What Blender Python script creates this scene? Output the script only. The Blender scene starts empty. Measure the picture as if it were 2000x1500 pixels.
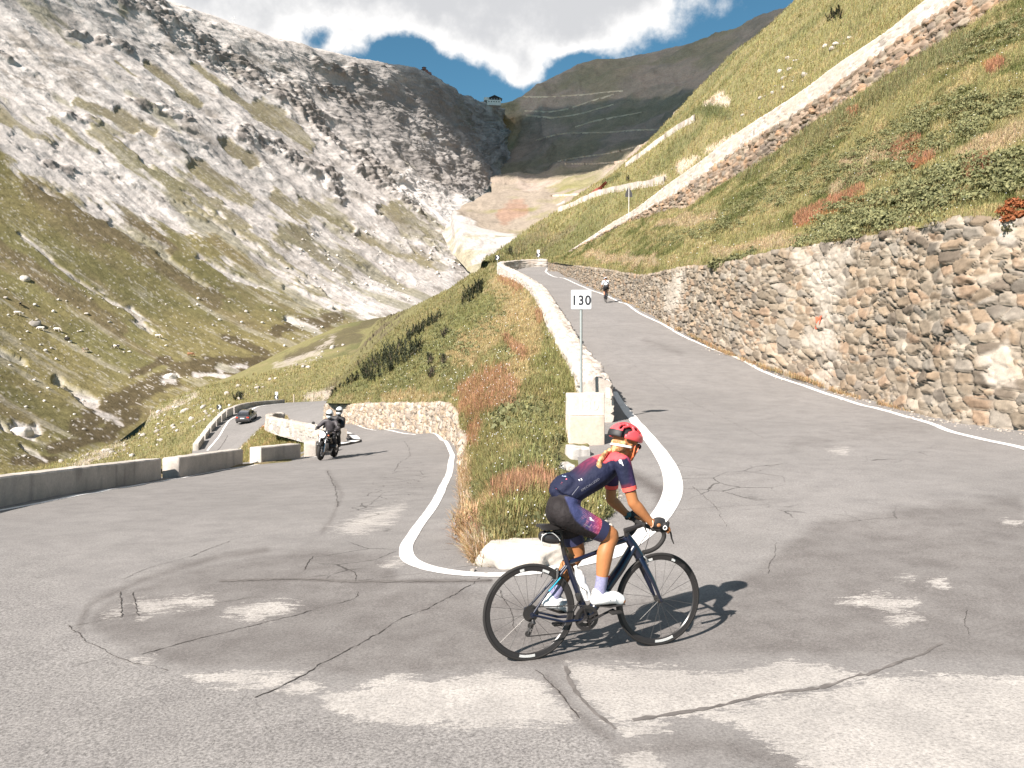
import bpy, bmesh, math, random
import numpy as np
from mathutils import Vector, Matrix, Euler
from mathutils.bvhtree import BVHTree

SC = bpy.context.scene
COL = SC.collection
rnd = random.Random(7)
RNG = np.random.default_rng(11)
rad = math.radians

# ---------------------------------------------------------------- projection
FPX, CAMH, HOR = 1570.0, 2.03, 700.0          # focal length (px of the 2000 px wide photo), eye height, horizon row


def P(u, v, Y):
    return np.array([(u - 1000.0) / FPX * Y, Y, CAMH - (v - HOR) / FPX * Y])


def Pz(u, v, z):
    return P(u, v, FPX * (CAMH - z) / (v - HOR))


def pix(p):
    p = np.asarray(p, float)
    Y = np.maximum(p[..., 1], 0.05)
    return p[..., 0] / Y * FPX + 1000.0, HOR - (p[..., 2] - CAMH) / Y * FPX


# ---------------------------------------------------------------- noise
def _h(ix, iy, iz, seed):
    n = (ix.astype(np.int64) * 374761393 + iy.astype(np.int64) * 668265263 + iz.astype(np.int64) * 2147483647 + seed * 974634777) & 0xFFFFFFFF
    n = ((n ^ (n >> 13)) * 1274126177) & 0xFFFFFFFF
    n = ((n ^ (n >> 16)) * 2246822519) & 0xFFFFFFFF
    n = n ^ (n >> 15)
    return (n & 0xFFFFFF).astype(float) / 0xFFFFFF


def vnoise(p, seed=0):
    p = np.asarray(p, float)
    i = np.floor(p).astype(np.int64)
    f = p - i
    w = f * f * f * (f * (f * 6 - 15) + 10)
    r = 0
    for dx in (0, 1):
        wx = w[..., 0] if dx else 1 - w[..., 0]
        for dy in (0, 1):
            wy = w[..., 1] if dy else 1 - w[..., 1]
            for dz in (0, 1):
                wz = w[..., 2] if dz else 1 - w[..., 2]
                r = r + wx * wy * wz * _h(i[..., 0] + dx, i[..., 1] + dy, i[..., 2] + dz, seed)
    return r * 2 - 1


def fbm(p, octv=5, gain=0.5, seed=0):
    p = np.asarray(p, float)
    a, s, t = 1.0, 0, 0
    for k in range(octv):
        s = s + a * vnoise(p * (2.03 ** k) + 17.3 * k, seed + k)
        t += a
        a *= gain
    return s / t


def ridged(p, octv=5, gain=0.55, seed=0):
    p = np.asarray(p, float)
    a, s, t = 1.0, 0, 0
    for k in range(octv):
        n = 1 - np.abs(vnoise(p * (2.07 ** k) + 9.1 * k, seed + k))
        s = s + a * n * n
        t += a
        a *= gain
    return s / t


def sstep(a, b, x):
    t = np.clip((x - a) / (b - a), 0, 1)
    return t * t * (3 - 2 * t)


def mixc(a, b, m):
    m = np.asarray(m)[..., None]
    return a * (1 - m) + b * m


def xyz(a, b, c=None):
    a = np.asarray(a, float)
    b = np.asarray(b, float) + 0 * a
    c = np.zeros_like(a) if c is None else np.asarray(c, float) + 0 * a
    return np.stack([a, b, c], -1)


def stroke_d(u, v, pts):
    """pixel distance from (u,v) to a polyline"""
    d = np.full(u.shape, 1e9)
    for (x0, y0), (x1, y1) in zip(pts[:-1], pts[1:]):
        dx, dy = x1 - x0, y1 - y0
        L = dx * dx + dy * dy + 1e-9
        t = np.clip(((u - x0) * dx + (v - y0) * dy) / L, 0, 1)
        d = np.minimum(d, np.hypot(u - x0 - t * dx, v - y0 - t * dy))
    return d


def poly_sd(u, v, poly):
    """signed distance, positive inside"""
    pts = list(poly) + [poly[0]]
    d = stroke_d(u, v, pts)
    inside = np.zeros(u.shape, bool)
    for (x0, y0), (x1, y1) in zip(pts[:-1], pts[1:]):
        if y0 == y1:
            continue
        c = ((y0 > v) != (y1 > v)) & (u < (x1 - x0) * (v - y0) / (y1 - y0) + x0)
        inside ^= c
    return np.where(inside, d, -d)


# ---------------------------------------------------------------- objects
def put(o, parent=None):
    COL.objects.link(o)
    if parent is not None:
        o.parent = parent
    return o


def tag(o, label=None, cat=None, group=None, kind=None):
    if label:
        o['label'] = label
    if cat:
        o['category'] = cat
    if group:
        o['group'] = group
    if kind:
        o['kind'] = kind
    return o


def empty(name, loc=(0, 0, 0), rz=0.0, rot=None):
    o = bpy.data.objects.new(name, None)
    o.empty_display_size = 0.2
    o.location = loc
    o.rotation_euler = rot if rot is not None else (0, 0, rz)
    return put(o)


def mk(name, verts, faces, mats=None, parent=None, col=None, smooth=True, midx=None, attrs=None):
    verts = np.asarray(verts, np.float32).reshape(-1, 3)
    me = bpy.data.meshes.new(name)
    if isinstance(faces, np.ndarray):
        n, k = faces.shape
        me.vertices.add(len(verts))
        me.vertices.foreach_set('co', verts.ravel())
        me.loops.add(n * k)
        me.loops.foreach_set('vertex_index', faces.astype(np.int32).ravel())
        me.polygons.add(n)
        me.polygons.foreach_set('loop_start', np.arange(0, n * k, k, dtype=np.int32))
        me.polygons.foreach_set('loop_total', np.full(n, k, np.int32))
        me.update(calc_edges=True)
    else:
        me.from_pydata([tuple(map(float, v)) for v in verts], [], [tuple(map(int, f)) for f in faces])
        me.update()
    if mats is not None:
        for m in (mats if isinstance(mats, (list, tuple)) else [mats]):
            me.materials.append(m)
    if midx is not None:
        me.polygons.foreach_set('material_index', np.asarray(midx, np.int32))
    me.polygons.foreach_set('use_smooth', np.full(len(me.polygons), bool(smooth)))
    if col is not None:
        setcol(me, col)
    for k, a in (attrs or {}).items():
        at = me.attributes.new(k, 'FLOAT', 'POINT')
        at.data.foreach_set('value', np.asarray(a, np.float32).ravel())
    me.validate()
    o = bpy.data.objects.new(name, me)
    return put(o, parent)


def setcol(me, col):
    col = np.asarray(col, np.float32).reshape(-1, 3)
    c4 = np.concatenate([col, np.ones((len(col), 1), np.float32)], 1)
    at = me.attributes.new('Col', 'FLOAT_COLOR', 'POINT')
    at.data.foreach_set('color', c4.ravel())


def gridfaces(nv, nu, keep=None):
    idx = np.arange(nv * nu).reshape(nv, nu)
    q = np.stack([idx[:-1, :-1], idx[:-1, 1:], idx[1:, 1:], idx[1:, :-1]], -1).reshape(-1, 4)
    if keep is not None:
        q = q[keep.ravel()]
    return q


class MB:
    """collects primitive shapes into one mesh"""

    def __init__(s):
        s.v, s.f, s.c = [], [], []

    def add(s, v, f, c=None):
        b = len(s.v)
        s.v += [tuple(map(float, p)) for p in v]
        s.f += [tuple(int(i) + b for i in q) for q in f]
        s.c += [c if c is not None else (1, 1, 1)] * len(v)

    def box(s, c, size, rot=None, bev=0.0, col=None, taper=1.0):
        x, y, z = (d / 2.0 for d in size)
        bm = bmesh.new()
        vs = [bm.verts.new((sx * x * (taper if sz > 0 else 1), sy * y * (taper if sz > 0 else 1), sz * z)) for sx in (-1, 1) for sy in (-1, 1) for sz in (-1, 1)]
        for q in ((0, 1, 3, 2), (4, 6, 7, 5), (0, 4, 5, 1), (2, 3, 7, 6), (0, 2, 6, 4), (1, 5, 7, 3)):
            bm.faces.new([vs[i] for i in q])
        if bev > 0:
            bmesh.ops.bevel(bm, geom=bm.edges[:], offset=bev, segments=2, affect='EDGES', profile=0.5)
        M = Matrix.Translation(Vector(c)) @ (rot.to_matrix().to_4x4() if isinstance(rot, Euler) else (rot.to_4x4() if rot is not None else Matrix()))
        bm.verts.ensure_lookup_table()
        for i, q in enumerate(bm.verts):
            q.index = i
        s.add([M @ q.co for q in bm.verts], [[q.index for q in f.verts] for f in bm.faces], col)
        bm.free()

    def tube(s, pts, r, n=10, cap=True, col=None, flat=1.0, up=(0, 0, 1)):
        """tube through pts; r scalar or list; flat = ratio of the second radius"""
        pts = [Vector(p) for p in pts]
        m = len(pts)
        rr = r if isinstance(r, (list, tuple)) else [r] * m
        V, Fc = [], []
        ref = Vector(up)
        prevx = None
        for i, p in enumerate(pts):
            t = (pts[min(i + 1, m - 1)] - pts[max(i - 1, 0)])
            if t.length < 1e-9:
                t = Vector((0, 0, 1))
            t.normalize()
            if prevx is None:
                a = ref.cross(t)
                if a.length < 1e-4:
                    a = Vector((1, 0, 0)).cross(t)
                    if a.length < 1e-4:
                        a = Vector((0, 1, 0)).cross(t)
            else:
                a = prevx - t * prevx.dot(t)
            a.normalize()
            prevx = a
            b = t.cross(a)
            ri = rr[i]
            ra, rb = (ri if isinstance(ri, (tuple, list)) else (ri, ri * flat))
            for k in range(n):
                an = 2 * math.pi * k / n
                V.append(p + a * (ra * math.cos(an)) + b * (rb * math.sin(an)))
        for i in range(m - 1):
            for k in range(n):
                k2 = (k + 1) % n
                Fc.append((i * n + k, i * n + k2, (i + 1) * n + k2, (i + 1) * n + k))
        if cap:
            Fc.append(tuple(range(n - 1, -1, -1)))
            Fc.append(tuple((m - 1) * n + k for k in range(n)))
        s.add(V, Fc, col)

    def torus(s, c, R, r, n=48, m=10, axis='y', flat=1.0, col=None, a0=0.0, a1=2 * math.pi, M=None):
        full = abs(a1 - a0 - 2 * math.pi) < 1e-6
        V, Fc = [], []
        cnt = n if full else n + 1
        for i in range(cnt):
            A = a0 + (a1 - a0) * i / n
            for k in range(m):
                B = 2 * math.pi * k / m
                q = R + r * math.cos(B)
                w = r * flat * math.sin(B)
                x, z = q * math.cos(A), q * math.sin(A)
                p = {'y': (x, w, z), 'x': (w, x, z), 'z': (x, z, w)}[axis]
                V.append((c[0] + p[0], c[1] + p[1], c[2] + p[2]))
        for i in range(n):
            i2 = (i + 1) % cnt
            for k in range(m):
                k2 = (k + 1) % m
                Fc.append((i * m + k, i * m + k2, i2 * m + k2, i2 * m + k))
        if not full:
            Fc.append(tuple(range(m)))
            Fc.append(tuple(n * m + k for k in reversed(range(m))))
        s.add(V, Fc, col)

    def disc(s, c, r, th, axis='y', n=32, col=None, r2=None):
        ax = {'x': Vector((1, 0, 0)), 'y': Vector((0, 1, 0)), 'z': Vector((0, 0, 1))}[axis]
        c = Vector(c)
        s.tube([c - ax * th / 2, c + ax * th / 2], [r, r if r2 is None else r2], n, col=col)

    def lathe(s, c, prof, n=24, col=None):
        V, Fc = [], []
        for (r, z) in prof:
            for k in range(n):
                a = 2 * math.pi * k / n
                V.append((c[0] + r * math.cos(a), c[1] + r * math.sin(a), c[2] + z))
        for i in range(len(prof) - 1):
            for k in range(n):
                k2 = (k + 1) % n
                Fc.append((i * n + k, i * n + k2, (i + 1) * n + k2, (i + 1) * n + k))
        Fc.append(tuple(range(n - 1, -1, -1)))
        Fc.append(tuple((len(prof) - 1) * n + k for k in range(n)))
        s.add(V, Fc, col)

    def ell(s, c, r, nu=16, nv=10, rot=None, col=None):
        V, Fc = [], []
        R = rot.to_matrix() if isinstance(rot, Euler) else rot
        for i in range(nv + 1):
            th = math.pi * i / nv
            for k in range(nu):
                ph = 2 * math.pi * k / nu
                p = Vector((r[0] * math.sin(th) * math.cos(ph), r[1] * math.sin(th) * math.sin(ph), r[2] * math.cos(th)))
                if R is not None:
                    p = R @ p
                V.append((c[0] + p.x, c[1] + p.y, c[2] + p.z))
        for i in range(nv):
            for k in range(nu):
                k2 = (k + 1) % nu
                Fc.append((i * nu + k, (i + 1) * nu + k, (i + 1) * nu + k2, i * nu + k2))
        s.add(V, Fc, col)

    def prism(s, pts, off, col=None):
        """extrude a polygon (3-D points) by vector off"""
        n = len(pts)
        off = Vector(off)
        V = [Vector(p) for p in pts] + [Vector(p) + off for p in pts]
        Fc = [tuple(range(n - 1, -1, -1)), tuple(range(n, 2 * n))]
        for k in range(n):
            k2 = (k + 1) % n
            Fc.append((k, k2, n + k2, n + k))
        s.add(V, Fc, col)

    def build(s, name, mat, parent=None, smooth=True, usecol=False, xf=None):
        v = np.array(s.v, float)
        if xf is not None:
            v = np.array([tuple(xf @ Vector(p)) for p in v])
        o = mk(name, v, s.f, mat, parent, col=(np.array(s.c) if usecol else None), smooth=False)
        me = o.data
        bm = bmesh.new()
        bm.from_mesh(me)
        bmesh.ops.remove_doubles(bm, verts=bm.verts, dist=1e-6)
        bmesh.ops.recalc_face_normals(bm, faces=bm.faces)
        for f in bm.faces:
            f.smooth = smooth
        for e in bm.edges:
            if len(e.link_faces) == 2 and e.calc_face_angle(0) > rad(38):
                e.smooth = False
        bm.to_mesh(me)
        bm.free()
        return o


def copy_tree(o, parent=None):
    c = o.copy()
    COL.objects.link(c)
    if parent is not None:
        c.parent = parent
    for ch in list(o.children):
        copy_tree(ch, c)
    return c


# ---------------------------------------------------------------- materials
def new_mat(name):
    m = bpy.data.materials.new(name)
    m.use_nodes = True
    nt = m.node_tree
    return m, nt, nt.nodes['Principled BSDF']


def N(nt, t, **kw):
    n = nt.nodes.new(t)
    for k, v in kw.items():
        if k in n.inputs:
            n.inputs[k].default_value = v
        else:
            setattr(n, k, v)
    return n


def L(nt, a, b):
    nt.links.new(a, b)


def math_n(nt, op, a, b=None, clamp=False):
    n = nt.nodes.new('ShaderNodeMath')
    n.operation = op
    n.use_clamp = clamp
    for i, x in enumerate((a, b)):
        if x is None:
            continue
        if isinstance(x, (int, float)):
            n.inputs[i].default_value = x
        else:
            nt.links.new(x, n.inputs[i])
    return n.outputs[0]


def maprange(nt, x, a, b, c=0.0, d=1.0, smooth=True):
    n = nt.nodes.new('ShaderNodeMapRange')
    n.interpolation_type = 'SMOOTHSTEP' if smooth else 'LINEAR'
    nt.links.new(x, n.inputs[0])
    for i, q in enumerate((a, b, c, d)):
        n.inputs[i + 1].default_value = q
    return n.outputs[0]


def mixrgb(nt, fac, a, b, mode='MIX'):
    n = nt.nodes.new('ShaderNodeMix')
    n.data_type = 'RGBA'
    n.blend_type = mode
    for i, x in ((0, fac), (6, a), (7, b)):
        if isinstance(x, (int, float)):
            n.inputs[i].default_value = x
        elif isinstance(x, (tuple, list)):
            n.inputs[i].default_value = (*x[:3], 1)
        else:
            nt.links.new(x, n.inputs[i])
    return n.outputs[2]


def coords(nt, kind='Object', scale=None):
    t = nt.nodes.new('ShaderNodeTexCoord')
    if scale is None:
        return t.outputs[kind]
    mp = nt.nodes.new('ShaderNodeMapping')
    mp.inputs['Scale'].default_value = scale
    nt.links.new(t.outputs[kind], mp.inputs[0])
    return mp.outputs[0]


def noise_n(nt, vec, scale, detail=4, rough=0.55, out='Fac'):
    n = nt.nodes.new('ShaderNodeTexNoise')
    n.inputs['Scale'].default_value = scale
    n.inputs['Detail'].default_value = detail
    n.inputs['Roughness'].default_value = rough
    nt.links.new(vec, n.inputs['Vector'])
    return n.outputs[out]


def bump_n(nt, h, strength, dist, bsdf):
    b = nt.nodes.new('ShaderNodeBump')
    b.inputs['Strength'].default_value = strength
    b.inputs['Distance'].default_value = dist
    nt.links.new(h, b.inputs['Height'])
    nt.links.new(b.outputs[0], bsdf.inputs['Normal'])
    return b


def attr_mat(name, rough=0.9, scales=((20, 0.3),), bump=None, spec=0.2, transl=0.0, aniso=None):
    """colour from the 'Col' attribute, broken up by procedural noise"""
    m, nt, b = new_mat(name)
    a = nt.nodes.new('ShaderNodeAttribute')
    a.attribute_name = 'Col'
    c = a.outputs['Color']
    vec = coords(nt, 'Object', aniso)
    for sc, amt in scales:
        f = maprange(nt, noise_n(nt, vec, sc, 5, 0.6), 0.25, 0.75, 1 - amt, 1 + amt, False)
        c = mixrgb(nt, 1.0, c, f, 'MULTIPLY')
    L(nt, c, b.inputs['Base Color'])
    b.inputs['Roughness'].default_value = rough
    b.inputs['Specular IOR Level'].default_value = spec
    if bump:
        bump_n(nt, noise_n(nt, vec, bump[0], 6, 0.65), bump[1], bump[2], b)
    if transl > 0:
        b.inputs['Subsurface Weight'].default_value = 0
        out = nt.nodes['Material Output']
        tr = nt.nodes.new('ShaderNodeBsdfTranslucent')
        L(nt, c, tr.inputs['Color'])
        mx = nt.nodes.new('ShaderNodeMixShader')
        mx.inputs[0].default_value = transl
        L(nt, b.outputs[0], mx.inputs[1])
        L(nt, tr.outputs[0], mx.inputs[2])
        L(nt, mx.outputs[0], out.inputs['Surface'])
    return m


def flat_mat(name, col, rough=0.5, metal=0.0, spec=0.5, var=0.0, vscale=20, bump=None, coat=0.0, emis=None):
    m, nt, b = new_mat(name)
    b.inputs['Roughness'].default_value = rough
    b.inputs['Metallic'].default_value = metal
    b.inputs['Specular IOR Level'].default_value = spec
    b.inputs['Coat Weight'].default_value = coat
    if var > 0:
        f = maprange(nt, noise_n(nt, coords(nt), vscale, 5, 0.6), 0.3, 0.7, 1 - var, 1 + var, False)
        L(nt, mixrgb(nt, 1.0, col, f, 'MULTIPLY'), b.inputs['Base Color'])
    else:
        b.inputs['Base Color'].default_value = (*col, 1)
    if bump:
        bump_n(nt, noise_n(nt, coords(nt), bump[0], 5, 0.6), bump[1], bump[2], b)
    return m


# ---------------------------------------------------------------- curves / lofts
def curve_resample(A, t_new, t=None, mono=False):
    """A [K,...] control values at params t -> cubic (non-uniform Catmull-Rom) at t_new"""
    A = np.asarray(A, float)
    K = len(A)
    t = np.arange(K, dtype=float) if t is None else np.asarray(t, float)
    m = np.zeros_like(A)
    for i in range(K):
        if i == 0:
            m[i] = (A[1] - A[0]) / (t[1] - t[0])
        elif i == K - 1:
            m[i] = (A[-1] - A[-2]) / (t[-1] - t[-2])
        else:
            h0, h1 = t[i] - t[i - 1], t[i + 1] - t[i]
            d0, d1 = (A[i] - A[i - 1]) / h0, (A[i + 1] - A[i]) / h1
            m[i] = (d0 * h1 + d1 * h0) / (h0 + h1)
            if mono:                                       # no overshoot between control points
                lim = 2.0 * np.minimum(np.abs(d0), np.abs(d1))
                m[i] = np.where(d0 * d1 > 0, np.sign(m[i]) * np.minimum(np.abs(m[i]), lim), 0)
    k = np.clip(np.searchsorted(t, t_new, side='right') - 1, 0, K - 2)
    h = (t[k + 1] - t[k])
    s = (t_new - t[k]) / h
    sh = (slice(None),) + (None,) * (A.ndim - 1)
    s, h = s[sh], h[sh]
    return ((2 * s ** 3 - 3 * s ** 2 + 1) * A[k] + (s ** 3 - 2 * s ** 2 + s) * h * m[k]
            + (-2 * s ** 3 + 3 * s ** 2) * A[k + 1] + (s ** 3 - s ** 2) * h * m[k + 1])


def loft(rows, nu, nv, tv=None, mono=False):
    A = np.array(rows, float)                         # [R,K,3] (u,v,Y)
    A[..., 2] = np.log(A[..., 2])
    d = np.hypot(np.diff(A[..., 0], axis=1), np.diff(A[..., 1], axis=1)).mean(0) + 3
    t = np.concatenate([[0], np.cumsum(d)])
    B = curve_resample(A.transpose(1, 0, 2), np.linspace(0, t[-1], nu), t, mono)      # [nu,R,3]
    B = B.transpose(1, 0, 2)
    R = len(rows)
    if tv is None:
        d = np.hypot(np.diff(A[..., 0], axis=0), np.diff(A[..., 1], axis=0)).mean(1) + 3
        tv = np.concatenate([[0], np.cumsum(d)])
    C = curve_resample(B, np.linspace(0, tv[-1], nv), tv) if R > 2 else B[0] + (B[1] - B[0]) * np.linspace(0, 1, nv)[:, None, None]
    Y = np.exp(C[..., 2])
    pts = np.stack([(C[..., 0] - 1000) / FPX * Y, Y, CAMH - (C[..., 1] - HOR) / FPX * Y], -1)
    return pts


def normals(g):
    du = np.gradient(g, axis=1)
    dv = np.gradient(g, axis=0)
    n = np.cross(du, dv)
    n /= np.linalg.norm(n, axis=-1, keepdims=True) + 1e-12
    return n


def bvh_of(g, faces=None):
    nv, nu = g.shape[:2]
    return BVHTree.FromPolygons([tuple(p) for p in g.reshape(-1, 3).tolist()], gridfaces(nv, nu).tolist() if faces is None else faces.tolist())


def hit(u, v, bvh):
    d = Vector(((u - 1000) / FPX, 1.0, -(v - HOR) / FPX)).normalized()
    r = bvh.ray_cast(Vector((0, 0, CAMH)), d)
    return r[0], r[1]


def drop(x, y, bvh, z=900):
    r = bvh.ray_cast(Vector((x, y, z)), Vector((0, 0, -1)))
    return r[0], r[1]


def tps_fit(pts):
    pts = np.array(pts, float)
    n = len(pts)
    d = np.hypot(pts[:, None, 0] - pts[None, :, 0], pts[:, None, 1] - pts[None, :, 1])
    K = np.where(d > 0, d * d * np.log(d + 1e-12), 0) + np.eye(n) * 0.5
    Q = np.c_[np.ones(n), pts[:, :2]]
    A = np.block([[K, Q], [Q.T, np.zeros((3, 3))]])
    w = np.linalg.solve(A, np.r_[pts[:, 2], 0, 0, 0])

    def f(x, y):
        x, y = np.asarray(x, float), np.asarray(y, float)
        sh = np.broadcast(x, y).shape
        x, y = np.broadcast_to(x, sh).ravel(), np.broadcast_to(y, sh).ravel()
        out = w[n] + w[n + 1] * x + w[n + 2] * y
        for i in range(n):
            dd = np.hypot(x - pts[i, 0], y - pts[i, 1])
            out = out + w[i] * np.where(dd > 0, dd * dd * np.log(dd + 1e-12), 0)
        return out.reshape(sh)
    return f
# ================================================================ LIGHT, SKY, CAMERA
SUN_DIR = Vector((-0.635, -0.772, 0.0)).normalized()      # towards the sun, on the ground
SUN_EL = rad(38.5)
sd = bpy.data.lights.new('sun', 'SUN')
sd.energy = 4.9
sd.angle = rad(0.55)
sd.color = (1.0, 0.925, 0.85)
so = put(bpy.data.objects.new('sun', sd))
tosun = Vector((SUN_DIR.x * math.cos(SUN_EL), SUN_DIR.y * math.cos(SUN_EL), math.sin(SUN_EL)))
so.rotation_euler = tosun.to_track_quat('Z', 'Y').to_euler()
so.location = (-20, -20, 30)

w = bpy.data.worlds.new('World')
SC.world = w
w.use_nodes = True
nt = w.node_tree
bg = nt.nodes['Background']
sky = N(nt, 'ShaderNodeTexSky', sky_type='NISHITA', sun_disc=False, sun_elevation=SUN_EL,
        sun_rotation=math.atan2(SUN_DIR.x, SUN_DIR.y), altitude=2400.0, air_density=1.0, dust_density=0.2, ozone_density=2.0)
bg.inputs['Strength'].default_value = 0.058
dirv = nt.nodes.new('ShaderNodeTexCoord').outputs['Generated']
sep = nt.nodes.new('ShaderNodeSeparateXYZ')
L(nt, dirv, sep.inputs[0])
# warped heading / height of the view direction -> cloud bodies
wn = nt.nodes.new('ShaderNodeTexNoise')
wn.inputs['Scale'].default_value = 7.0
wn.inputs['Detail'].default_value = 6
wn.inputs['Roughness'].default_value = 0.6
L(nt, dirv, wn.inputs['Vector'])
ws = nt.nodes.new('ShaderNodeSeparateColor')
L(nt, wn.outputs['Color'], ws.inputs[0])
azn = math_n(nt, 'ARCTAN2', sep.outputs[0], sep.outputs[1])
eln = math_n(nt, 'ARCSINE', sep.outputs[2])
azw = math_n(nt, 'ADD', azn, math_n(nt, 'MULTIPLY', math_n(nt, 'SUBTRACT', ws.outputs[0], 0.5), 0.10))
elw = math_n(nt, 'ADD', eln, math_n(nt, 'MULTIPLY', math_n(nt, 'SUBTRACT', ws.outputs[1], 0.5), 0.09))


def sky_blob(u, v, ru, rv, amp):
    x = math.atan((u - 1000) / FPX)
    e = math.atan((HOR - v) / FPX * math.cos(x))
    dx = math_n(nt, 'DIVIDE', math_n(nt, 'SUBTRACT', azw, x), ru / FPX)
    de = math_n(nt, 'DIVIDE', math_n(nt, 'SUBTRACT', elw, e), rv / FPX)
    r2 = math_n(nt, 'ADD', math_n(nt, 'MULTIPLY', dx, dx), math_n(nt, 'MULTIPLY', de, de))
    return math_n(nt, 'MULTIPLY', math_n(nt, 'EXPONENT', math_n(nt, 'MULTIPLY', r2, -1.0)), amp)


dens = None
for q in ((560, -30, 240, 95, 1.0), (830, -38, 250, 94, 1.1), (1060, -26, 195, 90, 1.15), (1215, -10, 120, 80, 1.0), (1012, 120, 36, 46, .85), (985, 150, 25, 22, .5), (940, 62, 70, 34, 0.55), (1120, 70, 60, 36, .5),
          (530, 52, 60, 40, 0.75), (380, 0, 110, 60, 0.7), (660, 78, 60, 26, .5), (868, 150, 30, 10, 0.34), (596, 56, 60, 26, -.95), (1400, 10, 60, 40, 0.2), (800, 115, 70, 30, -.7), (900, 160, 60, 40, -.4), (1130, 140, 60, 34, -.6),
          (300, -330, 700, 120, 0.8), (1700, -420, 600, 120, 0.7)):
    s_ = sky_blob(*q)
    dens = s_ if dens is None else math_n(nt, 'ADD', dens, s_)
dens = math_n(nt, 'ADD', dens, maprange(nt, sep.outputs[2], .60, .9, 0, .5))      # unseen overhead cloud, added to make the blue skylight more neutral
fine = noise_n(nt, dirv, 26.0, 8, 0.62)
fine2 = noise_n(nt, dirv, 9.0, 5, 0.6)
dens = math_n(nt, 'ADD', dens, math_n(nt, 'MULTIPLY', math_n(nt, 'SUBTRACT', fine, 0.5), 1.1))
cm = maprange(nt, dens, 0.18, 0.78)
# thick cloud bellies are greyer than their thin lit rims
belly = maprange(nt, math_n(nt, 'ADD', dens, math_n(nt, 'MULTIPLY', math_n(nt, 'SUBTRACT', fine2, 0.5), 1.6)), 0.75, 1.7)
ccol = mixrgb(nt, belly, (7.9, 7.8, 7.7), (4.9, 4.95, 5.1))
skyc = mixrgb(nt, 1.0, sky.outputs[0], (0.60, 0.96, 0.88), 'MULTIPLY')
mx = mixrgb(nt, cm, skyc, ccol)
L(nt, mx, bg.inputs['Color'])

cd = bpy.data.cameras.new('camera')
cam = put(bpy.data.objects.new('camera', cd))
cam.location = (0, 0, CAMH)
cam.rotation_euler = (rad(90), 0, 0)
cd.sensor_width = 36.0
cd.lens = 36.0 * FPX / 2000.0
cd.shift_y = -(750.0 - HOR) / 2000.0
cd.clip_start = 0.05
cd.clip_end = 12000
SC.camera = cam
vs = SC.view_settings
vs.view_transform = 'Standard'
vs.look = 'None'
vs.exposure = 1.30
vs.gamma = 1
vs.use_curve_mapping = False
SC.cycles.use_denoising = True
SC.cycles.max_bounces = 5
SC.cycles.diffuse_bounces = 2
SC.cycles.glossy_bounces = 2
SC.cycles.transmission_bounces = 2
SC.cycles.transparent_max_bounces = 4
SC.cycles.caustics_reflective = False
SC.cycles.caustics_refractive = False
SC.cycles.sample_clamp_indirect = 4
SC.render.film_transparent = False

# ================================================================ ROAD HEIGHT FIELD
ROADP = [P(1012, 1290, 5.4), P(1285, 1262, 5.72), Pz(0, 1500, -.05), Pz(1000, 1500, 0), Pz(2000, 1500, .06),
         P(0, 998, 12.7), P(317, 935, 21.5), P(475, 908, 27), P(588, 893, 30.5), P(637, 898, 28.5),
         P(960, 1125, 7.57), P(790, 1075, 8.92), P(850, 970, 13.8), P(880, 905, 21.7), P(870, 860, 34.6), P(830, 846, 42.3),
         P(760, 838, 50), P(700, 832, 58), P(650, 828, 65), P(670, 867, 44), P(600, 850, 50), P(533, 831, 58),
         P(640, 800, 95), P(600, 785, 122), P(640, 783, 124), P(555, 787, 127), P(480, 798, 113), P(440, 818, 103), P(473, 832, 95), P(385, 885, 84),
         P(530, 823, 95), P(480, 866, 87), P(420, 925, 78),
         P(1322, 965, 10.84), P(1312, 920, 12.35), P(1275, 870, 14.6), P(1193, 824, 17.8), P(1195, 760, 24),
         P(2000, 878, 13.8), P(1876, 850, 15.5), P(1732, 803, 19.5), P(1588, 760, 24), P(1480, 720, 27.8), P(1400, 687, 31.9), P(1319, 648, 38.7), P(1217, 592, 55.7), P(1158, 568, 68.5),
         P(1099, 543, 88), P(1064, 530, 102), Pz(2000, 1200, .1), Pz(2000, 1000, .27), Pz(1600, 1000, .2),
         (-14, 3, -.2), (12, 4, .12), (16, 3, .2), (14, 12, .7), (-14, 13, -.5), (0, 0, 0), (0, -6, 0), (14, -6, 0.1), (-14, -6, -.1)]
for (y, x) in ((29.4, 2.0), (36.4, 2.0), (46.7, 2.0), (57, 1.9), (69.6, 1.5), (82, .6), (99, -.9), (110, -1)):
    ROADP.append((x, y, 1.11 + .15 * (y - 24)))
ROADP += [P(1040, 519, 113.5), P(1070, 519, 114), (14, 112, 15.3)]
def _is_r(p):
    return (p[1] < 9.6) or p[0] > .3 + 0.0 * p[1] or (p[1] > 75 and p[0] > -3.5)


def _is_l(p):
    return (p[1] < 9.6) or (p[0] <= .3 and not (p[1] > 60 and p[0] > -3.5))


ROADP += [P(1105, 540, 94), P(1143, 555, 78), P(1193, 575, 63.5), P(1231, 591, 55), P(1260, 608, 48.6), P(1313, 637, 40.3), P(1480, 710, 28.3), P(1072, 530, 110), P(758, 840, 51), P(712, 834, 57.2), P(668, 829, 65.2), P(632, 823.5, 73), P(836, 848.5, 43.3), P(873, 859.5, 36.3),
          P(897, 880.5, 29.3), P(880, 908, 21.5), P(907, 917, 21), P(1290, 885, 13.8)]
_TL = tps_fit([p for p in ROADP if _is_l(p)])
_TR = tps_fit([p for p in ROADP if _is_r(p)])


def _RZ0(x, y):
    hw_ = np.clip((11 - y) * .5, .05, 3.0)
    k = sstep(-1, 1, (x - np.where(y > 70, np.clip(.3 - (y - 70) * .12, -3.4, 1), .3)) / hw_)
    return _TL(x, y) * (1 - k) + _TR(x, y) * k


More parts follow.
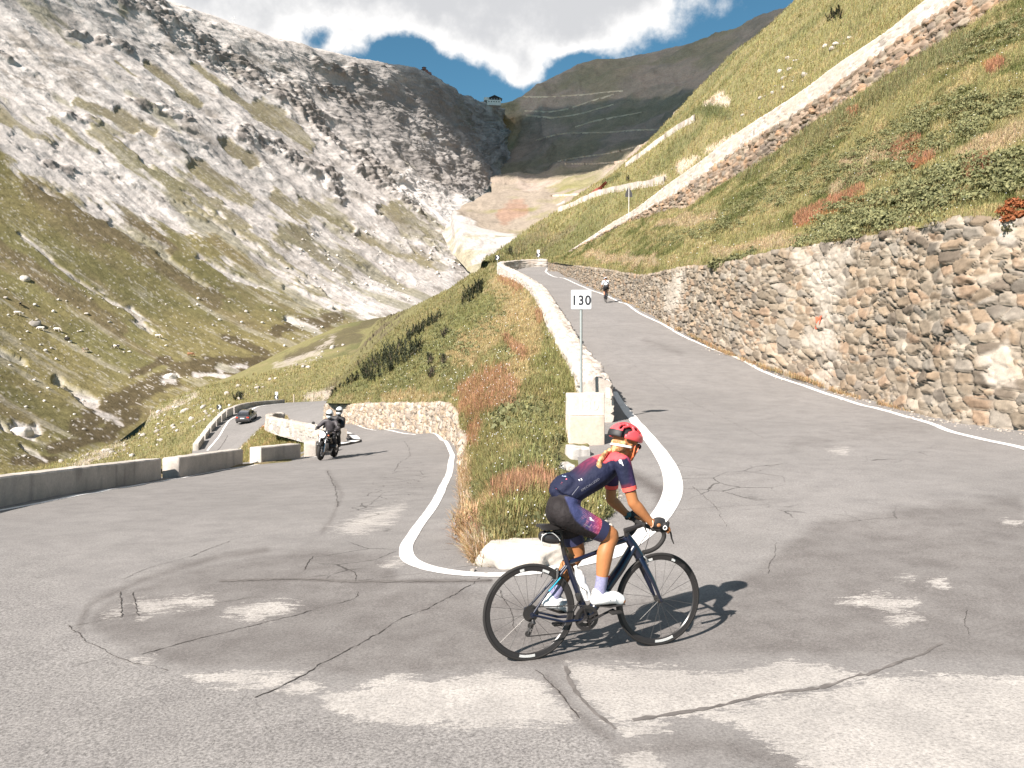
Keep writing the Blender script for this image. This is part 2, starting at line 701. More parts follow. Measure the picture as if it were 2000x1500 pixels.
def RZ(x, y):
    x, y = np.asarray(x, float), np.asarray(y, float)
    return _RZ0(x, y) + 0.012 * vnoise(xyz(x * 1.3, y * 1.3), 5) * sstep(0, 1, np.abs(x - 0.5) + np.abs(y - 5.5) - 1.2)


def onroad(u, v, hint=None, y0=3.0, y1=140.0):
    """where a sight line meets the road surface (the crossing nearest to the hinted depth)"""
    Y = np.exp(np.linspace(math.log(y0), math.log(y1), 1500))
    p = np.stack([(u - 1000) / FPX * Y, Y, CAMH - (v - HOR) / FPX * Y], -1)
    d = p[:, 2] - RZ(p[:, 0], p[:, 1])
    k = np.where((d[:-1] > 0) != (d[1:] > 0))[0]
    if hint is not None and (len(k) == 0 or np.min(np.abs(np.log(Y[k] / hint))) > .05):
        q = P(u, v, hint)
        q[2] = float(RZ(q[0:1], q[1:2])[0])
        return q
    if len(k) == 0:
        return p[int(np.argmin(np.abs(d)))]
    i = k[0] if hint is None else k[int(np.argmin(np.abs(np.log(Y[k] / hint))))]
    t = d[i] / (d[i] - d[i + 1])
    return p[i] + (p[i + 1] - p[i]) * t


def rz(x, y):
    return float(RZ(np.array([x]), np.array([y]))[0])


# ================================================================ MATERIALS OF THE GROUND
ROCK = np.array([0.42, 0.385, 0.362])
SCREE = np.array([0.50, 0.465, 0.44])
DARKROCK = np.array([0.13, 0.115, 0.105])
GRASS = np.array([0.148, 0.136, 0.064])
GRASS2 = np.array([0.112, 0.110, 0.050])
DRY = np.array([0.235, 0.185, 0.105])
HEATH = np.array([0.105, 0.088, 0.054])
RUST = np.array([0.235, 0.095, 0.040])
SCHIST = np.array([0.290, 0.228, 0.190])

M_hill = attr_mat('grassy_ground', 0.95, ((1.7, .25), (9, .3)), bump=(6, .6, .12), spec=.1)
M_mount = attr_mat('mountain_ground', 0.95, ((.05, .16), (.35, .22)), bump=(.35, .6, 1.2), spec=.1)
M_stone = attr_mat('wall_stone', 0.85, ((9, .16), (45, .18)), bump=(38, .55, .02), spec=.25)
M_stone_far = attr_mat('far_wall_stone', 0.9, ((1.5, .22), (7, .2)), bump=(6, .5, .06), spec=.2)
M_leaf = attr_mat('leafy_green', 0.7, ((3, .12),), spec=.3, transl=.25)
M_conc = attr_mat('weathered_concrete', 0.9, ((2.2, .16), (18, .14), (70, .10)), bump=(60, .4, .008), spec=.2)

# asphalt ---------------------------------------------------------
M_asph, nt, b = new_mat('asphalt')
ob = coords(nt)


def attr_n(nt, name):
    a = nt.nodes.new('ShaderNodeAttribute')
    a.attribute_name = name
    return a.outputs['Fac']


big = noise_n(nt, ob, 0.35, 4, .6)
mid = noise_n(nt, ob, 2.6, 6, .65)
fin = noise_n(nt, ob, 55.0, 3, .7)
grit = noise_n(nt, ob, 140.0, 2, .8)
c = mixrgb(nt, maprange(nt, big, .3, .7), (0.188, 0.177, 0.169), (0.218, 0.205, 0.196))
c = mixrgb(nt, maprange(nt, mid, .35, .75, 0, .6), c, (0.146, 0.136, 0.132))
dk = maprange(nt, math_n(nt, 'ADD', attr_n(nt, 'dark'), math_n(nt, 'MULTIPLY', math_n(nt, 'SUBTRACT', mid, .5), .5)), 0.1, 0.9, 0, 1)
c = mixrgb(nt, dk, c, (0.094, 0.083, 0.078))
rag = noise_n(nt, coords(nt, 'Object', (2.2, 7.0, 5)), 1.5, 9, .74)
rag2 = noise_n(nt, coords(nt, 'Object', (1.0, 2.6, 1)), 22, 7, .75)
pv = math_n(nt, 'ADD', attr_n(nt, 'pale'), math_n(nt, 'MULTIPLY', math_n(nt, 'SUBTRACT', rag, .5), 6.5))
pv = math_n(nt, 'ADD', pv, math_n(nt, 'MULTIPLY', math_n(nt, 'SUBTRACT', rag2, .5), 4.5))
pl = maprange(nt, pv, 0.0, 0.10)
spk = maprange(nt, noise_n(nt, coords(nt, 'Object', (1.0, 2.0, 1)), 30, 4, .75), .54, .64, 0, .85)
pl = math_n(nt, 'SUBTRACT', pl, math_n(nt, 'MULTIPLY', spk, .9), True)
worn = maprange(nt, noise_n(nt, ob, 1.9, 5, .65), .35, .7, .55, 1.0)
pl = math_n(nt, 'MULTIPLY', pl, worn)
c = mixrgb(nt, pl, c, (0.375, 0.350, 0.325))
# aggregate speckle, stronger where the surface is coarse
sp = maprange(nt, fin, .30, .70, .45, 1.55, False)
c2 = mixrgb(nt, 1.0, c, sp, 'MULTIPLY')
co = math_n(nt, 'MULTIPLY', math_n(nt, 'ADD', attr_n(nt, 'coarse'), .60), .75, True)
c = mixrgb(nt, co, c, c2)
gr = maprange(nt, grit, .60, .70, 0, .75)
c = mixrgb(nt, math_n(nt, 'MULTIPLY', gr, co), c, (0.44, 0.41, 0.38))
# fine alligator cracking
vo = nt.nodes.new('ShaderNodeTexVoronoi')
vo.feature = 'DISTANCE_TO_EDGE'
vo.inputs['Scale'].default_value = 1.5
dv = mixrgb(nt, .12, ob, noise_n(nt, ob, 3.0, 3, .6, 'Color'))
L(nt, dv, vo.inputs['Vector'])
ck = maprange(nt, vo.outputs['Distance'], 0.004, 0.018, 1, 0)
ck = math_n(nt, 'MULTIPLY', ck, maprange(nt, math_n(nt, 'ADD', attr_n(nt, 'crack'), math_n(nt, 'MULTIPLY', math_n(nt, 'SUBTRACT', mid, .5), .9)), .35, .7))
c = mixrgb(nt, math_n(nt, 'MULTIPLY', ck, .8), c, (0.035, 0.031, 0.029))
L(nt, c, b.inputs['Base Color'])
b.inputs['Roughness'].default_value = 0.88
b.inputs['Specular IOR Level'].default_value = 0.22
hh = math_n(nt, 'ADD', math_n(nt, 'MULTIPLY', fin, math_n(nt, 'ADD', co, .25)), math_n(nt, 'MULTIPLY', grit, .35))
bump_n(nt, hh, .45, .006, b)

M_crack = flat_mat('road_crack', (0.062, 0.055, 0.051), .95, spec=.1, var=.5, vscale=14)
M_seam = flat_mat('tar_seam', (0.125, 0.113, 0.106), .9, spec=.2, var=.3, vscale=9)
M_line, nt, b = new_mat('road_paint')
f = maprange(nt, noise_n(nt, coords(nt), 7, 9, .78), .37, .47)
f2 = maprange(nt, noise_n(nt, coords(nt), 80, 3, .7), .2, .8, .86, 1.05, False)
L(nt, mixrgb(nt, 1, mixrgb(nt, f, (0.34, 0.32, 0.305), (0.72, 0.70, 0.68)), f2, 'MULTIPLY'), b.inputs['Base Color'])
b.inputs['Roughness'].default_value = .7

# ================================================================ ROAD SHEET
POLY = [(-15, -6), (-9.6, 5), (-9.2, 13), (-10.2, 21.5), (-9.9, 27), (-9.1, 30), (-8.9, 37), (-9.4, 44), (-13.2, 51), (-17.2, 58), (-20, 70), (-26, 90),
        (-28.6, 95), (-29.0, 87), (-28.8, 78), (-30, 60), (-36, 60), (-33.2, 84), (-36.9, 103), (-38.0, 114), (-36.2, 128), (-27.5, 125), (-22, 106), (-19, 88),
        (-15.9, 70), (-14.1, 66), (-10.5, 57.5), (-7.1, 50), (-4.4, 43.5), (-2.9, 37), (-1.85, 29.5), (-1.1, 21), (-.75, 14.5), (-.45, 11), (-.1, 9.4), (.6, 9.2),
        (.95, 10), (1.2, 11.5), (1.4, 14), (1.75, 17.8), (2.0, 24), (2.0, 34), (2.0, 56), (1.5, 67), (.5, 82), (-.9, 97), (-1.6, 106), (-1, 113.5), (6, 115.5),
        (16, 114), (8, 106), (6.2, 100), (7.6, 77), (8.7, 55), (8.7, 40), (9.2, 32), (9.6, 28.3), (10.1, 24.9), (10.4, 22.6), (10.4, 20), (10.4, 18), (11, 15), (13, 12), (16, 6), (16, -6)]
rows_Y = np.concatenate([np.linspace(-6, 2.0, 40)[:-1], np.exp(np.arange(math.log(2.0), math.log(129), 0.0072))])
ss = np.linspace(-1, 1, 440)
gx = (np.maximum(rows_Y, 1.0) * .86 + 4.0)[:, None] * (ss + .12 * ss * (ss ** 2 - 1))[None, :] * .72
gx = np.clip(gx, -40, 17) if False else gx
gy = np.broadcast_to(rows_Y[:, None], gx.shape)
px_, py_ = np.array([p[0] for p in POLY]), np.array([p[1] for p in POLY])
cxm = (gx[:-1, :-1] + gx[1:, 1:]) / 2
cym = (gy[:-1, :-1] + gy[1:, 1:]) / 2
keep = poly_sd(cxm, cym, POLY) > -0.25
gz = RZ(gx, gy)
road_g = np.stack([gx, gy, gz], -1)
ru, rv = pix(road_g)
near = gy > 2.5


def mask_polys(polys, soft):
    m = np.full(ru.shape, -3.0)
    for pl_ in polys:
        m = np.maximum(m, np.clip(poly_sd(ru, rv, pl_) / soft, -3, 3))
    return np.where(near, m, -3)


PALE = [[(1105, 1300), (1250, 1298), (1400, 1318), (1490, 1300), (1545, 1290), (1600, 1297), (1690, 1318), (1660, 1332), (1500, 1365), (1350, 1392), (1230, 1405), (1180, 1400), (1140, 1360)],
        [(630, 1362), (700, 1340), (760, 1328), (850, 1325), (940, 1318), (1000, 1322), (1055, 1330), (1085, 1365), (1125, 1398), (1110, 1412), (1000, 1416), (880, 1418), (780, 1412), (690, 1400), (640, 1380)],
        [(1380, 1398), (1500, 1372), (1660, 1340), (1700, 1325), (1860, 1320), (2000, 1322), (2150, 1330), (2150, 1520), (1700, 1520), (1600, 1505), (1540, 1470), (1480, 1440), (1420, 1415)],
        [(360, 1318), (440, 1312), (550, 1312), (590, 1318), (530, 1345), (470, 1342), (400, 1332)],
        [(535, 1350), (600, 1330), (630, 1340), (600, 1358)],
        [(268, 1172), (340, 1168), (420, 1168), (410, 1176), (330, 1190), (270, 1203)], [(205, 1207), (238, 1180), (236, 1205)],
        [(440, 1195), (500, 1175), (585, 1178), (560, 1195), (490, 1215)],
        [(1200, 1415), (1300, 1410), (1310, 1422), (1230, 1437)], [(1195, 1480), (1260, 1465), (1300, 1500), (1250, 1520)], [(650, 1035), (720, 1000), (790, 985), (760, 1020), (690, 1045)],
        [(745, 1110), (790, 1085), (780, 1100)], [(1635, 1172), (1720, 1162), (1790, 1178), (1780, 1190), (1700, 1190)], [(1745, 1128), (1780, 1125), (1785, 1135)],
        [(1812, 1136), (1845, 1133), (1852, 1146)], [(1720, 1205), (1800, 1200), (1760, 1220)], [(260, 1293), (300, 1290), (290, 1300)], [(1962, 1018), (1992, 1020), (1985, 1027)],
        [(1620, 880), (1650, 878), (1652, 884)]]
pale = mask_polys(PALE, 15.0)
pale = np.where(pale > -3, pale + np.where((ru > 1180) & (rv > 1290), 0.28 * np.clip((rv - 1330) / 60, -0.5, .5), 0), pale)
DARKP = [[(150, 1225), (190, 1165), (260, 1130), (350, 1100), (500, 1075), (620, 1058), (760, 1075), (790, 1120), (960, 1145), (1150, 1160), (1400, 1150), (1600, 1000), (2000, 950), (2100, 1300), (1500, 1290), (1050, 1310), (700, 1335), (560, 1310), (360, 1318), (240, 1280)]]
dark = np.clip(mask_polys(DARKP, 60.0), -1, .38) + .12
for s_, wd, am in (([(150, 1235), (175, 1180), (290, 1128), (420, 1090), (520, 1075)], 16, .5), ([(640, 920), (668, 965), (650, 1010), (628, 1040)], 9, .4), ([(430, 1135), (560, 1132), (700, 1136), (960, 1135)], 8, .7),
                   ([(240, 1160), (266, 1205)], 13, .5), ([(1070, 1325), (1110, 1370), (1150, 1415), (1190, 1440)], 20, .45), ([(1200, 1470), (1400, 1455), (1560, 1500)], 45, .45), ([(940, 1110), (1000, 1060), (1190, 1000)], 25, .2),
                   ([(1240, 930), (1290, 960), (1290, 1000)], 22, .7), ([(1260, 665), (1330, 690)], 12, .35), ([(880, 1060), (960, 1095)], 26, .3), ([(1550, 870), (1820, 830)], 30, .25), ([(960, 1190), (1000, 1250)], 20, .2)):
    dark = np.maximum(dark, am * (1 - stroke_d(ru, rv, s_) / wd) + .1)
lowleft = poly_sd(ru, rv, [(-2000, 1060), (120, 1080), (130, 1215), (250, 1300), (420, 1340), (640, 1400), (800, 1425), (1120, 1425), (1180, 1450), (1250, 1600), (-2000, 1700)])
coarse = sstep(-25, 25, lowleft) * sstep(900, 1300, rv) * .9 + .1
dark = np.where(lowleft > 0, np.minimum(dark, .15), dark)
crack = np.zeros_like(ru)
for s_, wd, am in (([(690, 1000), (720, 985), (800, 930)], 60, 1.0), ([(640, 1110), (760, 1060)], 60, .8), ([(900, 1010), (880, 1090), (950, 1100)], 45, .9), ([(1330, 930), (1420, 960), (1500, 930)], 70, .9), ([(1700, 900), (1850, 880)], 60, .5),
                   ([(1450, 1000), (1750, 1010)], 50, .6)):
    crack = np.maximum(crack, am * (1 - stroke_d(ru, rv, s_) / wd))
far_ = np.hypot(gx - 0, gy - 6) > 60
pale[~near] = -3
fc = gridfaces(*gx.shape, keep=keep)
used = np.unique(fc)
remap = np.full(gx.size, -1)
remap[used] = np.arange(len(used))
RV, RF = road_g.reshape(-1, 3)[used], remap[fc]


def ribbon(pts, widths, lift, jag=0.0, seg=0.08):
    """flat strip lying on the road along 3-D points"""
    pts = np.array(pts, float)
    d = np.r_[0, np.cumsum(np.hypot(*np.diff(pts[:, :2], axis=0).T) + 1e-6)]
    n = max(8, int(d[-1] / seg))
    t = np.linspace(0, d[-1], n)
    q = curve_resample(pts[:, :2], t, d)
    wv = np.interp(t, d, np.broadcast_to(widths, len(pts)))
    if jag:
        q = q + jag * np.stack([fbm(xyz(t * 3.1, 2.0 + d[-1]), 5, .7, seed=3), fbm(xyz(t * 3.1, 9.0), 5, .7, seed=4)], -1)
        wv = wv * (0.25 + 2.2 * np.abs(fbm(xyz(t * 9, 5.0), 3, seed=6)))
    tg = np.gradient(q, axis=0)
    tg /= np.linalg.norm(tg, axis=1, keepdims=True) + 1e-9
    nn = np.stack([-tg[:, 1], tg[:, 0]], -1)
    a, b_ = q + nn * wv[:, None] / 2, q - nn * wv[:, None] / 2
    rowsv = []
    for k in range(3):
        p = a + (b_ - a) * k / 2
        rowsv.append(np.c_[p, RZ(p[:, 0], p[:, 1]) + lift])
    g = np.stack(rowsv, 0)
    return g.reshape(-1, 3), gridfaces(3, n)


def cat(parts):
    V, Fq, b0 = [], [], 0
    for v_, f_ in parts:
        V.append(v_)
        Fq.append(f_ + b0)
        b0 += len(v_)
    return np.concatenate(V), np.concatenate(Fq)


CR = [([(238, 1155), (236, 1208)], .02), ([(262, 1156), (268, 1204)], .018), ([(137, 1223), (210, 1210), (330, 1190), (420, 1178), (505, 1165)], .012), ([(275, 1277), (400, 1245), (500, 1222), (600, 1195), (700, 1165), (697, 1158)], .02),
      ([(500, 1360), (560, 1335), (640, 1290), (690, 1265), (760, 1225), (860, 1175), (940, 1130)], .022), ([(375, 1087), (450, 1057)], .018), ([(245, 1130), (300, 1107), (375, 1087)], .012), ([(595, 1112), (610, 1087)], .02),
      ([(672, 1108), (695, 1122), (692, 1137)], .016), ([(700, 1134), (840, 1118)], .01), ([(130, 1220), (150, 1240), (210, 1275), (330, 1312)], .016), ([(140, 1300), (210, 1285)], .01), ([(1130, 1400), (1090, 1350), (1045, 1310)], .02),
      ([(975, 1150), (990, 1180), (1012, 1235)], .014), ([(1490, 855), (1440, 830), (1300, 755), (1180, 680)], .012), ([(1330, 930), (1450, 925), (1530, 905)], .012), ([(1350, 950), (1400, 990), (1420, 1030)], .012),
      ([(1300, 1000), (1500, 985)], .01), ([(1500, 1120), (1520, 1060)], .01), ([(1750, 1010), (1650, 1020)], .012), ([(1420, 830), (1610, 800)], .008), ([(1240, 820), (1255, 818), (1290, 823)], .01),
      ([(640, 920), (655, 955), (660, 990)], .03), ([(790, 862), (800, 890), (770, 920)], .03), ([(425, 880), (440, 860), (445, 850)], .12), ([(715, 990), (800, 950), (850, 945)], .014), ([(700, 1000), (790, 975)], .012), ([(660, 1030), (760, 1000)], .012),
      ([(0, 1195), (60, 1180)], .008), ([(900, 1090), (940, 1075)], .012), ([(880, 1030), (920, 1045)], .012), ([(1885, 1190), (1890, 1240)], .008), ([(1740, 780), (1600, 815)], .01)]
cv, cf = cat([ribbon([onroad(*q) for q in pts], wd * .34, .004, jag=.055, seg=.025) for pts, wd in CR])
SE = [([(430, 1135), (560, 1131), (700, 1136), (840, 1136), (960, 1133)], .05), ([(1230, 1405), (1350, 1390), (1480, 1362), (1620, 1338), (1690, 1318)], .030), ([(1105, 1300), (1125, 1350), (1170, 1400), (1205, 1425)], .022),
      ([(1690, 1318), (1800, 1278), (1840, 1258)], .02)]
sv, sf = cat([ribbon([onroad(*q) for q in pts], wd, .0035, jag=.035, seg=.03) for pts, wd in SE])
AV = np.concatenate([RV, cv, sv])
AF = np.concatenate([RF, cf + len(RV), sf + len(RV) + len(cv)])
ext = len(cv) + len(sv)
road = mk('road', AV, AF, [M_asph, M_crack, M_seam], midx=np.r_[np.zeros(len(RF)), np.ones(len(cf)), np.full(len(sf), 2)],
          attrs={k: np.r_[a.reshape(-1)[used], np.zeros(ext)] for k, a in (('pale', pale), ('dark', dark), ('coarse', coarse), ('crack', crack))})
tag(road, kind='structure')

# white edge lines --------------------------------------------------
LINES = [
    [((681, 833, 63), .14), ((758, 840, 50), .14), ((836, 849, 42.8), .14), ((868, 861, 35), .16), ((882, 880, 28), .16), ((880, 908, 21.3), .16), ((868, 945, 16.3), .16), ((845, 990), .15), ((808, 1042), .14), ((793, 1072), .15), ((808, 1099), .17), ((850, 1113), .17), ((920, 1122), .15), ((980, 1123), .15),
     ((1050, 1117), .17), ((1110, 1105), .2), ((1190, 1085), .22), ((1240, 1055), .24), ((1290, 1008), .26), ((1313, 965), .27), ((1311, 925), .27), ((1290, 885), .26), ((1256, 842), .24), ((1222, 800, 20), .2), ((1200, 765, 23), .16)],
    [((2080, 912), .15), ((2000, 876), .15), ((1876, 848), .15), ((1804, 823), .15), ((1732, 803), .15), ((1660, 784), .15), ((1588, 760), .15), ((1480, 720), .15), ((1408, 688, 31.9), .15), ((1319, 648, 38.7), .15), ((1260, 617, 46.8), .15), ((1217, 592, 55.7), .15), ((1158, 568, 68.5), .15), ((1099, 543, 89), .16), ((1066, 531, 102), .17), ((1062, 528, 105), .17), ((1068, 525, 109), .2)],
    [((-130, 1020), .14), ((0, 997), .14), ((130, 972), .14), ((317, 940), .14), ((475, 912, 26.4), .14), ((588, 896, 29.7), .14), ((618, 892, 31), .14)],
    [((548, 816, 98), .2), ((530, 823, 95), .2), ((505, 842, 91), .2), ((480, 867, 87), .2), ((450, 893, 83), .2)],
    [((405, 880, 86), .2), ((428, 852, 94), .2), ((440, 832, 98.5), .22), ((452, 818, 103.5), .25), ((480, 806, 110.5), .3), ((520, 797, 118.5), .35), ((560, 793, 123.5), .35)],
    [((985, 521, 108), .2), ((1020, 520.5, 111), .25), ((1068, 519.5, 112.5), .25)],
]
lv, lf = cat([ribbon([onroad(*q) for q, _ in ln], [w_ for _, w_ in ln], .006, seg=.10) for ln in LINES])
tag(mk('road_line', lv, lf, M_line), kind='structure')
# dark sticks the shadowed asphalt verge keeps: none needed

# ================================================================ TERRAIN SHEETS
# ---- centre slope between the two legs of the bend
BOT = [(955, 1120, 7.95), (940, 1100, 8.1), (925, 1085, 8.6), (912, 1035, 10.6), (903, 975, 14.0), (901, 925, 19), (900, 872, 25.8), (898, 822, 28), (884, 792, 35.4), (836, 789, 44), (774, 788, 51), (696, 788, 60.5), (637, 787, 69), (640, 783, 76), (645, 775, 88), (652, 760, 108), (690, 695, 190), (742, 624, 300), (760, 640, 420)]
MID = [(1015, 1105, 8.2), (1010, 1068, 8.35), (1010, 1000, 9.0), (1000, 930, 11.4), (1005, 870, 14.6), (1000, 800, 18.5), (995, 760, 22), (985, 735, 25.5), (975, 705, 31), (955, 690, 37), (920, 680, 45), (870, 668, 57), (830, 650, 72), (828, 649, 75), (823, 646, 81), (815, 640, 92), (820, 605, 140), (832, 591, 190), (850, 610, 260)]
TOP = [(1088, 1105, 8.1), (1095, 1085, 8.4), (1165, 1035, 9.4), (1196, 975, 11.1), (1170, 905, 14), (1150, 830, 17), (1131, 768, 18.8), (1114, 727, 22.7), (1096, 692, 27), (1082, 662, 31), (1067, 641, 36), (1052, 601, 46), (1026, 563, 64), (1022, 560.5, 66.5), (1014, 555.5, 72), (1002, 548, 80), (970, 533, 103), (974, 511, 113), (985, 520, 135)]
slope = loft([BOT, MID, TOP], 420, 260, mono=True)
sn = normals(slope)
s_u, s_v = pix(slope)
amp = 0.05 + 0.004 * np.minimum(slope[..., 1], 120)
edge = np.minimum(np.linspace(0, 1, 260), np.linspace(1, 0, 260))[:, None]
edge = sstep(0, .06, edge)
disp = fbm(slope * .55, 5, seed=21) * amp * 2.2 + fbm(slope * 2.2, 4, seed=22) * amp * .8
slope = slope + np.array([0, 0, 1.0]) * (disp * edge)[..., None]
nz = fbm(slope * .25, 5, seed=23)
nz2 = fbm(slope * 1.1, 4, seed=24)
cslope = mixc(GRASS, GRASS2, sstep(-.2, .3, nz))
cslope = mixc(cslope, DRY, sstep(.05, .4, nz2) * .6)


def paint(u, v, c, color, shapes, warp, strength=1.0):
    for kind, pts, wd in shapes:
        if kind == 's':
            m = 1 - stroke_d(u, v, pts) / wd
        else:
            m = poly_sd(u, v, pts) / wd
        c = mixc(c, color, sstep(-.12, .35, m + warp) * strength)
    return c


c_red = [('s', [(920, 770), (950, 755), (975, 740), (985, 765)], 26), ('s', [(915, 800), (950, 790), (985, 785)], 24), ('s', [(930, 840), (925, 870)], 14), ('s', [(985, 545), (1010, 560)], 12), ('s', [(1050, 612), (1053, 628)], 6), ('s', [(985, 975), (1050, 955)], 22),
         ('s', [(1065, 965), (1080, 985)], 16), ('s', [(895, 1045), (930, 1060)], 14), ('s', [(990, 665), (1020, 700)], 9)]
c_dry = [('s', [(985, 560), (1010, 600), (1030, 660), (1010, 720), (990, 760)], 32), ('s', [(750, 778), (860, 772)], 10), ('s', [(900, 690), (980, 640), (1020, 610)], 30), ('s', [(905, 900), (915, 1000), (925, 1060)], 18), ('s', [(960, 1000), (1010, 985)], 25)]
c_lush = [('s', [(1060, 700), (1090, 740), (1100, 800)], 32), ('s', [(1030, 840), (1090, 880), (1040, 930)], 42), ('s', [(700, 720), (850, 690), (950, 610)], 45), ('s', [(980, 1040), (1060, 1030), (1110, 1050)], 36), ('s', [(1130, 980), (1180, 1000)], 30)]
LUSH = np.array([0.118, 0.122, 0.050])
cslope = paint(s_u, s_v, cslope, LUSH, c_lush, nz2 * .7, .5)
cslope = paint(s_u, s_v, cslope, DRY, c_dry, nz2 * .8, .8)
cslope = paint(s_u, s_v, cslope, np.array([.22, .125, .07]), c_red, nz2 * 1.2, .5)
cslope = paint(s_u, s_v, cslope, np.array([.36, .30, .25]), [('s', [(897, 880), (905, 930), (910, 985), (922, 1050), (940, 1100)], 15)], nz2 * .6, .9)
mfar = sstep(90, 160, slope[..., 1])
cslope = mixc(cslope, mixc(GRASS, HEATH, sstep(0, .35, fbm(slope * .12, 5, seed=29))), mfar)
hs = mk('hillside', slope.reshape(-1, 3), gridfaces(260, 420), M_hill, col=cslope.reshape(-1, 3))
tag(hs, kind='structure')
B_slope = bvh_of(slope)

# ---- near meadow beyond the lower bend
NB = [(-420, 1060, 58), (-200, 1012, 60), (0, 985, 60), (200, 955, 64), (320, 925, 72), (385, 890, 85), (440, 823, 104.5), (480, 801, 115.5), (555, 789, 129), (610, 786, 129), (655, 786, 120), (760, 790, 105)]
NM = [(-420, 1010, 78), (-200, 985, 80), (0, 950, 90), (190, 915, 100), (300, 885, 115), (345, 845, 130), (405, 790, 150), (465, 765, 165), (545, 742, 180), (630, 715, 195), (690, 700, 200), (790, 700, 205)]
NT_ = [(-420, 985, 105), (-250, 972, 110), (0, 930, 130), (171, 889, 160), (270, 850, 185), (303, 798, 215), (373, 765, 240), (450, 738, 260), (540, 693, 300), (675, 635, 345), (745, 621, 370), (850, 620, 390)]
NK = [(u, v + 14, Y * 1.12) for u, v, Y in NT_]
mead = loft([NB, NM, NT_, NK], 320, 200)
m_u, m_v = pix(mead)
d1 = fbm(mead * .06, 5, seed=31) * 1.2 + fbm(mead * .4, 4, seed=32) * .18
mead[..., 2] += d1 * sstep(0, .12, np.linspace(0, 1, 200))[:, None] * np.where(m_v > 0, 1, 1) * (0.25 + .75 * sstep(1, .7, np.linspace(0, 1, 200))[:, None])
nz = fbm(mead * .05, 5, seed=33)
nz2 = fbm(mead * .5, 4, seed=34)
cm_ = mixc(GRASS * 1.12, GRASS2, sstep(0, .4, nz))
cm_ = mixc(cm_, DRY, sstep(.0, .45, nz2) * .45)
cm_ = paint(m_u, m_v, cm_, HEATH * .8, [('s', [(640, 770), (700, 720), (720, 690)], 14), ('s', [(560, 640 + 60), (700, 660)], 9), ('s', [(800, 596), (700, 640), (560, 700)], 9)], nz2 * .8, .75)
cm_ = paint(m_u, m_v, cm_, np.array([.34, .30, .26]), [('s', [(600, 778), (650, 770)], 12), ('s', [(540, 715), (620, 690), (650, 660)], 9), ('s', [(130, 915), (230, 870), (290, 815)], 9), ('s', [(300, 810), (380, 775)], 6), ('s', [(700, 690), (730, 655)], 4), ('s', [(410, 860), (420, 835)], 5)], nz2 * 1.6 - .35, .75)
me_ = mk('meadow', mead.reshape(-1, 3), gridfaces(200, 320), M_hill, col=cm_.reshape(-1, 3))
tag(me_, kind='structure')
B_mead = bvh_of(mead)

# ---- rock mountain on the left of the valley
MBASE = [(-350, 1015, 108), (0, 945, 138), (170, 903, 168), (300, 812, 222), (480, 735, 272), (640, 665, 345), (800, 620, 420), (880, 580, 530), (950, 515, 670), (985, 490, 750), (1010, 478, 850), (1025, 463, 950), (1032, 446, 1050), (1015, 410, 1150), (1008, 375, 1250), (1004, 330, 1340)]
MTOP = [(-1700, -150, 150), (-1300, -60, 190), (-1130, -80, 215), (-985, -100, 262), (-650, -120, 340), (-420, -130, 400), (-200, -110, 465), (80, -75, 590), (320, 4, 715), (480, 60, 790), (620, 101, 880), (735, 127, 1000), (838, 149, 1150), (895, 189, 1280), (948, 208, 1390), (986, 220, 1430)]


def lerp_row(a, b, t, sag=0.0):
    out = []
    for (u0, v0, y0), (u1, v1, y1) in zip(a, b):
        p0, p1 = P(u0, v0, y0), P(u1, v1, y1)
        p = p0 + (p1 - p0) * t
        p[2] -= sag * (p1[2] - p0[2])
        uu, vv = pix(p)
        out.append((float(uu), float(vv), float(p[1])))
    return out


MBACK = [(u, v + 60, Y * 1.12) for u, v, Y in MTOP]
rowsM = [MBASE] + [lerp_row(MBASE, MTOP, t, s) for t, s in ((.12, .045), (.3, .06), (.5, .045), (.72, .02))] + [MTOP, MBACK]
NUm, NVm = 1000, 520
mtn = loft(rowsM, NUm, NVm, tv=np.array([0, .12, .3, .5, .72, 1.0, 1.12]))
M_u, M_v = pix(mtn)
sI = np.linspace(0, 1, NUm)[None, :] + np.zeros((NVm, 1))
tI = np.linspace(0, 1.12, NVm)[:, None] + np.zeros((1, NUm))
# rocky where white / steep
g_st = [('s', [(225, 120), (265, 150)], 5), ('s', [(285, 130), (345, 170)], 7), ('s', [(375, 125), (440, 180), (490, 215)], 7), ('s', [(505, 215), (560, 245), (608, 288)], 17), ('s', [(150, 198), (200, 220), (262, 255)], 8), ('s', [(100, 232), (150, 270), (190, 292)], 8),
        ('s', [(188, 255), (260, 305), (330, 352), (420, 398)], 21), ('s', [(380, 335), (440, 370), (490, 402)], 17), ('s', [(440, 285), (490, 318)], 11), ('s', [(0, 225), (60, 260), (112, 275)], 15), ('s', [(360, 400), (450, 440), (560, 520), (630, 565)], 21), ('s', [(550, 460), (640, 492), (700, 520)], 24),
        ('s', [(765, 405), (830, 450), (885, 482)], 21), ('s', [(350, 180), (390, 205)], 8), ('s', [(540, 380), (600, 420)], 13), ('s', [(590, 395), (680, 450)], 12), ('s', [(230, 220), (300, 262)], 6), ('s', [(700, 470), (780, 500), (850, 520)], 14)]
lowpoly = [(-900, -100), (-60, 235), (60, 330), (120, 350), (220, 420), (330, 440), (430, 460), (520, 530), (640, 590), (760, 640), (800, 700), (300, 1100), (-900, 1200)]
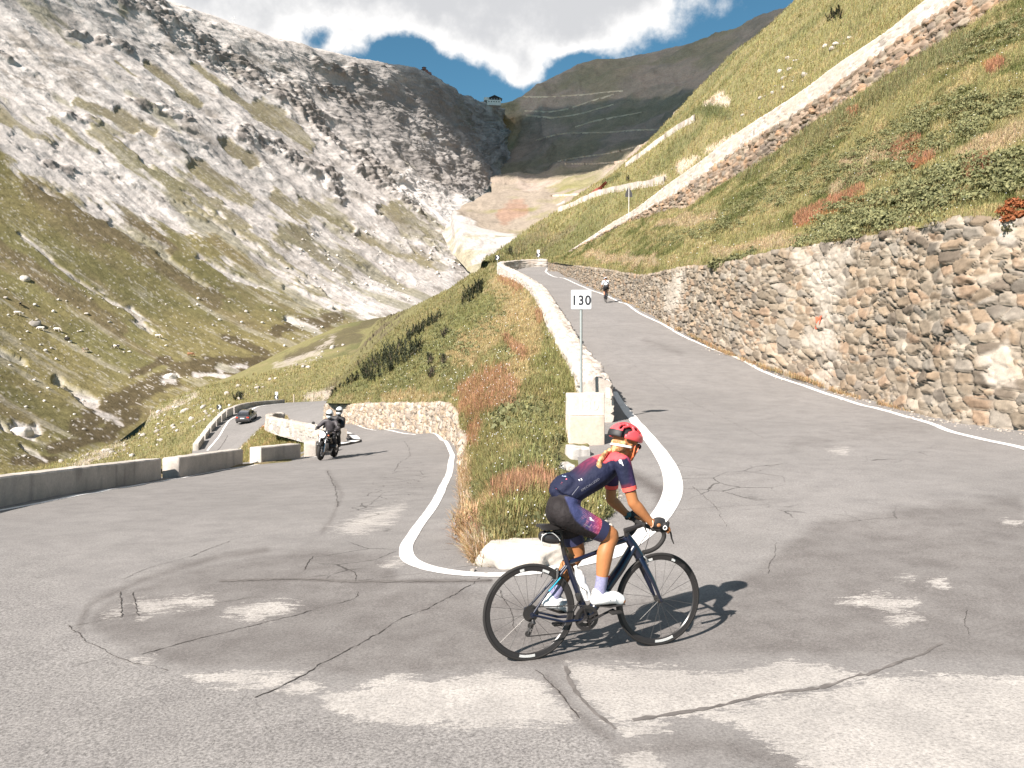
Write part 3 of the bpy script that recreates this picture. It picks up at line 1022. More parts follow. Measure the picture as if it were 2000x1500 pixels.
w_st = [('s', [(30, 262), (130, 330), (205, 358), (290, 388), (400, 440)], 17), ('s', [(415, 432), (470, 465), (515, 500)], 13), ('s', [(510, 498), (570, 528), (640, 562), (720, 600), (800, 618)], 9), ('s', [(200, 400), (310, 490), (400, 555)], 5), ('s', [(225, 430), (290, 475), (330, 500)], 11),
        ('s', [(38, 455), (100, 510), (190, 572), (250, 612), (296, 645)], 5), ('s', [(255, 605), (275, 635)], 10), ('s', [(392, 500), (440, 530), (500, 558)], 7), ('s', [(500, 555), (620, 602)], 3.5), ('s', [(0, 682), (45, 705)], 9), ('s', [(620, 465), (700, 528), (770, 560), (810, 612)], 13),
        ('s', [(640, 440), (740, 500), (800, 560)], 9), ('s', [(690, 590), (800, 606)], 10), ('s', [(560, 560), (660, 600)], 6), ('s', [(860, 480), (930, 510)], 9), ('s', [(560, 620), (640, 660), (700, 640)], 5),
        ('s', [(110, 745), (160, 770), (190, 790)], 9), ('s', [(30, 845), (60, 850)], 14), ('s', [(0, 830), (60, 880), (90, 900)], 5), ('s', [(320, 740), (345, 735)], 7), ('s', [(430, 720), (480, 715)], 8), ('s', [(190, 800), (240, 830)], 5), ('s', [(380, 730), (450, 735)], 4)]
h_st = [('s', [(60, 365), (140, 410), (200, 455)], 22), ('s', [(200, 440), (300, 500), (420, 585)], 20), ('s', [(0, 480), (120, 560), (240, 640)], 18), ('s', [(180, 420), (260, 440), (330, 490)], 16)]
b_st = [('s', [(150, 840), (220, 790), (300, 750), (360, 720), (520, 705)], 22), ('s', [(440, 660), (520, 690)], 12), ('s', [(540, 645), (640, 625), (660, 618)], 13), ('s', [(100, 880), (200, 850), (260, 810)], 16), ('s', [(30, 900), (110, 895)], 10), ('s', [(260, 730), (330, 700)], 10)]
d_st = [('s', [(200, -30), (290, 5), (345, 62), (420, 112)], 24), ('s', [(420, 112), (470, 140), (560, 190), (622, 242)], 17), ('s', [(560, 190), (640, 262), (720, 312), (770, 352)], 15), ('s', [(470, 262), (560, 300), (640, 342), (662, 388)], 13), ('s', [(250, 195), (300, 215), (362, 232)], 10), ('s', [(130, 222), (190, 238)], 9),
        ('s', [(130, 68), (165, 66)], 8), ('s', [(190, 80), (250, 100)], 8), ('s', [(90, 318), (140, 332)], 11), ('s', [(700, 330), (760, 370), (820, 412)], 11), ('s', [(0, 100), (20, 115)], 8), ('s', [(620, 125), (700, 140)], 12), ('s', [(620, 170), (700, 190)], 14)]
gry = [('p', [(560, 90), (770, 118), (850, 140), (950, 200), (1010, 290), (1000, 370), (900, 400), (780, 350), (640, 250), (590, 170)], 70)]
wA = fbm(xyz(sI * 70, tI * 9), 5, seed=41)
wB = fbm(xyz(sI * 190, tI * 40), 4, seed=42)
wC = fbm(mtn * .03, 5, seed=43)
warp = wA * .7 + wB * .5


def mk_mask(shapes, wp):
    m_ = np.full(M_u.shape, -9.0)
    for kind, pts, wd in shapes:
        m_ = np.maximum(m_, 1 - stroke_d(M_u, M_v, pts) / wd if kind == 's' else np.clip(poly_sd(M_u, M_v, pts) / wd, -9, 2))
    return sstep(-.1, .35, m_ + wp)


fine0 = fbm(xyz(sI * 330, tI * 60), 4, .65, seed=57)
low = np.clip(poly_sd(M_u, M_v, lowpoly) / 45, -3, 3)
grassm = np.maximum(sstep(-.2, .5, low + warp * 2.2 + .4 * fine0 + .1), mk_mask(g_st, warp * 1.7 + .45 * fine0))
white = mk_mask(w_st, wB * 1.4 + wA * .8 + .7 * fine0) * .92
grassm = grassm * (1 - white)
valley = sstep(0, 1, (M_u - 560) / 300) * sstep(400, 470, M_v)
grassm = grassm * (1 - .55 * valley * sstep(-.1, .3, wB + .15))
heath = mk_mask(h_st, warp * .9)
bank = mk_mask(b_st, warp * .9)
dark_m = mk_mask(d_st, warp)
greyer = mk_mask(gry, warp * .8)
band = fbm(xyz(sI * 150, tI * 16), 5, seed=44)
out_n = fbm(xyz(sI * 60 + .5 * wC, tI * 26 + sI * 9), 6, .62, seed=53)
fine_ = fbm(xyz(sI * 420, tI * 150), 4, .65, seed=54)
col_r = mixc(ROCK, SCREE, sstep(-.25, .35, wA))
col_r = mixc(col_r, np.array([.33, .295, .27]), sstep(.02, .36, out_n + .3 * fine_) * .6)
col_r = mixc(col_r, ROCK * .55, sstep(.16, .45, .8 * wA + .5 * band + .35 * fine_) * .6)
col_r = mixc(col_r, np.array([.24, .215, .19]), sstep(.14, .34, out_n + .35 * fine_) * sstep(-.1, .2, wC) * .75)
col_r = mixc(col_r, GRASS * 1.15 + 0 * col_r, sstep(.10, .32, fbm(xyz(sI * 45, tI * 7), 5, seed=55) + .25 * wB - .25 * tI) * .55)
col_r = mixc(col_r, ROCK * .55, greyer * (.45 + .4 * sstep(-.1, .3, fbm(mtn * .02, 4, seed=46) + .25 * fine_)))
col_r = mixc(col_r, DARKROCK * 1.35, dark_m * sstep(-.45, .15, wB + .3 * wC + .6 * fine_) * .85)
scr = sstep(0, 1, mk_mask([('s', [(800, 365), (870, 400), (930, 440), (1030, 466)], 34), ('s', [(880, 400), (960, 440), (980, 470), (920, 480)], 30)], warp * .5))
col_r = mixc(col_r, SCREE * 1.12, scr)
col_g = mixc(GRASS, GRASS2 * .95, sstep(-.2, .35, wC))
col_g = mixc(col_g, HEATH * 1.3, sstep(.0, .5, wA + .3 * wC) * .5)
col_g = mixc(col_g, HEATH * .9, heath * .7)
col_g = mixc(col_g, HEATH * .62, bank * .85)
col_g = col_g * (1 + .30 * fbm(xyz(sI * 260, tI * 120), 4, .65, seed=56))[..., None] * np.array([1.12, 1.03, 1.02])
speck = sstep(.50, .66, vnoise(xyz(sI * 900, tI * 340), 51) * .8 + .35 * wB)
col_g = mixc(col_g, SCREE, speck * np.where(bank > .3, .6, .38))
stk = sstep(.16, .42, fbm(xyz(sI * 120, tI * 6), 5, .6, seed=58) + .3 * wB) * (1 - np.clip(bank, 0, 1))
col_g = mixc(col_g, np.array([.33, .30, .25]), stk * .42)
col_g = mixc(col_g, np.array([.30, .275, .22]), sstep(.3, -.6, low) * .22)
cmt = mixc(col_r, col_g * 1.10, grassm * (1 - .08 * sstep(.3, -.6, low)))
# relief
rg = ridged(mtn * np.array([.012, .012, .02]), 6, seed=45)
rk = 1 - grassm
Yk = np.clip(mtn[..., 1] / 700, .25, 2)
nmt = normals(mtn)
if nmt[..., 2].mean() < 0:
    nmt = -nmt
strat = fbm(mtn * np.array([.02, .02, .16]), 5, .6, seed=49)
fr_ = fbm(mtn * .16, 5, .62, seed=52)
crag = np.clip(.25 + greyer * .5 + dark_m + sstep(.1, .4, wC) * .8, 0, 1.3) * rk
dpl = (rg - .45) * 7 * (0.35 + .65 * rk) * Yk + (fr_ * 1.5 + np.abs(strat) * 2.6) * crag * Yk + wB * .5 * rk * Yk + (wA * 2.6 + band * 1.2) * rk * Yk + dark_m * .6 * (2.2 * (.4 + ridged(mtn * .05, 4, seed=48)) + 3.0 * fr_ + 2.5 * np.abs(strat)) * Yk - white * .8
dpl = dpl * sstep(0, .10, tI) * (1 - .72 * sstep(.88, 1.0, tI))
mtn = mtn + nmt * dpl[..., None]
mo = mk('mountain', mtn.reshape(-1, 3), gridfaces(NVm, NUm), M_mount, col=cmt.reshape(-1, 3))
tag(mo, kind='structure')
B_mtn = bvh_of(mtn)

vf = np.array([[P(*q) + np.array([dx, 0, dz]) for q in MBASE[4:14]] for dx, dz in ((-14, -2), (0, -1.5), (40, -3), (170, -6))])
vf = curve_resample(vf.transpose(1, 0, 2), np.linspace(0, 9, 90)).transpose(1, 0, 2)
vf = curve_resample(vf, np.linspace(0, 3, 30))
vf[..., 2] += fbm(vf * .05, 4, seed=59) * 1.5
tag(mk('valley_floor', vf.reshape(-1, 3), gridfaces(30, 90), M_mount, col=mixc(SCREE + 0 * vf, GRASS + 0 * vf, sstep(-.1, .3, fbm(vf * .03, 4, seed=60))).reshape(-1, 3)), kind='structure')

# ---- dark mountain with the pass behind, and the pale valley head at its foot
DR = [[(908, 447, 640), (960, 459, 620), (1010, 466, 600), (1060, 490, 560), (1130, 470, 490), (1220, 400, 430), (1330, 280, 410), (1500, 130, 430), (1700, -50, 430)],
      [(882, 424, 690), (948, 436, 690), (1015, 446, 665), (1075, 445, 630), (1150, 410, 580), (1230, 350, 550), (1335, 250, 550), (1490, 100, 550), (1690, -60, 550)],
      [(893, 406, 770), (960, 392, 830), (1022, 391, 830), (1088, 389, 800), (1160, 371, 740), (1240, 318, 700), (1340, 228, 690), (1500, 80, 690), (1700, -70, 690)],
      [(958, 374, 960), (1008, 353, 1080), (1068, 345, 1090), (1125, 335, 1070), (1200, 322, 1030), (1280, 278, 1000), (1380, 180, 960), (1540, 50, 940), (1720, -80, 940)],
      [(930, 305, 1440), (1050, 290, 1300), (1100, 280, 1260), (1160, 270, 1220), (1240, 255, 1180), (1340, 210, 1140), (1440, 110, 1100), (1570, 40, 1080), (1740, -90, 1080)],
      [(920, 235, 1490), (1040, 215, 1390), (1100, 205, 1370), (1170, 200, 1340), (1270, 180, 1310), (1380, 140, 1270), (1500, 60, 1220), (1610, 20, 1180), (1760, -100, 1180)],
      [(905, 200, 1500), (988, 201, 1470), (1052, 165, 1480), (1130, 125, 1500), (1250, 106, 1490), (1400, 70, 1440), (1570, 0, 1350), (1680, -60, 1300), (1800, -160, 1280)],
      [(925, 240, 1560), (985, 240, 1580), (1050, 210, 1600), (1130, 170, 1620), (1250, 150, 1610), (1400, 115, 1560), (1570, 50, 1460), (1700, 0, 1420), (1820, -100, 1400)]]
NUd, NVd = 420, 300
dm = loft(DR, NUd, NVd)
D_u, D_v = pix(dm)
dn = normals(dm)
if dn[..., 1].mean() > 0:
    dn = -dn
iD = np.linspace(0, 1, NVd)[:, None]
rr_ = ridged(dm * np.array([.010, .006, .010]), 6, seed=61)
r2 = fbm(dm * .03, 5, seed=62)
dk_fac = sstep(400, 330, D_v + 12 * r2)
dp = ((rr_ - .5) * 20 * (.3 + .7 * dk_fac) + r2 * 5) * np.where(iD > .85, .55, 1) * sstep(0, .1, iD)
cD = mixc(SCHIST, SCHIST * np.array([.8, .85, .85]), sstep(-.2, .3, r2))
cD = mixc(cD, GRASS2 * 1.35, sstep(-.05, .35, fbm(dm * .012, 4, seed=63) + sstep(230, 330, D_v) * .2) * .38)
cD = mixc(cD, np.array([.38, .27, .21]), np.clip(sstep(0, .4, fbm(dm * .02, 4, seed=65)) * sstep(260, 120, D_v), 0, 1) * .3)
pal = mixc(np.array([.25, .21, .17]), GRASS * 1.3, sstep(-.15, .25, fbm(dm * .02, 5, seed=64) + (D_u - 1075) / 300))
pal = paint(D_u, D_v, pal, np.array([.26, .15, .105]), [('s', [(985, 425), (1020, 410)], 16)], r2, .6)
pal = paint(D_u, D_v, pal, SCREE * .8, [('s', [(880, 420), (930, 450), (1030, 468)], 9), ('s', [(1090, 400), (1100, 395)], 4)], r2, .9)
pal = paint(D_u, D_v, pal, np.array([.33, .27, .23]), [('s', [(1030, 350), (1075, 345)], 22)], r2, .8)
cD = mixc(pal, cD, sstep(372, 338, D_v + 14 * r2))
dm = dm + dn * dp[..., None]
do_ = mk('mountain_pass', dm.reshape(-1, 3), gridfaces(NVd, NUd), M_mount, col=cD.reshape(-1, 3))
tag(do_, kind='structure')
B_pass = bvh_of(dm)

# ---- head of the valley: the white scree that runs out below the pale spur
VB = [(862, 455, 690), (880, 490, 630), (905, 520, 575), (930, 545, 520), (955, 565, 470), (1005, 572, 440), (1070, 565, 425), (1130, 550, 420)]
ledge = dm[1:60:3, 0][::-1]                               # the spur's own foot line, so that the sheets join
foot_ = dm[0, 0:210:4]
tline = np.concatenate([ledge, foot_]) + np.array([0, .6, .4])
tl = np.r_[0, np.cumsum(np.linalg.norm(np.diff(tline, axis=0), axis=1))]
top_ = curve_resample(tline, np.linspace(0, tl[-1], 160), tl, True)
vb_ = np.array([P(*q) for q in VB])
bot_ = curve_resample(vb_, np.linspace(0, len(VB) - 1, 160))
vh = top_[None] + (bot_ - top_)[None] * (np.linspace(0, 1, 60)[:, None, None])
vh_u, vh_v = pix(vh)
nvh = fbm(vh * .05, 5, seed=66)
vh[..., 2] += nvh * 1.6 * sstep(0, .15, np.linspace(0, 1, 60))[:, None]
cvh = mixc(SCREE * .66 + 0 * vh, np.array([.26, .235, .175]) + 0 * vh, sstep(-.05, .3, nvh + (vh_v - 490) / 90))
cvh = mixc(cvh, SCREE * 1.2, sstep(.45, .55, 1 - stroke_d(vh_u, vh_v, [(975, 470), (1000, 469), (1028, 466)]) / 12 + .3 * nvh))
cvh = cvh * (1 + .45 * fbm(vh * np.array([.35, .12, .2]), 5, .65, seed=67) + .25 * fbm(vh * 1.1, 3, seed=68))[..., None]
cvh = mixc(cvh, GRASS * 1.2 + 0 * vh, sstep(.12, .4, fbm(vh * .06, 5, .6, seed=69)) * .5)
tag(mk('valley_floor', vh.reshape(-1, 3), gridfaces(60, 160), M_mount, col=cvh.reshape(-1, 3)), kind='structure')

# ---- sunlit hill above the second leg of the road
A0 = [(972, 524, 117.5), (1000, 516, 118), (1050, 512, 118), (1113, 497, 117), (1191, 447, 98), (1240, 416, 90), (1305, 366, 82), (1370, 320, 75), (1442, 265, 68), (1559, 190, 60), (1640, 130, 55), (1730, 70, 51), (1808, 8, 48), (1960, -105, 43), (2150, -230, 38)]
A1 = [(938, 531, 140), (947, 523, 150), (1000, 487, 190), (1077, 436, 230), (1126, 402, 250), (1175, 370, 265), (1221, 324, 280), (1266, 282, 285), (1321, 230, 280), (1370, 178, 270), (1419, 126, 260), (1454, 99, 250), (1570, -2, 230), (1700, -140, 205), (1800, -270, 180)]
A2 = [(u, v + 30, Y * 1.25) for u, v, Y in A1]
hill = loft([A0, A1, A2], 340, 260, tv=np.array([0, 1.0, 1.18]))
H_u, H_v = pix(hill)
nz = fbm(hill * .05, 5, seed=71)
nz2 = fbm(hill * .3, 4, seed=72)
tH = np.linspace(0, 1.18, 260)[:, None]
hill[..., 2] += (fbm(hill * .03, 4, seed=73) * 3.0 + nz2 * .5) * sstep(0, .15, tH) * (1 - .8 * sstep(.85, 1, tH)) * sstep(.0, .2, np.linspace(0, 1, 340))[None, :]
cH = mixc(GRASS * 1.1, GRASS2 * 1.05, sstep(0, .35, nz))
cH = mixc(cH, DRY, sstep(.0, .4, nz2) * .4)
cH = paint(H_u, H_v, cH, np.array([.40, .34, .29]), [('s', [(1390, 285), (1435, 268)], 12), ('s', [(1330, 318), (1365, 300)], 7), ('s', [(1378, 222), (1420, 205)], 7), ('s', [(1280, 345), (1300, 335)], 3.5)], nz2 * .9, .9)
cH = paint(H_u, H_v, cH, np.array([.055, .065, .026]), [('s', [(1350, 240), (1420, 222)], 8), ('s', [(1180, 372), (1210, 350)], 5)], nz2 * .8, .7)
cH = paint(H_u, H_v, cH, HEATH * 1.2, [('s', [(1010, 490), (1060, 455)], 12), ('s', [(1050, 500), (1120, 450)], 7)], nz2, .5)
ho = mk('hillside', hill.reshape(-1, 3), gridfaces(260, 340), M_hill, col=cH.reshape(-1, 3))
tag(ho, kind='structure')
B_hill = bvh_of(hill)

# ---- bank between the tall wall and the second leg
C0 = [(1070, 512, 111), (1099, 515, 95), (1143, 522, 79.5), (1202, 529, 62.6), (1260, 537, 49.6), (1307, 528, 42), (1392, 518, 34.5), (1491, 498, 29), (1588, 481, 25.9), (1660, 471, 23.6), (1732, 456, 21.6), (1815, 442, 19.2), (1894, 424, 17.8), (1948, 428, 17), (2060, 440, 16), (2300, 440, 14)]
C2 = [(1090, 503, 114), (1100, 500, 111), (1113, 493, 108.3), (1175, 461, 97.3), (1240, 429, 88.3), (1289, 411, 82.3), (1337, 401, 77.3), (1386, 371, 72.3), (1435, 340, 68.3), (1500, 306, 62.3), (1600, 230, 56.3), (1700, 165, 51.3), (1800, 102, 47.3), (1900, 40, 43.8), (2000, -20, 41.3), (2250, -140, 37.3)]
bank_ = loft([C0, C2], 420, 280)
K_u, K_v = pix(bank_)
tK = np.linspace(0, 1, 280)[:, None]
nz = fbm(bank_ * .3, 5, seed=81)
nz2 = fbm(bank_ * 1.3, 4, seed=82)
bank_ = bank_ + np.array([-.5, -.3, .8]) * ((fbm(bank_ * .25, 5, seed=83) * .9 + nz2 * .18) * sstep(0, .08, tK) * sstep(1, .92, tK))[..., None]
cK = mixc(GRASS * 1.05, np.array([.072, .078, .028]), sstep(-.1, .3, nz))
cK = mixc(cK, DRY * 1.05, sstep(.05, .45, nz2) * .6)
k_red = [('s', [(1570, 425), (1630, 400)], 9), ('s', [(1640, 395), (1680, 375)], 5), ('s', [(1745, 300), (1785, 280)], 10), ('s', [(1780, 325), (1815, 315)], 8), ('s', [(1660, 225), (1672, 220)], 8), ('s', [(1935, 140), (1950, 130)], 10), ('s', [(1890, 345), (1920, 330)], 10), ('s', [(1560, 435), (1590, 420)], 11)]
cK = paint(K_u, K_v, cK, RUST, k_red, nz2, .7)
cK = paint(K_u, K_v, cK, np.array([.26, .2, .14]), [('s', [(1890, 320), (1990, 260)], 22), ('s', [(1650, 320), (1760, 290)], 14), ('s', [(1290, 440), (1400, 430)], 10), ('s', [(1400, 500), (1560, 470)], 10), ('s', [(1620, 365), (1700, 330)], 9), ('s', [(1150, 500), (1280, 515)], 10)], nz2, .65)
ko = mk('hillside', bank_.reshape(-1, 3), gridfaces(280, 420), M_hill, col=cK.reshape(-1, 3))
tag(ko, kind='structure')
B_bank = bvh_of(bank_)

# ---- small bank inside the lower bend
E0 = [(560, 812, 98), (530, 823.5, 95.5), (505, 842, 91), (480, 867, 87), (440, 905, 80)]
E1 = [(560, 828, 75), (540, 833, 74), (530, 850, 70), (530, 868, 62), (520, 905, 55)]
E2 = [(545, 826, 58.5), (534, 832, 58.2), (570, 848, 54), (612, 858, 49.5), (672, 868, 44.3)]
lb = loft([E0, E1, E2], 120, 70)
lb[..., 2] += fbm(lb * .5, 4, seed=91) * .35 * sstep(0, .2, np.linspace(0, 1, 70))[:, None]
l_u, l_v = pix(lb)
nl = fbm(lb * .5, 4, seed=92)
cl = mixc(GRASS * 1.1, DRY, sstep(-.1, .3, nl))
cl = paint(l_u, l_v, cl, RUST * 1.2, [('s', [(520, 830), (560, 842)], 10)], nl, .8)
lo_ = mk('hillside', lb.reshape(-1, 3), gridfaces(70, 120), M_hill, col=cl.reshape(-1, 3))
tag(lo_, kind='structure')
B_low = bvh_of(lb)

# ---- verge under the barriers and the wide ground sheet below everything
gxx, gyy = np.meshgrid(np.linspace(-1, 1, 90), np.linspace(-1, 1, 90))
gX, gY = 5000 * gxx * np.abs(gxx), 5000 * gyy * np.abs(gyy)
gZ = -32.0 - 0.0 * gX + np.where(np.hypot(gX, gY) > 600, 6 * fbm(xyz(gX * .004, gY * .004), 4, seed=95), 0)
go = mk('ground', np.stack([gX, gY, gZ], -1).reshape(-1, 3), gridfaces(90, 90), M_mount, col=np.tile(GRASS2, (8100, 1)))
tag(go, kind='structure')
# shoulder of the road outside the concrete blocks, falling to the meadow
V0r = [(-130, 1030, 11.5), (0, 1001, 13.0), (317, 940, 21.6), (475, 912, 27.0), (588, 897, 30), (670, 872, 42)]
sh_in = [onroad(u, v, y) for u, v, y in V0r]
g_sh = []
for k, off, dz in ((0, -.2, -.02), (1, .5, -.05), (2, 2.0, -1.0), (3, 7.0, -4.5), (4, 16.0, -7.6), (5, 42.0, -10.5)):
    row = []
    for i, p in enumerate(sh_in):
        a = sh_in[min(i + 1, 5)] - sh_in[max(i - 1, 0)]
        nrm = np.array([-a[1], a[0], 0]) / np.hypot(a[0], a[1])
        q = p + nrm * (off + .35)
        q[2] = p[2] + dz - (.0 if k < 3 else 0)
        row.append(q)
    g_sh.append(curve_resample(np.array(row), np.linspace(0, 5, 100)))
g_sh = np.array(g_sh)
g_sh = curve_resample(g_sh, np.linspace(0, 5, 30))
c_sh = mixc(DRY * .9 + 0 * g_sh, GRASS + 0 * g_sh, sstep(-.2, .3, fbm(g_sh * .7, 4, seed=97)))
vo_ = mk('verge', g_sh.reshape(-1, 3), gridfaces(30, 100), M_hill, col=c_sh.reshape(-1, 3))
tag(vo_, kind='structure')

# ---- the cloud whose shade lies on the dark mountain (it floats high above, towards the sun)
nC = 90
th_, ph_ = np.meshgrid(np.linspace(0, math.pi, nC // 2), np.linspace(0, 2 * math.pi, nC))
cx_ = np.stack([np.sin(th_) * np.cos(ph_), np.sin(th_) * np.sin(ph_), np.cos(th_)], -1)
CLZ = 1500.0
sh = np.array(tosun) / tosun.z


def cloud_at(gx_, gy_, gz_):
    return np.array([gx_, gy_, gz_]) + sh * (CLZ - gz_)


cc0 = cloud_at(470, 1535, 300)
cv_ = cx_ * np.array([760, 420, 70]) * (1 + .10 * fbm(cx_ * 2.2, 5, seed=111) + .05 * fbm(cx_ * 6, 4, seed=112))[..., None]
cv_[..., 0] += 0.25 * cv_[..., 1]
M_cloud, nt, b = new_mat('cloud_white')
b.inputs['Base Color'].default_value = (.85, .85, .85, 1)
b.inputs['Roughness'].default_value = 1
tp = nt.nodes.new('ShaderNodeBsdfTransparent')
mxs = nt.nodes.new('ShaderNodeMixShader')
mxs.inputs[0].default_value = .32                       # thin cloud: lets part of the sun through
L(nt, b.outputs[0], mxs.inputs[1])
L(nt, tp.outputs[0], mxs.inputs[2])
L(nt, mxs.outputs[0], nt.nodes['Material Output'].inputs['Surface'])
clo = mk('cloud', (cv_ + cc0).reshape(-1, 3), gridfaces(nC, nC // 2), M_cloud)
tag(clo, kind='structure')
cv2 = cx_ * np.array([285, 250, 50]) * (1 + .16 * fbm(cx_ * 2.6 + 9, 5, seed=113) + .07 * fbm(cx_ * 7, 4, seed=114))[..., None]
clo2 = mk('cloud', (cv2 + cloud_at(45, 1255, 320)).reshape(-1, 3), gridfaces(nC, nC // 2), M_cloud)
tag(clo2, kind='structure')
# ================================================================ STONE WALLS
def voro2(x, z, seed=0, jit=.85):
    ix, iz = np.floor(x).astype(np.int64), np.floor(z).astype(np.int64)
    F1 = np.full(x.shape, 9.0)
    F2 = np.full(x.shape, 9.0)
    ID = np.zeros(x.shape)
    DX = np.zeros(x.shape)
    DZ = np.zeros(x.shape)
    for a in (-1, 0, 1, ):
        for c in (-1, 0, 1):
            jx, jz = ix + a, iz + c
            qx = jx + .5 + jit * (_h(jx, jz, 0 * jx, seed) - .5)
            qz = jz + .5 + jit * (_h(jx, jz, 0 * jx + 7, seed) - .5)
            d = np.hypot(x - qx, z - qz)
            hid = _h(jx, jz, 0 * jx + 13, seed)
            nearer = d < F1
            F2 = np.where(nearer, F1, np.minimum(F2, d))
            ID = np.where(nearer, hid, ID)
            DX = np.where(nearer, x - qx, DX)
            DZ = np.where(nearer, z - qz, DZ)
            F1 = np.minimum(F1, d)
    return F1, F2, ID, DX, DZ


def adaptive(row, K, dmin, k):
    t = np.linspace(0, K - 1, 3000)
    q = curve_resample(row, t)
    seg = np.linalg.norm(np.diff(q, axis=0), axis=1)
    step = np.maximum(dmin, k * np.hypot(q[:-1, 0], q[:-1, 1]))
    c = np.r_[0, np.cumsum(seg / step)]
    n = max(6, int(c[-1]))
    return np.interp(np.linspace(0, c[-1], n), c, t)


PAL_RUB = 1.0 * np.array([[.200, .160, .118], [.225, .172, .122], [.165, .140, .115], [.250, .185, .128], [.205, .178, .148], [.245, .172, .118], [.142, .114, .088], [.275, .232, .185], [.232, .190, .145], [.180, .145, .108]])
PAL_PALE = np.array([[.44, .39, .34], [.50, .45, .40], [.38, .33, .29], [.45, .37, .31], [.53, .48, .43], [.41, .37, .34]])
PAL_WARM = .72 * np.array([[.42, .33, .25], [.50, .42, .34], [.35, .27, .20], [.46, .34, .23], [.55, .48, .40], [.30, .25, .21]])
PAL_DARK = np.array([[.19, .14, .105], [.24, .165, .115], [.15, .12, .098], [.27, .20, .15], [.21, .17, .13], [.30, .19, .12]])


def wall_sheet(name, rows, subs, dmin, k, cw, ch, depth, pal, mortar, seed, parent=None, mat=None, smear=None, gapdark=0.0, wob=.25, kmod=None, closed_ends=True):
    """rows: polylines (n,3) from the foot over the top to the back; displaced by irregular stones"""
    rows = [np.array(r, float) for r in rows]
    K = len(rows[0])
    ts = adaptive(rows[0] if kmod is None else rows[kmod], K, dmin, k)
    R = [curve_resample(r, ts) for r in rows]
    G, tag_r = [], []
    for i, sb in enumerate(subs):
        for j in range(sb):
            G.append(R[i] + (R[i + 1] - R[i]) * j / sb)
    G.append(R[-1])
    G = np.array(G)
    X = np.r_[0, np.cumsum(np.linalg.norm(np.diff(G[len(G) // 3], axis=0), axis=1))][None, :] + np.zeros(G.shape[:2])
    Z = np.concatenate([np.zeros((1, G.shape[1])), np.cumsum(np.linalg.norm(np.diff(G, axis=0), axis=2), axis=0)])
    wx = X / cw + wob * fbm(xyz(X * .9, Z * .9), 3, seed=seed + 1) * 1.4
    wz = Z / ch + wob * fbm(xyz(X * .9, Z * .9, 7.0), 3, seed=seed + 2) * 1.4
    F1, F2, ID, DX, DZ = voro2(wx, wz, seed)
    F1b, F2b, IDb, _, _ = voro2(wx * 2.1 + 5, wz * 2.1, seed + 5)
    small = ID < .22                                   # some stones are broken into smaller ones
    e = np.where(small, np.minimum(F2 - F1, (F2b - F1b) * .7), F2 - F1)
    ID = np.where(small, IDb, ID)
    r1 = np.modf(ID * 37.7)[0]
    r2 = np.modf(ID * 91.3)[0]
    r3 = np.modf(ID * 173.1)[0]
    body = sstep(.015, .15, e)
    hgt = body * (.45 + .8 * r1) + body * ((r2 - .5) * DX + (r3 - .6) * DZ) * 2.3
    fn = fbm(xyz(X * 5 + 3 * ID, Z * 15 + X * (r1 - .5) * 9), 4, .6, seed=seed + 9)
    hgt = hgt + .34 * fn * body + .1 * fn
    sm = np.zeros(X.shape)
    U_, V_ = pix(G)
    if smear is not None:
        sm = smear(U_, V_, X, Z)
        hgt = hgt * (1 - .72 * sm) + .55 * sm + .18 * sm * fbm(xyz(X * 5, Z * 5), 4, seed=seed + 3)
    nr = normals(G)
    # outwards = away from the wall's middle
    mid = G.mean(axis=0, keepdims=True)
    sgn = np.sign(((G - mid) * nr).sum(-1).mean())
    nr = nr * (sgn if sgn != 0 else 1)
    G2 = G + nr * (hgt * depth)[..., None]
    ci = pal[(np.modf(ID * 61.7)[0] * len(pal)).astype(int) % len(pal)]
    c = ci * (.8 + .4 * np.modf(ID * 13.9)[0])[..., None]
    c = c * (1 + .34 * fbm(xyz(X * 4, Z * 16 + X * (r1 - .5) * 9), 5, .65, seed=seed + 4))[..., None]
    lich = sstep(.25, .5, fbm(xyz(X * 2.2, Z * 2.2, 3.0), 4, seed=seed + 6))
    c = mixc(c, np.array([.40, .37, .31]), lich * .22)
    gap = 1 - sstep(.03, .14, e + .06 * fn)
    c = mixc(c, mortar + 0 * c, gap * .85)
    if gapdark > 0:
        hole = sstep(.05, .35, fbm(xyz(X * 1.5, Z * 1.5, 5.0), 3, seed=seed + 8)) * gap * gapdark
        c = mixc(c, np.array([.05, .043, .036]), hole)
        G2 = G2 - nr * (hole * depth * .9)[..., None]
    if smear is not None:
        c = mixc(c, np.array([.43, .38, .325]) * (1 + .25 * fn)[..., None], sm * .8)
    f = gridfaces(*G.shape[:2])
    V = G2.reshape(-1, 3)
    C = c.reshape(-1, 3)
    o = mk(name, V, f, mat or M_stone, parent, col=C)
    if closed_ends:
        nv, nu = G.shape[:2]
        bm = bmesh.new()
        bm.from_mesh(o.data)
        bm.verts.ensure_lookup_table()
        for col_ in (0, nu - 1):
            try:
                bm.faces.new([bm.verts[i * nu + col_] for i in range(nv)])
            except ValueError:
                pass
        bmesh.ops.recalc_face_normals(bm, faces=bm.faces)
        bm.to_mesh(o.data)
        bm.free()
    return o, G2


def cnoise(U_, V_, s, seed):
    return fbm(xyz(U_ * s, V_ * s), 4, seed=seed)


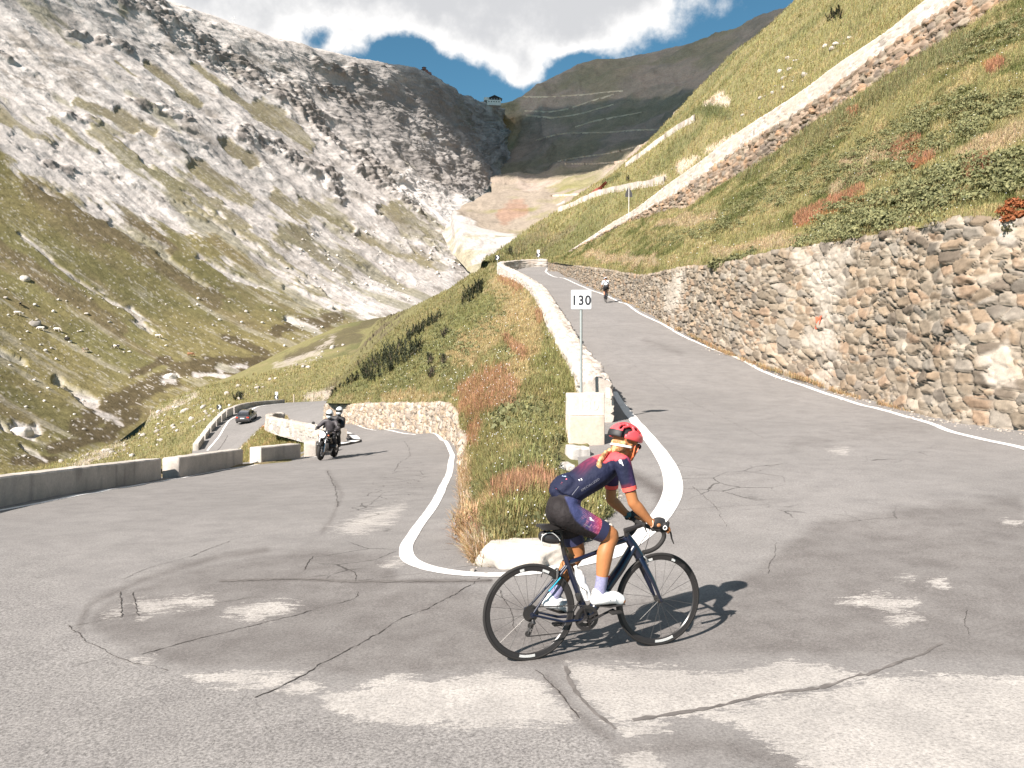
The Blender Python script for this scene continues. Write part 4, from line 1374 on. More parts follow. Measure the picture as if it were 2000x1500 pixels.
# ---- tall rubble wall on the right of the upper leg
WB = [(1071, 530, 111), (1105, 540, 94), (1143, 555, 78), (1193, 575, 63.5), (1231, 591, 55), (1260, 608, 48.6), (1313, 637, 40.3), (1336, 645, 38.2), (1408, 681, 32), (1480, 710, 28.3), (1588, 743, 25), (1660, 771, 22.7), (1732, 789, 20.7), (1804, 817, 18.8), (1876, 836, 17.2), (2000, 853, 15.6), (2120, 880, 14.2), (2350, 940, 12.2)]
WT = [(1071, 512, 111.3), (1105, 516, 94.3), (1143, 522, 78.4), (1193, 529, 63.9), (1231, 536, 55.4), (1260, 538, 49.1), (1313, 528, 40.8), (1336, 523, 38.7), (1408, 518, 32.6), (1480, 500, 29), (1588, 481, 25.8), (1660, 471, 23.5), (1732, 456, 21.5), (1804, 444, 19.6), (1876, 428, 18), (2000, 432, 16.4), (2120, 440, 15), (2350, 440, 13)]
wb, wt = np.array([P(*q) for q in WB]), np.array([P(*q) for q in WT])
wb[:, 2] -= .12
back = wt + np.array([.7, .45, .02])
back2 = back + np.array([.1, .1, -1.0])


def smear_r(U_, V_, X, Z):
    n = cnoise(U_, V_, .03, 3) * 1.2
    m = np.maximum.reduce([poly_sd(U_, V_, [(1545, 478), (1668, 468), (1650, 560), (1640, 640), (1655, 690), (1590, 700), (1570, 600)]) / 40,
                           poly_sd(U_, V_, [(1915, 690), (1975, 672), (1985, 760), (1925, 770)]) / 25, poly_sd(U_, V_, [(1925, 432), (1990, 425), (1998, 478), (1960, 480)]) / 20,
                           poly_sd(U_, V_, [(1305, 525), (1345, 522), (1335, 620), (1305, 600)]) / 25, poly_sd(U_, V_, [(1560, 690), (1660, 690), (1640, 760), (1560, 735)]) / 60 - .2])
    return sstep(-.15, .75, m + n + .5 * fbm(xyz(X * 3, Z * 3), 4, seed=77)) * .9


hw, GW = wall_sheet('retaining_wall', [wb, wt, back, back2], [118, 10, 4], .034, .0023, .54, .27, .085, PAL_RUB, np.array([.35, .295, .235]), 100, smear=smear_r, gapdark=.7)
tag(hw, 'tall rubble stone retaining wall with pale mortar smears beside the climbing road', 'wall')
# red paint mark on the wall
B_wall = bvh_of(GW)


def decal(name, polys, bvh, mat, parent, lift=.012):
    m = MB()
    for pl_ in polys:
        pts = []
        for u, v in pl_:
            p, n = hit(u, v, bvh)
            if p is None:
                continue
            d = (Vector((0, 0, CAMH)) - p).normalized()
            pts.append(p + d * lift)
        if len(pts) > 2:
            m.add(pts, [list(range(len(pts)))])
    return m.build(name, mat, parent, smooth=False)


M_redp = flat_mat('red_wall_paint', (.62, .12, .06), .8, var=.3, vscale=30)
decal('paint_mark', [[(1592, 618), (1602, 620), (1600, 634), (1595, 643), (1591, 642), (1594, 630)], [(1600, 618), (1605, 616), (1601, 632)]], B_wall, M_redp, hw, .05)

# ---- parapet on the left edge of the upper leg
PT = [(1192, 752, 17.8), (1161, 703, 23.5), (1134, 671, 28), (1113, 636, 34), (1090, 601, 43), (1067, 566, 56), (1048, 551, 67), (1020, 535, 82), (994, 523, 97), (984, 517, 104), (986, 512.5, 108.5), (1003, 510.5, 110.5), (1023, 508.5, 112), (1044, 507.5, 112.8), (1070, 507, 113.2)]
pt = np.array([P(*q) for q in PT])
tg = np.gradient(pt[:, :2], axis=0)
tg /= np.linalg.norm(tg, axis=1, keepdims=True)
lft = np.stack([-tg[:, 1], tg[:, 0], 0 * tg[:, 0]], -1)
thk = np.interp(np.arange(len(pt)), [0, 1, 5, 14], [.60, .68, .8, .7])[:, None]
hts = np.interp(np.arange(len(pt)), [0, 4, 14], [.84, .86, .86])
it, ot = pt.copy(), pt + lft * thk
ib, obt = it.copy(), ot.copy()
ib[:, 2] = np.array([rz(x, y) for x, y in ib[:, :2]]) - .12
obt[:, 2] -= 1.6
obt += lft * .10
crown = (it + ot) / 2
crown[:, 2] += .07
pw, GP = wall_sheet('parapet_wall', [obt, ot, crown, it, ib], [34, 7, 7, 18], .05, .0028, .55, .36, .07, PAL_PALE, np.array([.46, .41, .36]), 200, gapdark=.45)
tag(pw, 'long pale stone parapet wall curving up the left edge of the climbing road', 'wall')
B_par = bvh_of(GP)
m = MB()
pe = P(1187, 767, 17.62)
m.box(pe, (.075, .012, .21), bev=.004)
m.build('reflector', flat_mat('white_plate', (.78, .78, .77), .4), pw, smooth=False)

# ---- low wall under the centre slope, beside the left leg
LB = [(632, 823, 73), (650, 826, 68.5), (668, 829, 65), (712, 834, 57), (774, 841.5, 50), (836, 848, 43.5), (873, 859, 36.5), (897, 880, 29.5), (905, 915, 21.2), (911, 950, 16.6)]
LT = [(634, 791, 73.3), (650, 790.5, 68.8), (668, 791, 65.3), (712, 790, 57.3), (774, 789, 50.3), (836, 789, 43.8), (873, 791, 36.9), (896, 822, 30), (905, 885, 21.9), (912, 938, 16.9)]
lb_, lt_ = np.array([P(*q) for q in LB]), np.array([P(*q) for q in LT])
lb_[:, 2] -= .15
lbk = lt_ + np.array([.45, .35, .03])
lbk2 = lbk + np.array([.1, .1, -.8])
lw, _ = wall_sheet('retaining_wall', [lb_, lt_, lbk, lbk2], [44, 5, 3], .05, .0018, .40, .30, .09, PAL_WARM, np.array([.36, .30, .245]), 300, gapdark=.6)
tag(lw, 'low rubble retaining wall under the grassy slope behind the motorcycle', 'wall')

# ---- curved parapet inside the lower bend
HB = [(676, 867, 43.6), (650, 858, 46.5), (612, 848, 50.2), (570, 838, 54), (545, 831, 57.2), (534, 826, 59.5), (534, 822, 61.8), (543, 820, 63.4), (556, 819.5, 64)]
hb = np.array([P(*q) for q in HB])
tg = np.gradient(hb[:, :2], axis=0)
tg /= np.linalg.norm(tg, axis=1, keepdims=True)
lft = np.stack([-tg[:, 1], tg[:, 0], 0 * tg[:, 0]], -1)
hi = hb.copy()
hi[:, 2] = np.array([2.03 - (v - 700) / FPX * y for v, y in zip((838, 835, 829, 822, 817, 814, 810, 808, 808), [q[2] for q in HB])])
ho_t = hi + lft * .5
hb_o = hb + lft * .55
hb_o[:, 2] -= .5
hb_i = hb.copy()
hb_i[:, 2] -= .5
cr = (hi + ho_t) / 2
cr[:, 2] += .05
hwall, _ = wall_sheet('parapet_wall', [hb_o, ho_t, cr, hi, hb_i], [26, 4, 4, 16], .07, .0018, .8, .6, .05, PAL_PALE * .85, np.array([.38, .34, .30]), 400, gapdark=.35)
tag(hwall, 'short curved pale parapet wall inside the lower bend behind the motorcycle', 'wall')

# ---- wall carrying the next leg of the road across the hill
QT = [(1113, 490, 108), (1191, 438, 97), (1240, 409, 88), (1305, 360, 80), (1370, 314, 73), (1442, 259, 67), (1559, 183, 59), (1640, 123, 54), (1730, 63, 50), (1808, 0, 47), (1960, -115, 42), (2150, -240, 37)]
QM = [(1113, 491.5, 108), (1191, 450, 97), (1240, 424, 88), (1305, 388, 80), (1370, 346, 73), (1442, 293, 67), (1559, 221, 59), (1640, 166, 54), (1730, 99, 50), (1808, 46, 47), (1960, -60, 42), (2150, -180, 37)]
QB = [(1113, 496, 107.9), (1191, 456, 96.9), (1240, 432, 87.8), (1305, 412, 79.7), (1370, 384, 72.6), (1442, 342, 66.6), (1559, 258, 58.6), (1640, 212, 53.6), (1730, 150, 49.6), (1808, 100, 46.6), (1960, 15, 41.6), (2150, -110, 36.6)]
qt, qm, qb = (np.array([P(*q) for q in r]) for r in (QT, QM, QB))
qb[:, 2] -= .5
off = np.array([.42, .2, 0])
root_w, _ = wall_sheet('hillside_wall', [qb, qm + np.array([-.05, -.03, .0]), qm + off], [40, 4], .09, .0022, .62, .42, .17, PAL_DARK, np.array([.30, .245, .19]), 500, gapdark=.8)
tag(root_w, 'long hillside wall of dark rubble carrying a white mortared road edge above the bank', 'wall')


def smear_q(U_, V_, X, Z):
    return sstep(-.3, .3, fbm(xyz(X * .8, Z * 1.2), 4, seed=8)) * .75


qmi = qm.copy()
qmi[:, 2] -= .02
wall_sheet('parapet', [qmi, qt, qt + off * 1.1, qt + off * 1.1 - np.array([0, 0, 1.2])], [26, 4, 3], .09, .0022, .6, .4, .05, PAL_PALE * .92, np.array([.60, .55, .50]), 520, parent=root_w, smear=smear_q, gapdark=.2)

# ---- further stretches of wall up the valley, laid on the terrain along sight lines
def far_wall(pts, bvh, h, th, name, label, group=None, pal=PAL_PALE, y0=None, col=None):
    q = []
    for u, v in pts:
        p, n = hit(u, v, bvh)
        if p is not None:
            q.append(np.array(p))
    q = np.array(q)
    if len(q) < 2:
        return None
    n = max(6, int(sum(np.linalg.norm(np.diff(q, axis=0), axis=1)) / max(1.2, q[:, 1].mean() * .004)))
    q = curve_resample(q, np.linspace(0, len(q) - 1, n))
    pr = []
    for p in q:                                          # follow the ground between the sighted points
        u, v = pix(p)
        g, _ = hit(float(u), float(v), bvh)
        pr.append(np.array(g) if g is not None and abs(g.y - p[1]) < 40 else p)
    q = np.array(pr)
    jit = fbm(xyz(np.arange(n) * .35, 1.0), 3, seed=len(pts))[:, None] * np.array([[0, 0, h * .16]])
    up = np.array([0, 0, 1.0])
    bk = np.array([.3, .95, 0]) * th
    rows = [q - up * h * .7 - bk * .3, q + up * h * .6 - bk * .3 + jit, q + up * h * .6 + bk + jit, q - up * h + bk]
    G = np.array(rows)
    c = pal[RNG.integers(0, len(pal), n)][None, :, :] * np.array([1, 1, 1.0, 1])[:, None, None]
    o = mk(name, G.reshape(-1, 3), gridfaces(4, n), M_stone_far, col=c.reshape(-1, 3), smooth=False)
    tag(o, label, 'wall', group)
    return o


far_wall([(1090, 414), (1118, 403), (1150, 389), (1175, 380), (1224, 371), (1262, 365), (1298, 359)], B_hill, 1.5, 1.0, 'road_wall', 'thin white road wall crossing the sunlit hill behind the triangular sign', 'road walls on the sunlit hill')
far_wall([(1222, 326), (1240, 314), (1266, 295), (1305, 267), (1335, 248), (1357, 237)], B_hill, 1.5, 1.2, 'road_wall', 'pale stony road wall running up under the skyline of the sunlit hill', 'road walls on the sunlit hill')
far_wall([(1152, 387), (1168, 375), (1184, 362)], B_hill, 1.4, .8, 'guard_rail', 'short rust red guard rail on the slope left of the triangular sign', 'road walls on the sunlit hill', pal=np.array([[.30, .08, .06], [.33, .10, .08]]))
ZZ = [([(1022, 189), (1050, 190), (1084, 189), (1118, 187), (1149, 185), (1180, 181), (1217, 178)], 'highest pale road wall just below the skyline of the dark mountain'),
      ([(1025, 217), (1050, 218), (1074, 219), (1113, 212), (1152, 199), (1199, 185)], 'pale road wall rising to the right second from the top of the dark mountain'),
      ([(1027, 225), (1052, 228), (1084, 230), (1133, 223), (1165, 214), (1198, 205)], 'bright low road wall third from the top of the dark mountain'),
      ([(1123, 249), (1145, 242), (1165, 236), (1210, 228), (1253, 220)], 'short thin road wall rising right in the middle of the dark mountain'),
      ([(1045, 275), (1077, 266), (1110, 261), (1150, 260), (1191, 259), (1240, 255), (1289, 254)], 'long nearly level road wall below the middle of the dark mountain'),
      ([(1089, 316), (1133, 308), (1191, 300), (1240, 288), (1266, 282)], 'thin road wall rising right low on the dark mountain'),
      ([(1103, 321), (1130, 321), (1159, 321), (1195, 318), (1227, 315)], 'lowest level road wall at the shaded foot of the dark mountain'),
      ([(1074, 384), (1092, 383), (1110, 382), (1135, 381), (1159, 380)], 'bright road wall on the sunlit foot of the dark mountain')]
for pts, lab in ZZ:
    far_wall(pts, B_pass, 2.6, 1.5, 'road_wall', lab, 'zigzag road walls on the dark mountain', pal=PAL_PALE * np.array([1.25, 1.12, .98]))

# ================================================================ CONCRETE BLOCKS, STONES
def rough_box(name, p0, p1, thick, h, side, parent=None, mat=None, seed=0, bev=.03, amp=.012, seg=.12, sink=.12):
    """block along p0-p1 (front foot line), thickness to the given side"""
    p0, p1 = np.array(p0, float), np.array(p1, float)
    d = p1 - p0
    Ld = np.linalg.norm(d)
    dh = np.array([d[0], d[1], 0]) / np.hypot(d[0], d[1])
    nrm = np.array([-dh[1], dh[0], 0]) * side
    n = max(3, int(Ld / seg))
    prof = []
    for (a, b_) in ((0, -sink), (0, h - bev), (bev, h), (thick - bev, h), (thick, h - bev), (thick, -sink)):
        prof.append((a, b_))
    fine_ = []
    for i in range(len(prof) - 1):
        k = 4 if abs(prof[i + 1][1] - prof[i][1]) + abs(prof[i + 1][0] - prof[i][0]) > .15 else 1
        for j in range(k):
            fine_.append(tuple(np.array(prof[i]) + (np.array(prof[i + 1]) - np.array(prof[i])) * j / k))
    fine_.append(prof[-1])
    tt = np.r_[0, bev * .6 / Ld, np.linspace(bev * 1.5 / Ld, 1 - bev * 1.5 / Ld, n), 1 - bev * .6 / Ld, 1]
    ins = np.r_[bev, bev * .2, np.zeros(n), bev * .2, bev]
    G = np.array([[p0 + d * t + nrm * (a + (ii if a < thick / 2 else -ii)) + np.array([0, 0, b_ - (ii if b_ > 0 else 0)]) for t, ii in zip(tt, ins)] for a, b_ in fine_])
    G = G + amp * np.stack([fbm(G * 3.0 + 5 * i + seed, 4, seed=i) for i in range(3)], -1)
    nv, nu = G.shape[:2]
    f = gridfaces(nv, nu).tolist() + [[i * nu for i in range(nv)], [i * nu + nu - 1 for i in reversed(range(nv))]]
    o = mk(name, G.reshape(-1, 3), f, mat or M_conc, parent, smooth=True)
    base = np.array([.46, .415, .37])
    c = base * (1 + .2 * fbm(G * 1.3 + seed, 4, seed=5))[..., None]
    st = sstep(.1, .45, fbm(G * np.array([5, 5, .8]) + seed, 3, seed=8))
    c = mixc(c, np.array([.20, .185, .17]) + 0 * c, st * .5)
    setcol(o.data, c.reshape(-1, 3))
    bm = bmesh.new()
    bm.from_mesh(o.data)
    bmesh.ops.recalc_face_normals(bm, faces=bm.faces)
    for e in bm.edges:
        if len(e.link_faces) == 2 and e.calc_face_angle(0) > rad(40):
            e.smooth = False
    bm.to_mesh(o.data)
    bm.free()
    return o


BLK = [((-160, 1022, 11.2), (316, 936, 21.3), 'longest weathered concrete barrier block reaching the left edge of the photo'),
       ((350, 933, 21.6), (475, 909, 27.0), 'concrete barrier block with a bright end face, next beyond the longest one'),
       ((510, 906, 27.4), (588, 894.5, 29.9), 'concrete barrier block whose far end stops short of the motorcycle'),
       ((617, 890, 30.6), (648, 880, 34.0), 'shortest concrete barrier block, half hidden by the motorcycle wheel')]
for i, (a, b_, lab) in enumerate(BLK):
    pa, pb = P(*a), P(*b_)
    pa[2], pb[2] = rz(pa[0], pa[1]), rz(pb[0], pb[1])
    tag(rough_box('concrete_barrier', pa, pb, .46, (.54, .54, .55, .55)[i], 1, seed=3.1 * i), lab, 'barrier', 'concrete barrier blocks along the left road edge')
LBK = [((388, 882), (399, 866)), ((402, 863), (411, 850)), ((413, 847), (422, 836)), ((424, 833.5), (432, 825)), ((434, 822.5), (442, 815.5)), ((444, 813), (456, 808))]
LNM = ['lowest', 'second', 'third', 'fourth', 'fifth', 'topmost']
for i, (a, b_) in enumerate(LBK):
    Ya, Yb = np.interp([a[0], b_[0]], [385, 440, 460], [84, 102.5, 107])
    pa, pb = P(a[0], a[1], Ya), P(b_[0], b_[1], Yb)
    tag(rough_box('concrete_barrier', pa, pb, .6, .85, 1, seed=9 + i, seg=.4, bev=.05), f'small pale concrete block left of the car, {LNM[i]} of the six climbing to the bend', 'barrier', 'concrete blocks around the lower bend')
arc = [(458, 807, 107.5), (472, 801.5, 111), (492, 797, 116), (520, 793.5, 122), (545, 791.5, 126), (556, 790.5, 127.5)]
ap = np.array([P(*q) for q in arc])
tg = np.gradient(ap[:, :2], axis=0)
tg /= np.linalg.norm(tg, axis=1, keepdims=True)
lf_ = np.stack([-tg[:, 1], tg[:, 0], 0 * tg[:, 0]], -1)
up = np.array([0, 0, .8])
dn_ = np.array([0, 0, .4])
cw_, _ = wall_sheet('concrete_barrier', [ap - dn_, ap + up, ap + lf_ * .55 + up, ap + lf_ * .55 - dn_ * 3], [8, 3, 8], .3, .003, 2.2, 1.0, .03, PAL_PALE * .75, np.array([.36, .33, .30]), 620)
tag(cw_, 'long low curved barrier around the far outside of the lower bend', 'barrier', 'concrete blocks around the lower bend')

# striped kerb round the end of the lower parapet
KP = [onroad(*q) for q in ((655, 881, 39), (676, 878.5, 39.5), (690, 872, 41.5), (697, 863, 44.5), (690, 855, 47), (678, 849.5, 48.5), (668, 846, 49.5))]
KP = curve_resample(np.array(KP), np.linspace(0, 6, 36))
tgk = np.gradient(KP[:, :2], axis=0)
tgk /= np.linalg.norm(tgk, axis=1, keepdims=True)
nk = np.stack([-tgk[:, 1], tgk[:, 0], 0 * tgk[:, 0]], -1)
Gk = np.array([KP + nk * o_ + np.array([0, 0, z_]) for o_, z_ in ((-.22, -.05), (-.20, .13), (.22, .15), (.26, -.05))])
fk = gridfaces(4, 36)
kb = mk('striped_kerb', Gk.reshape(-1, 3), fk, [flat_mat('kerb_white', (.72, .71, .69), .7, var=.12), flat_mat('kerb_black', (.03, .028, .028), .8)], midx=[1 if i // 35 != 1 else (0 if (i % 35) % 9 < 6 else 1) for i in range(len(fk))], smooth=False)
tag(kb, 'low black and white striped kerb curling round the end of the curved parapet', 'kerb')

# square stone marker and rough blocks at the head of the parapet
mk0 = empty('marker_stone', P(1147, 880, 14.9))
tag(mk0, 'square pale stone marker pillar with a worn number at the end of the parapet', 'pillar')
p0, p1 = P(1113, 900, 14.78), P(1181, 900, 14.86)
p0[2] = p1[2] = .08
pil = rough_box('shaft', p0, p1, .42, 2.03 - (812 - 700) / FPX * 14.8 - .08, 1, seed=31, bev=.012, amp=.006, seg=.06, sink=.3)
p0[2] = p1[2] = 2.03 - (812 - 700) / FPX * 14.8 + .004
hd = rough_box('head_block', p0, p1, .42, (812 - 769) / FPX * 14.8, 1, seed=34, bev=.012, amp=.004, seg=.06, sink=-.001)
M_mark = flat_mat('marker_stone', (.47, .40, .335), .9, var=.2, vscale=7, bump=(40, .4, .01))
for o_ in (pil, hd):
    me_c = o_.data.attributes['Col']
    nvv = len(o_.data.vertices)
    a = np.empty(nvv * 3)
    o_.data.vertices.foreach_get('co', a)
    a = a.reshape(-1, 3)
    cc = np.array([.50, .41, .335]) * (1 + .16 * fbm(a * 4, 4, seed=2))[:, None]
    if o_ is hd:
        cc = np.array([.60, .525, .45]) * (1 + .10 * fbm(a * 4, 4, seed=2))[:, None]
    me_c.data.foreach_set('color', np.c_[cc, np.ones(nvv)].ravel())
    o_.parent = mk0
    o_.matrix_parent_inverse = Matrix.Translation(-Vector(mk0.location))


def text_mesh(name, body, size, mat, loc, rot, parent=None, extrude=.002, bold=0.0, sx=1.0, align='CENTER', xs=1.0):
    cu = bpy.data.curves.new(name, 'FONT')
    cu.body = body
    cu.size = size
    cu.align_x = align
    cu.align_y = 'CENTER'
    cu.extrude = extrude
    cu.offset = bold
    cu.space_character = xs
    o = bpy.data.objects.new(name, cu)
    COL.objects.link(o)
    bpy.context.view_layer.update()
    me = bpy.data.meshes.new_from_object(o)
    bpy.data.objects.remove(o)
    bpy.data.curves.remove(cu)
    me.materials.clear()
    me.materials.append(mat)
    r = bpy.data.objects.new(name, me)
    M = Matrix.Translation(Vector(loc)) @ Euler(rot).to_matrix().to_4x4() @ Matrix.Diagonal((sx, 1, 1, 1))
    me.transform(M)
    return put(r, parent)


M_faint = flat_mat('worn_white_number', (.635, .56, .485), .9, var=.12, vscale=25)
tx = text_mesh('number', '130', .27, M_faint, P(1148, 791, 14.8165), (rad(90), 0, math.atan2(p1[1] - p0[1], p1[0] - p0[0])), None, .0004, .012)
tx.parent = mk0
tx.matrix_parent_inverse = Matrix.Translation(-Vector(mk0.location))

for (u0, u1, vt, Y, lab, sd_) in ((1113, 1156, 874, 13.75, 'rough granite block standing against the foot of the square marker pillar', 41), (1082, 1126, 907, 12.9, 'lower rough granite block in the grass left of the marker pillar', 44)):
    a, b_ = P(u0, vt, Y), P(u1, vt, Y + .08)
    h_ = .75
    a[2] -= h_
    b_[2] -= h_
    bo = rough_box('granite_block', a, b_, .4, h_, 1, seed=sd_, bev=.035, amp=.035, seg=.05, sink=.2)
    nvv = len(bo.data.vertices)
    arr = np.empty(nvv * 3)
    bo.data.vertices.foreach_get('co', arr)
    arr = arr.reshape(-1, 3)
    sp_ = sstep(.1, .5, vnoise(arr * 34, 3))
    cc = mixc(np.tile(np.array([.47, .44, .41]), (nvv, 1)), np.tile(np.array([.22, .20, .185]), (nvv, 1)), sp_ * .7)
    bo.data.attributes['Col'].data.foreach_set('color', np.c_[cc, np.ones(nvv)].ravel())
    tag(bo, lab, 'block', 'granite blocks by the marker')


def boulder(name, c, r, seed, mat, sub=4, amp=.22, rot=0, col=(.45, .42, .39), flat_top=None, parent=None, colvar=.25):
    bm = bmesh.new()
    bmesh.ops.create_icosphere(bm, subdivisions=sub, radius=1.0)
    v = np.array([q.co[:] for q in bm.verts])
    f = np.array([[q.index for q in fc.verts] for fc in bm.faces])
    bm.free()
    d = 1 + amp * fbm(v * 1.1 + seed, 3, seed=seed) + amp * .35 * fbm(v * 3.5 + seed, 3, seed=seed + 1)
    v = np.sign(v) * np.abs(v) ** .84 * d[:, None]
    if flat_top is not None:
        v[:, 2] = np.where(v[:, 2] > flat_top, flat_top + (v[:, 2] - flat_top) * .25, v[:, 2])
    cr_, sr_ = math.cos(rot), math.sin(rot)
    v = v * np.array(r)
    v = np.stack([v[:, 0] * cr_ - v[:, 1] * sr_, v[:, 0] * sr_ + v[:, 1] * cr_, v[:, 2]], -1) + np.array(c)
    cc = np.array(col) * (1 + colvar * fbm((v - np.array(c)) / max(r) * 3, 4, seed=seed + 2))[:, None]
    return mk(name, v, f, mat, parent, col=cc)


bo = boulder('boulder', P(1026, 1097, 8.0), (.40, .22, .215), 9, M_conc, 5, .42, rad(-4), (.42, .38, .335), .95)
tag(bo, 'big white boulder at the tip of the grassy slope behind the rear wheel', 'boulder')
# ================================================================ PLANTS AND LOOSE STONES
class Leafy:
    """numpy collector of triangles / quads with colour per face"""

    def __init__(s):
        s.V, s.C, s.T = [], [], []
        s.n = 0

    def tris(s, a, b, c, col):
        k = len(a)
        V = np.stack([a, b, c], 1).reshape(-1, 3)
        s.V.append(V)
        s.C.append(np.repeat(col, 3, 0))
        s.T.append(np.arange(k * 3).reshape(-1, 3) + s.n)
        s.n += k * 3

    def build(s, name, mat, parent=None):
        V = np.concatenate(s.V)
        C = np.clip(np.concatenate(s.C), 0, 1)
        return mk(name, V, np.concatenate(s.T), mat, parent, col=C, smooth=False)


def sample_grid(g, col, n, mask=None, ymin=0, ymax=1e9, power=.85, umin=-120, umax=2120, vmin=-80, vmax=1600):
    u, v = pix(g)
    a = np.abs((u[1:, 1:] - u[:-1, :-1]) * (v[1:, :-1] - v[:-1, 1:]) - (v[1:, 1:] - v[:-1, :-1]) * (u[1:, :-1] - u[:-1, 1:])) / 2
    w_ = a ** power
    uc, vc, yc = u[:-1, :-1], v[:-1, :-1], g[:-1, :-1, 1]
    ok = (uc > umin) & (uc < umax) & (vc > vmin) & (vc < vmax) & (yc > ymin) & (yc < ymax)
    w_ = np.where(ok, w_, 0)
    if mask is not None:
        w_ = w_ * mask(uc, vc)
    p = w_.ravel() / w_.sum()
    k = RNG.choice(len(p), n, p=p)
    i, j = np.divmod(k, w_.shape[1])
    f, h = RNG.random(n)[:, None], RNG.random(n)[:, None]
    q = (g[i, j] * (1 - f) + g[i + 1, j] * f) * (1 - h) + (g[i, j + 1] * (1 - f) + g[i + 1, j + 1] * f) * h
    return clear(q, col[i, j]) if g is slope else (q, col[i, j])


def blades(L_, q, c, h0, nb=4, wmul=1.0, spread=.10, lean=.55, cvar=.28, tipl=1.25):
    n = len(q)
    Y = q[:, 1]
    for k in range(nb):
        az = RNG.random(n) * 2 * math.pi
        h = h0 * (.5 + .9 * RNG.random(n)) if np.isscalar(h0) else h0 * (.5 + .9 * RNG.random(n))
        wd = np.maximum(.007, .00042 * Y) * wmul * (.7 + .6 * RNG.random(n))
        off = np.stack([np.cos(az * 3.1), np.sin(az * 3.1), 0 * az], -1) * (spread * RNG.random(n))[:, None]
        s_ = np.stack([np.cos(az), np.sin(az), 0 * az], -1)
        ln = lean * RNG.random(n)
        d = np.stack([-np.sin(az) * ln, np.cos(az) * ln, np.sqrt(1 - np.minimum(ln, .95) ** 2)], -1)
        b0 = q + off - np.array([0, 0, .02])
        cc = c * (1 + cvar * (RNG.random((n, 1)) * 2 - 1)) * (1 + .12 * (RNG.random((n, 3)) * 2 - 1))
        m_ = b0 + d * (h * .55)[:, None]
        tip = b0 + d * h[:, None] + np.stack([-np.sin(az), np.cos(az), 0 * az], -1) * (h * .25 * ln)[:, None] - np.array([0, 0, 1]) * (h * .12 * ln)[:, None]
        L_.tris(b0 - s_ * wd[:, None], b0 + s_ * wd[:, None], m_ + s_ * (wd * .7)[:, None], cc)
        L_.tris(m_ + s_ * (wd * .7)[:, None], m_ - s_ * (wd * .7)[:, None], tip, cc * tipl)


def mounds(L_, q, R, nl, leaf, colA, colB, flat=.55):
    """low leafy cushions: leaf faces spread over and through flattened domes"""
    n = len(q)
    for k in range(nl):
        th = np.arccos(RNG.random(n) * .98)
        ph = RNG.random(n) * 2 * math.pi
        d = np.stack([np.sin(th) * np.cos(ph), np.sin(th) * np.sin(ph), np.cos(th)], -1)
        lump = 1 + .35 * vnoise(d * 2.3 + q * .7, 77)
        p = q + d * np.array([1, 1, flat]) * (R * (.55 + .5 * RNG.random(n)) * lump)[:, None]
        nrm = d + RNG.normal(0, .55, (n, 3))
        nrm /= np.linalg.norm(nrm, axis=1, keepdims=True)
        t = np.cross(nrm, RNG.normal(0, 1, (n, 3)))
        t /= np.linalg.norm(t, axis=1, keepdims=True)
        b = np.cross(nrm, t)
        ls = leaf * (.6 + .8 * RNG.random(n))[:, None]
        cc = colA + (colB - colA) * RNG.random((n, 1))
        cc = cc * (.75 + .5 * RNG.random((n, 1)))
        L_.tris(p - t * ls * .5, p + b * ls * .9, p + t * ls * .5, cc)
        L_.tris(p - t * ls * .5, p + t * ls * .5, p - b * ls * .55, cc * .93)


def shoots(L_, q, h, nn, colA, colB, needle=.12, wd=.018):
    """upright dwarf-pine shoots with needles all round"""
    n = len(q)
    hh = h * (.6 + .7 * RNG.random(n))
    ln = RNG.normal(0, .22, (n, 2))
    for k in range(nn):
        f = (k + RNG.random(n)) / nn
        ax = q + np.stack([ln[:, 0] * f * hh, ln[:, 1] * f * hh, f * hh], -1)
        az = RNG.random(n) * 2 * math.pi
        d = np.stack([np.cos(az) * .75, np.sin(az) * .75, .55 + .3 * RNG.random(n)], -1)
        s_ = np.stack([-np.sin(az), np.cos(az), 0 * az], -1) * (wd * (.7 + .6 * RNG.random(n)))[:, None]
        cc = (colA + (colB - colA) * RNG.random((n, 1))) * (.7 + .6 * RNG.random((n, 1)))
        L_.tris(ax - s_, ax + s_, ax + d * (needle * (1.2 - .6 * f))[:, None], cc)


def in_poly(poly, n, bvh):
    us, vs_ = [p[0] for p in poly], [p[1] for p in poly]
    out = []
    k = 0
    while len(out) < n and k < n * 30:
        k += 1
        u, v = rnd.uniform(min(us), max(us)), rnd.uniform(min(vs_), max(vs_))
        if poly_sd(np.array([u]), np.array([v]), poly)[0] < 0:
            continue
        p, _ = hit(u, v, bvh)
        if p is not None:
            out.append(p[:])
    return np.array(out)


NOGO = [[(1078, 862), (1200, 862), (1200, 938), (1140, 945), (1080, 938)], [(1180, 750), (1260, 750), (1330, 1000), (1215, 1000)]]


def clear(q, c):
    u, v = pix(q)
    k = np.ones(len(q), bool)
    for p_ in NOGO:
        k &= poly_sd(u, v, p_) < 0
    return q[k], c[k]


TONE = np.array([1.55, 1.48, 1.32])
# grass on the centre slope
gL = Leafy()


def m_red(shapes):
    def f(u, v):
        m = np.zeros_like(u)
        for kind, pts, wd in shapes:
            m = np.maximum(m, sstep(-.1, .4, 1 - stroke_d(u, v, pts) / wd + .5 * fbm(xyz(u * .05, v * .05), 3, seed=5)))
        return m
    return f


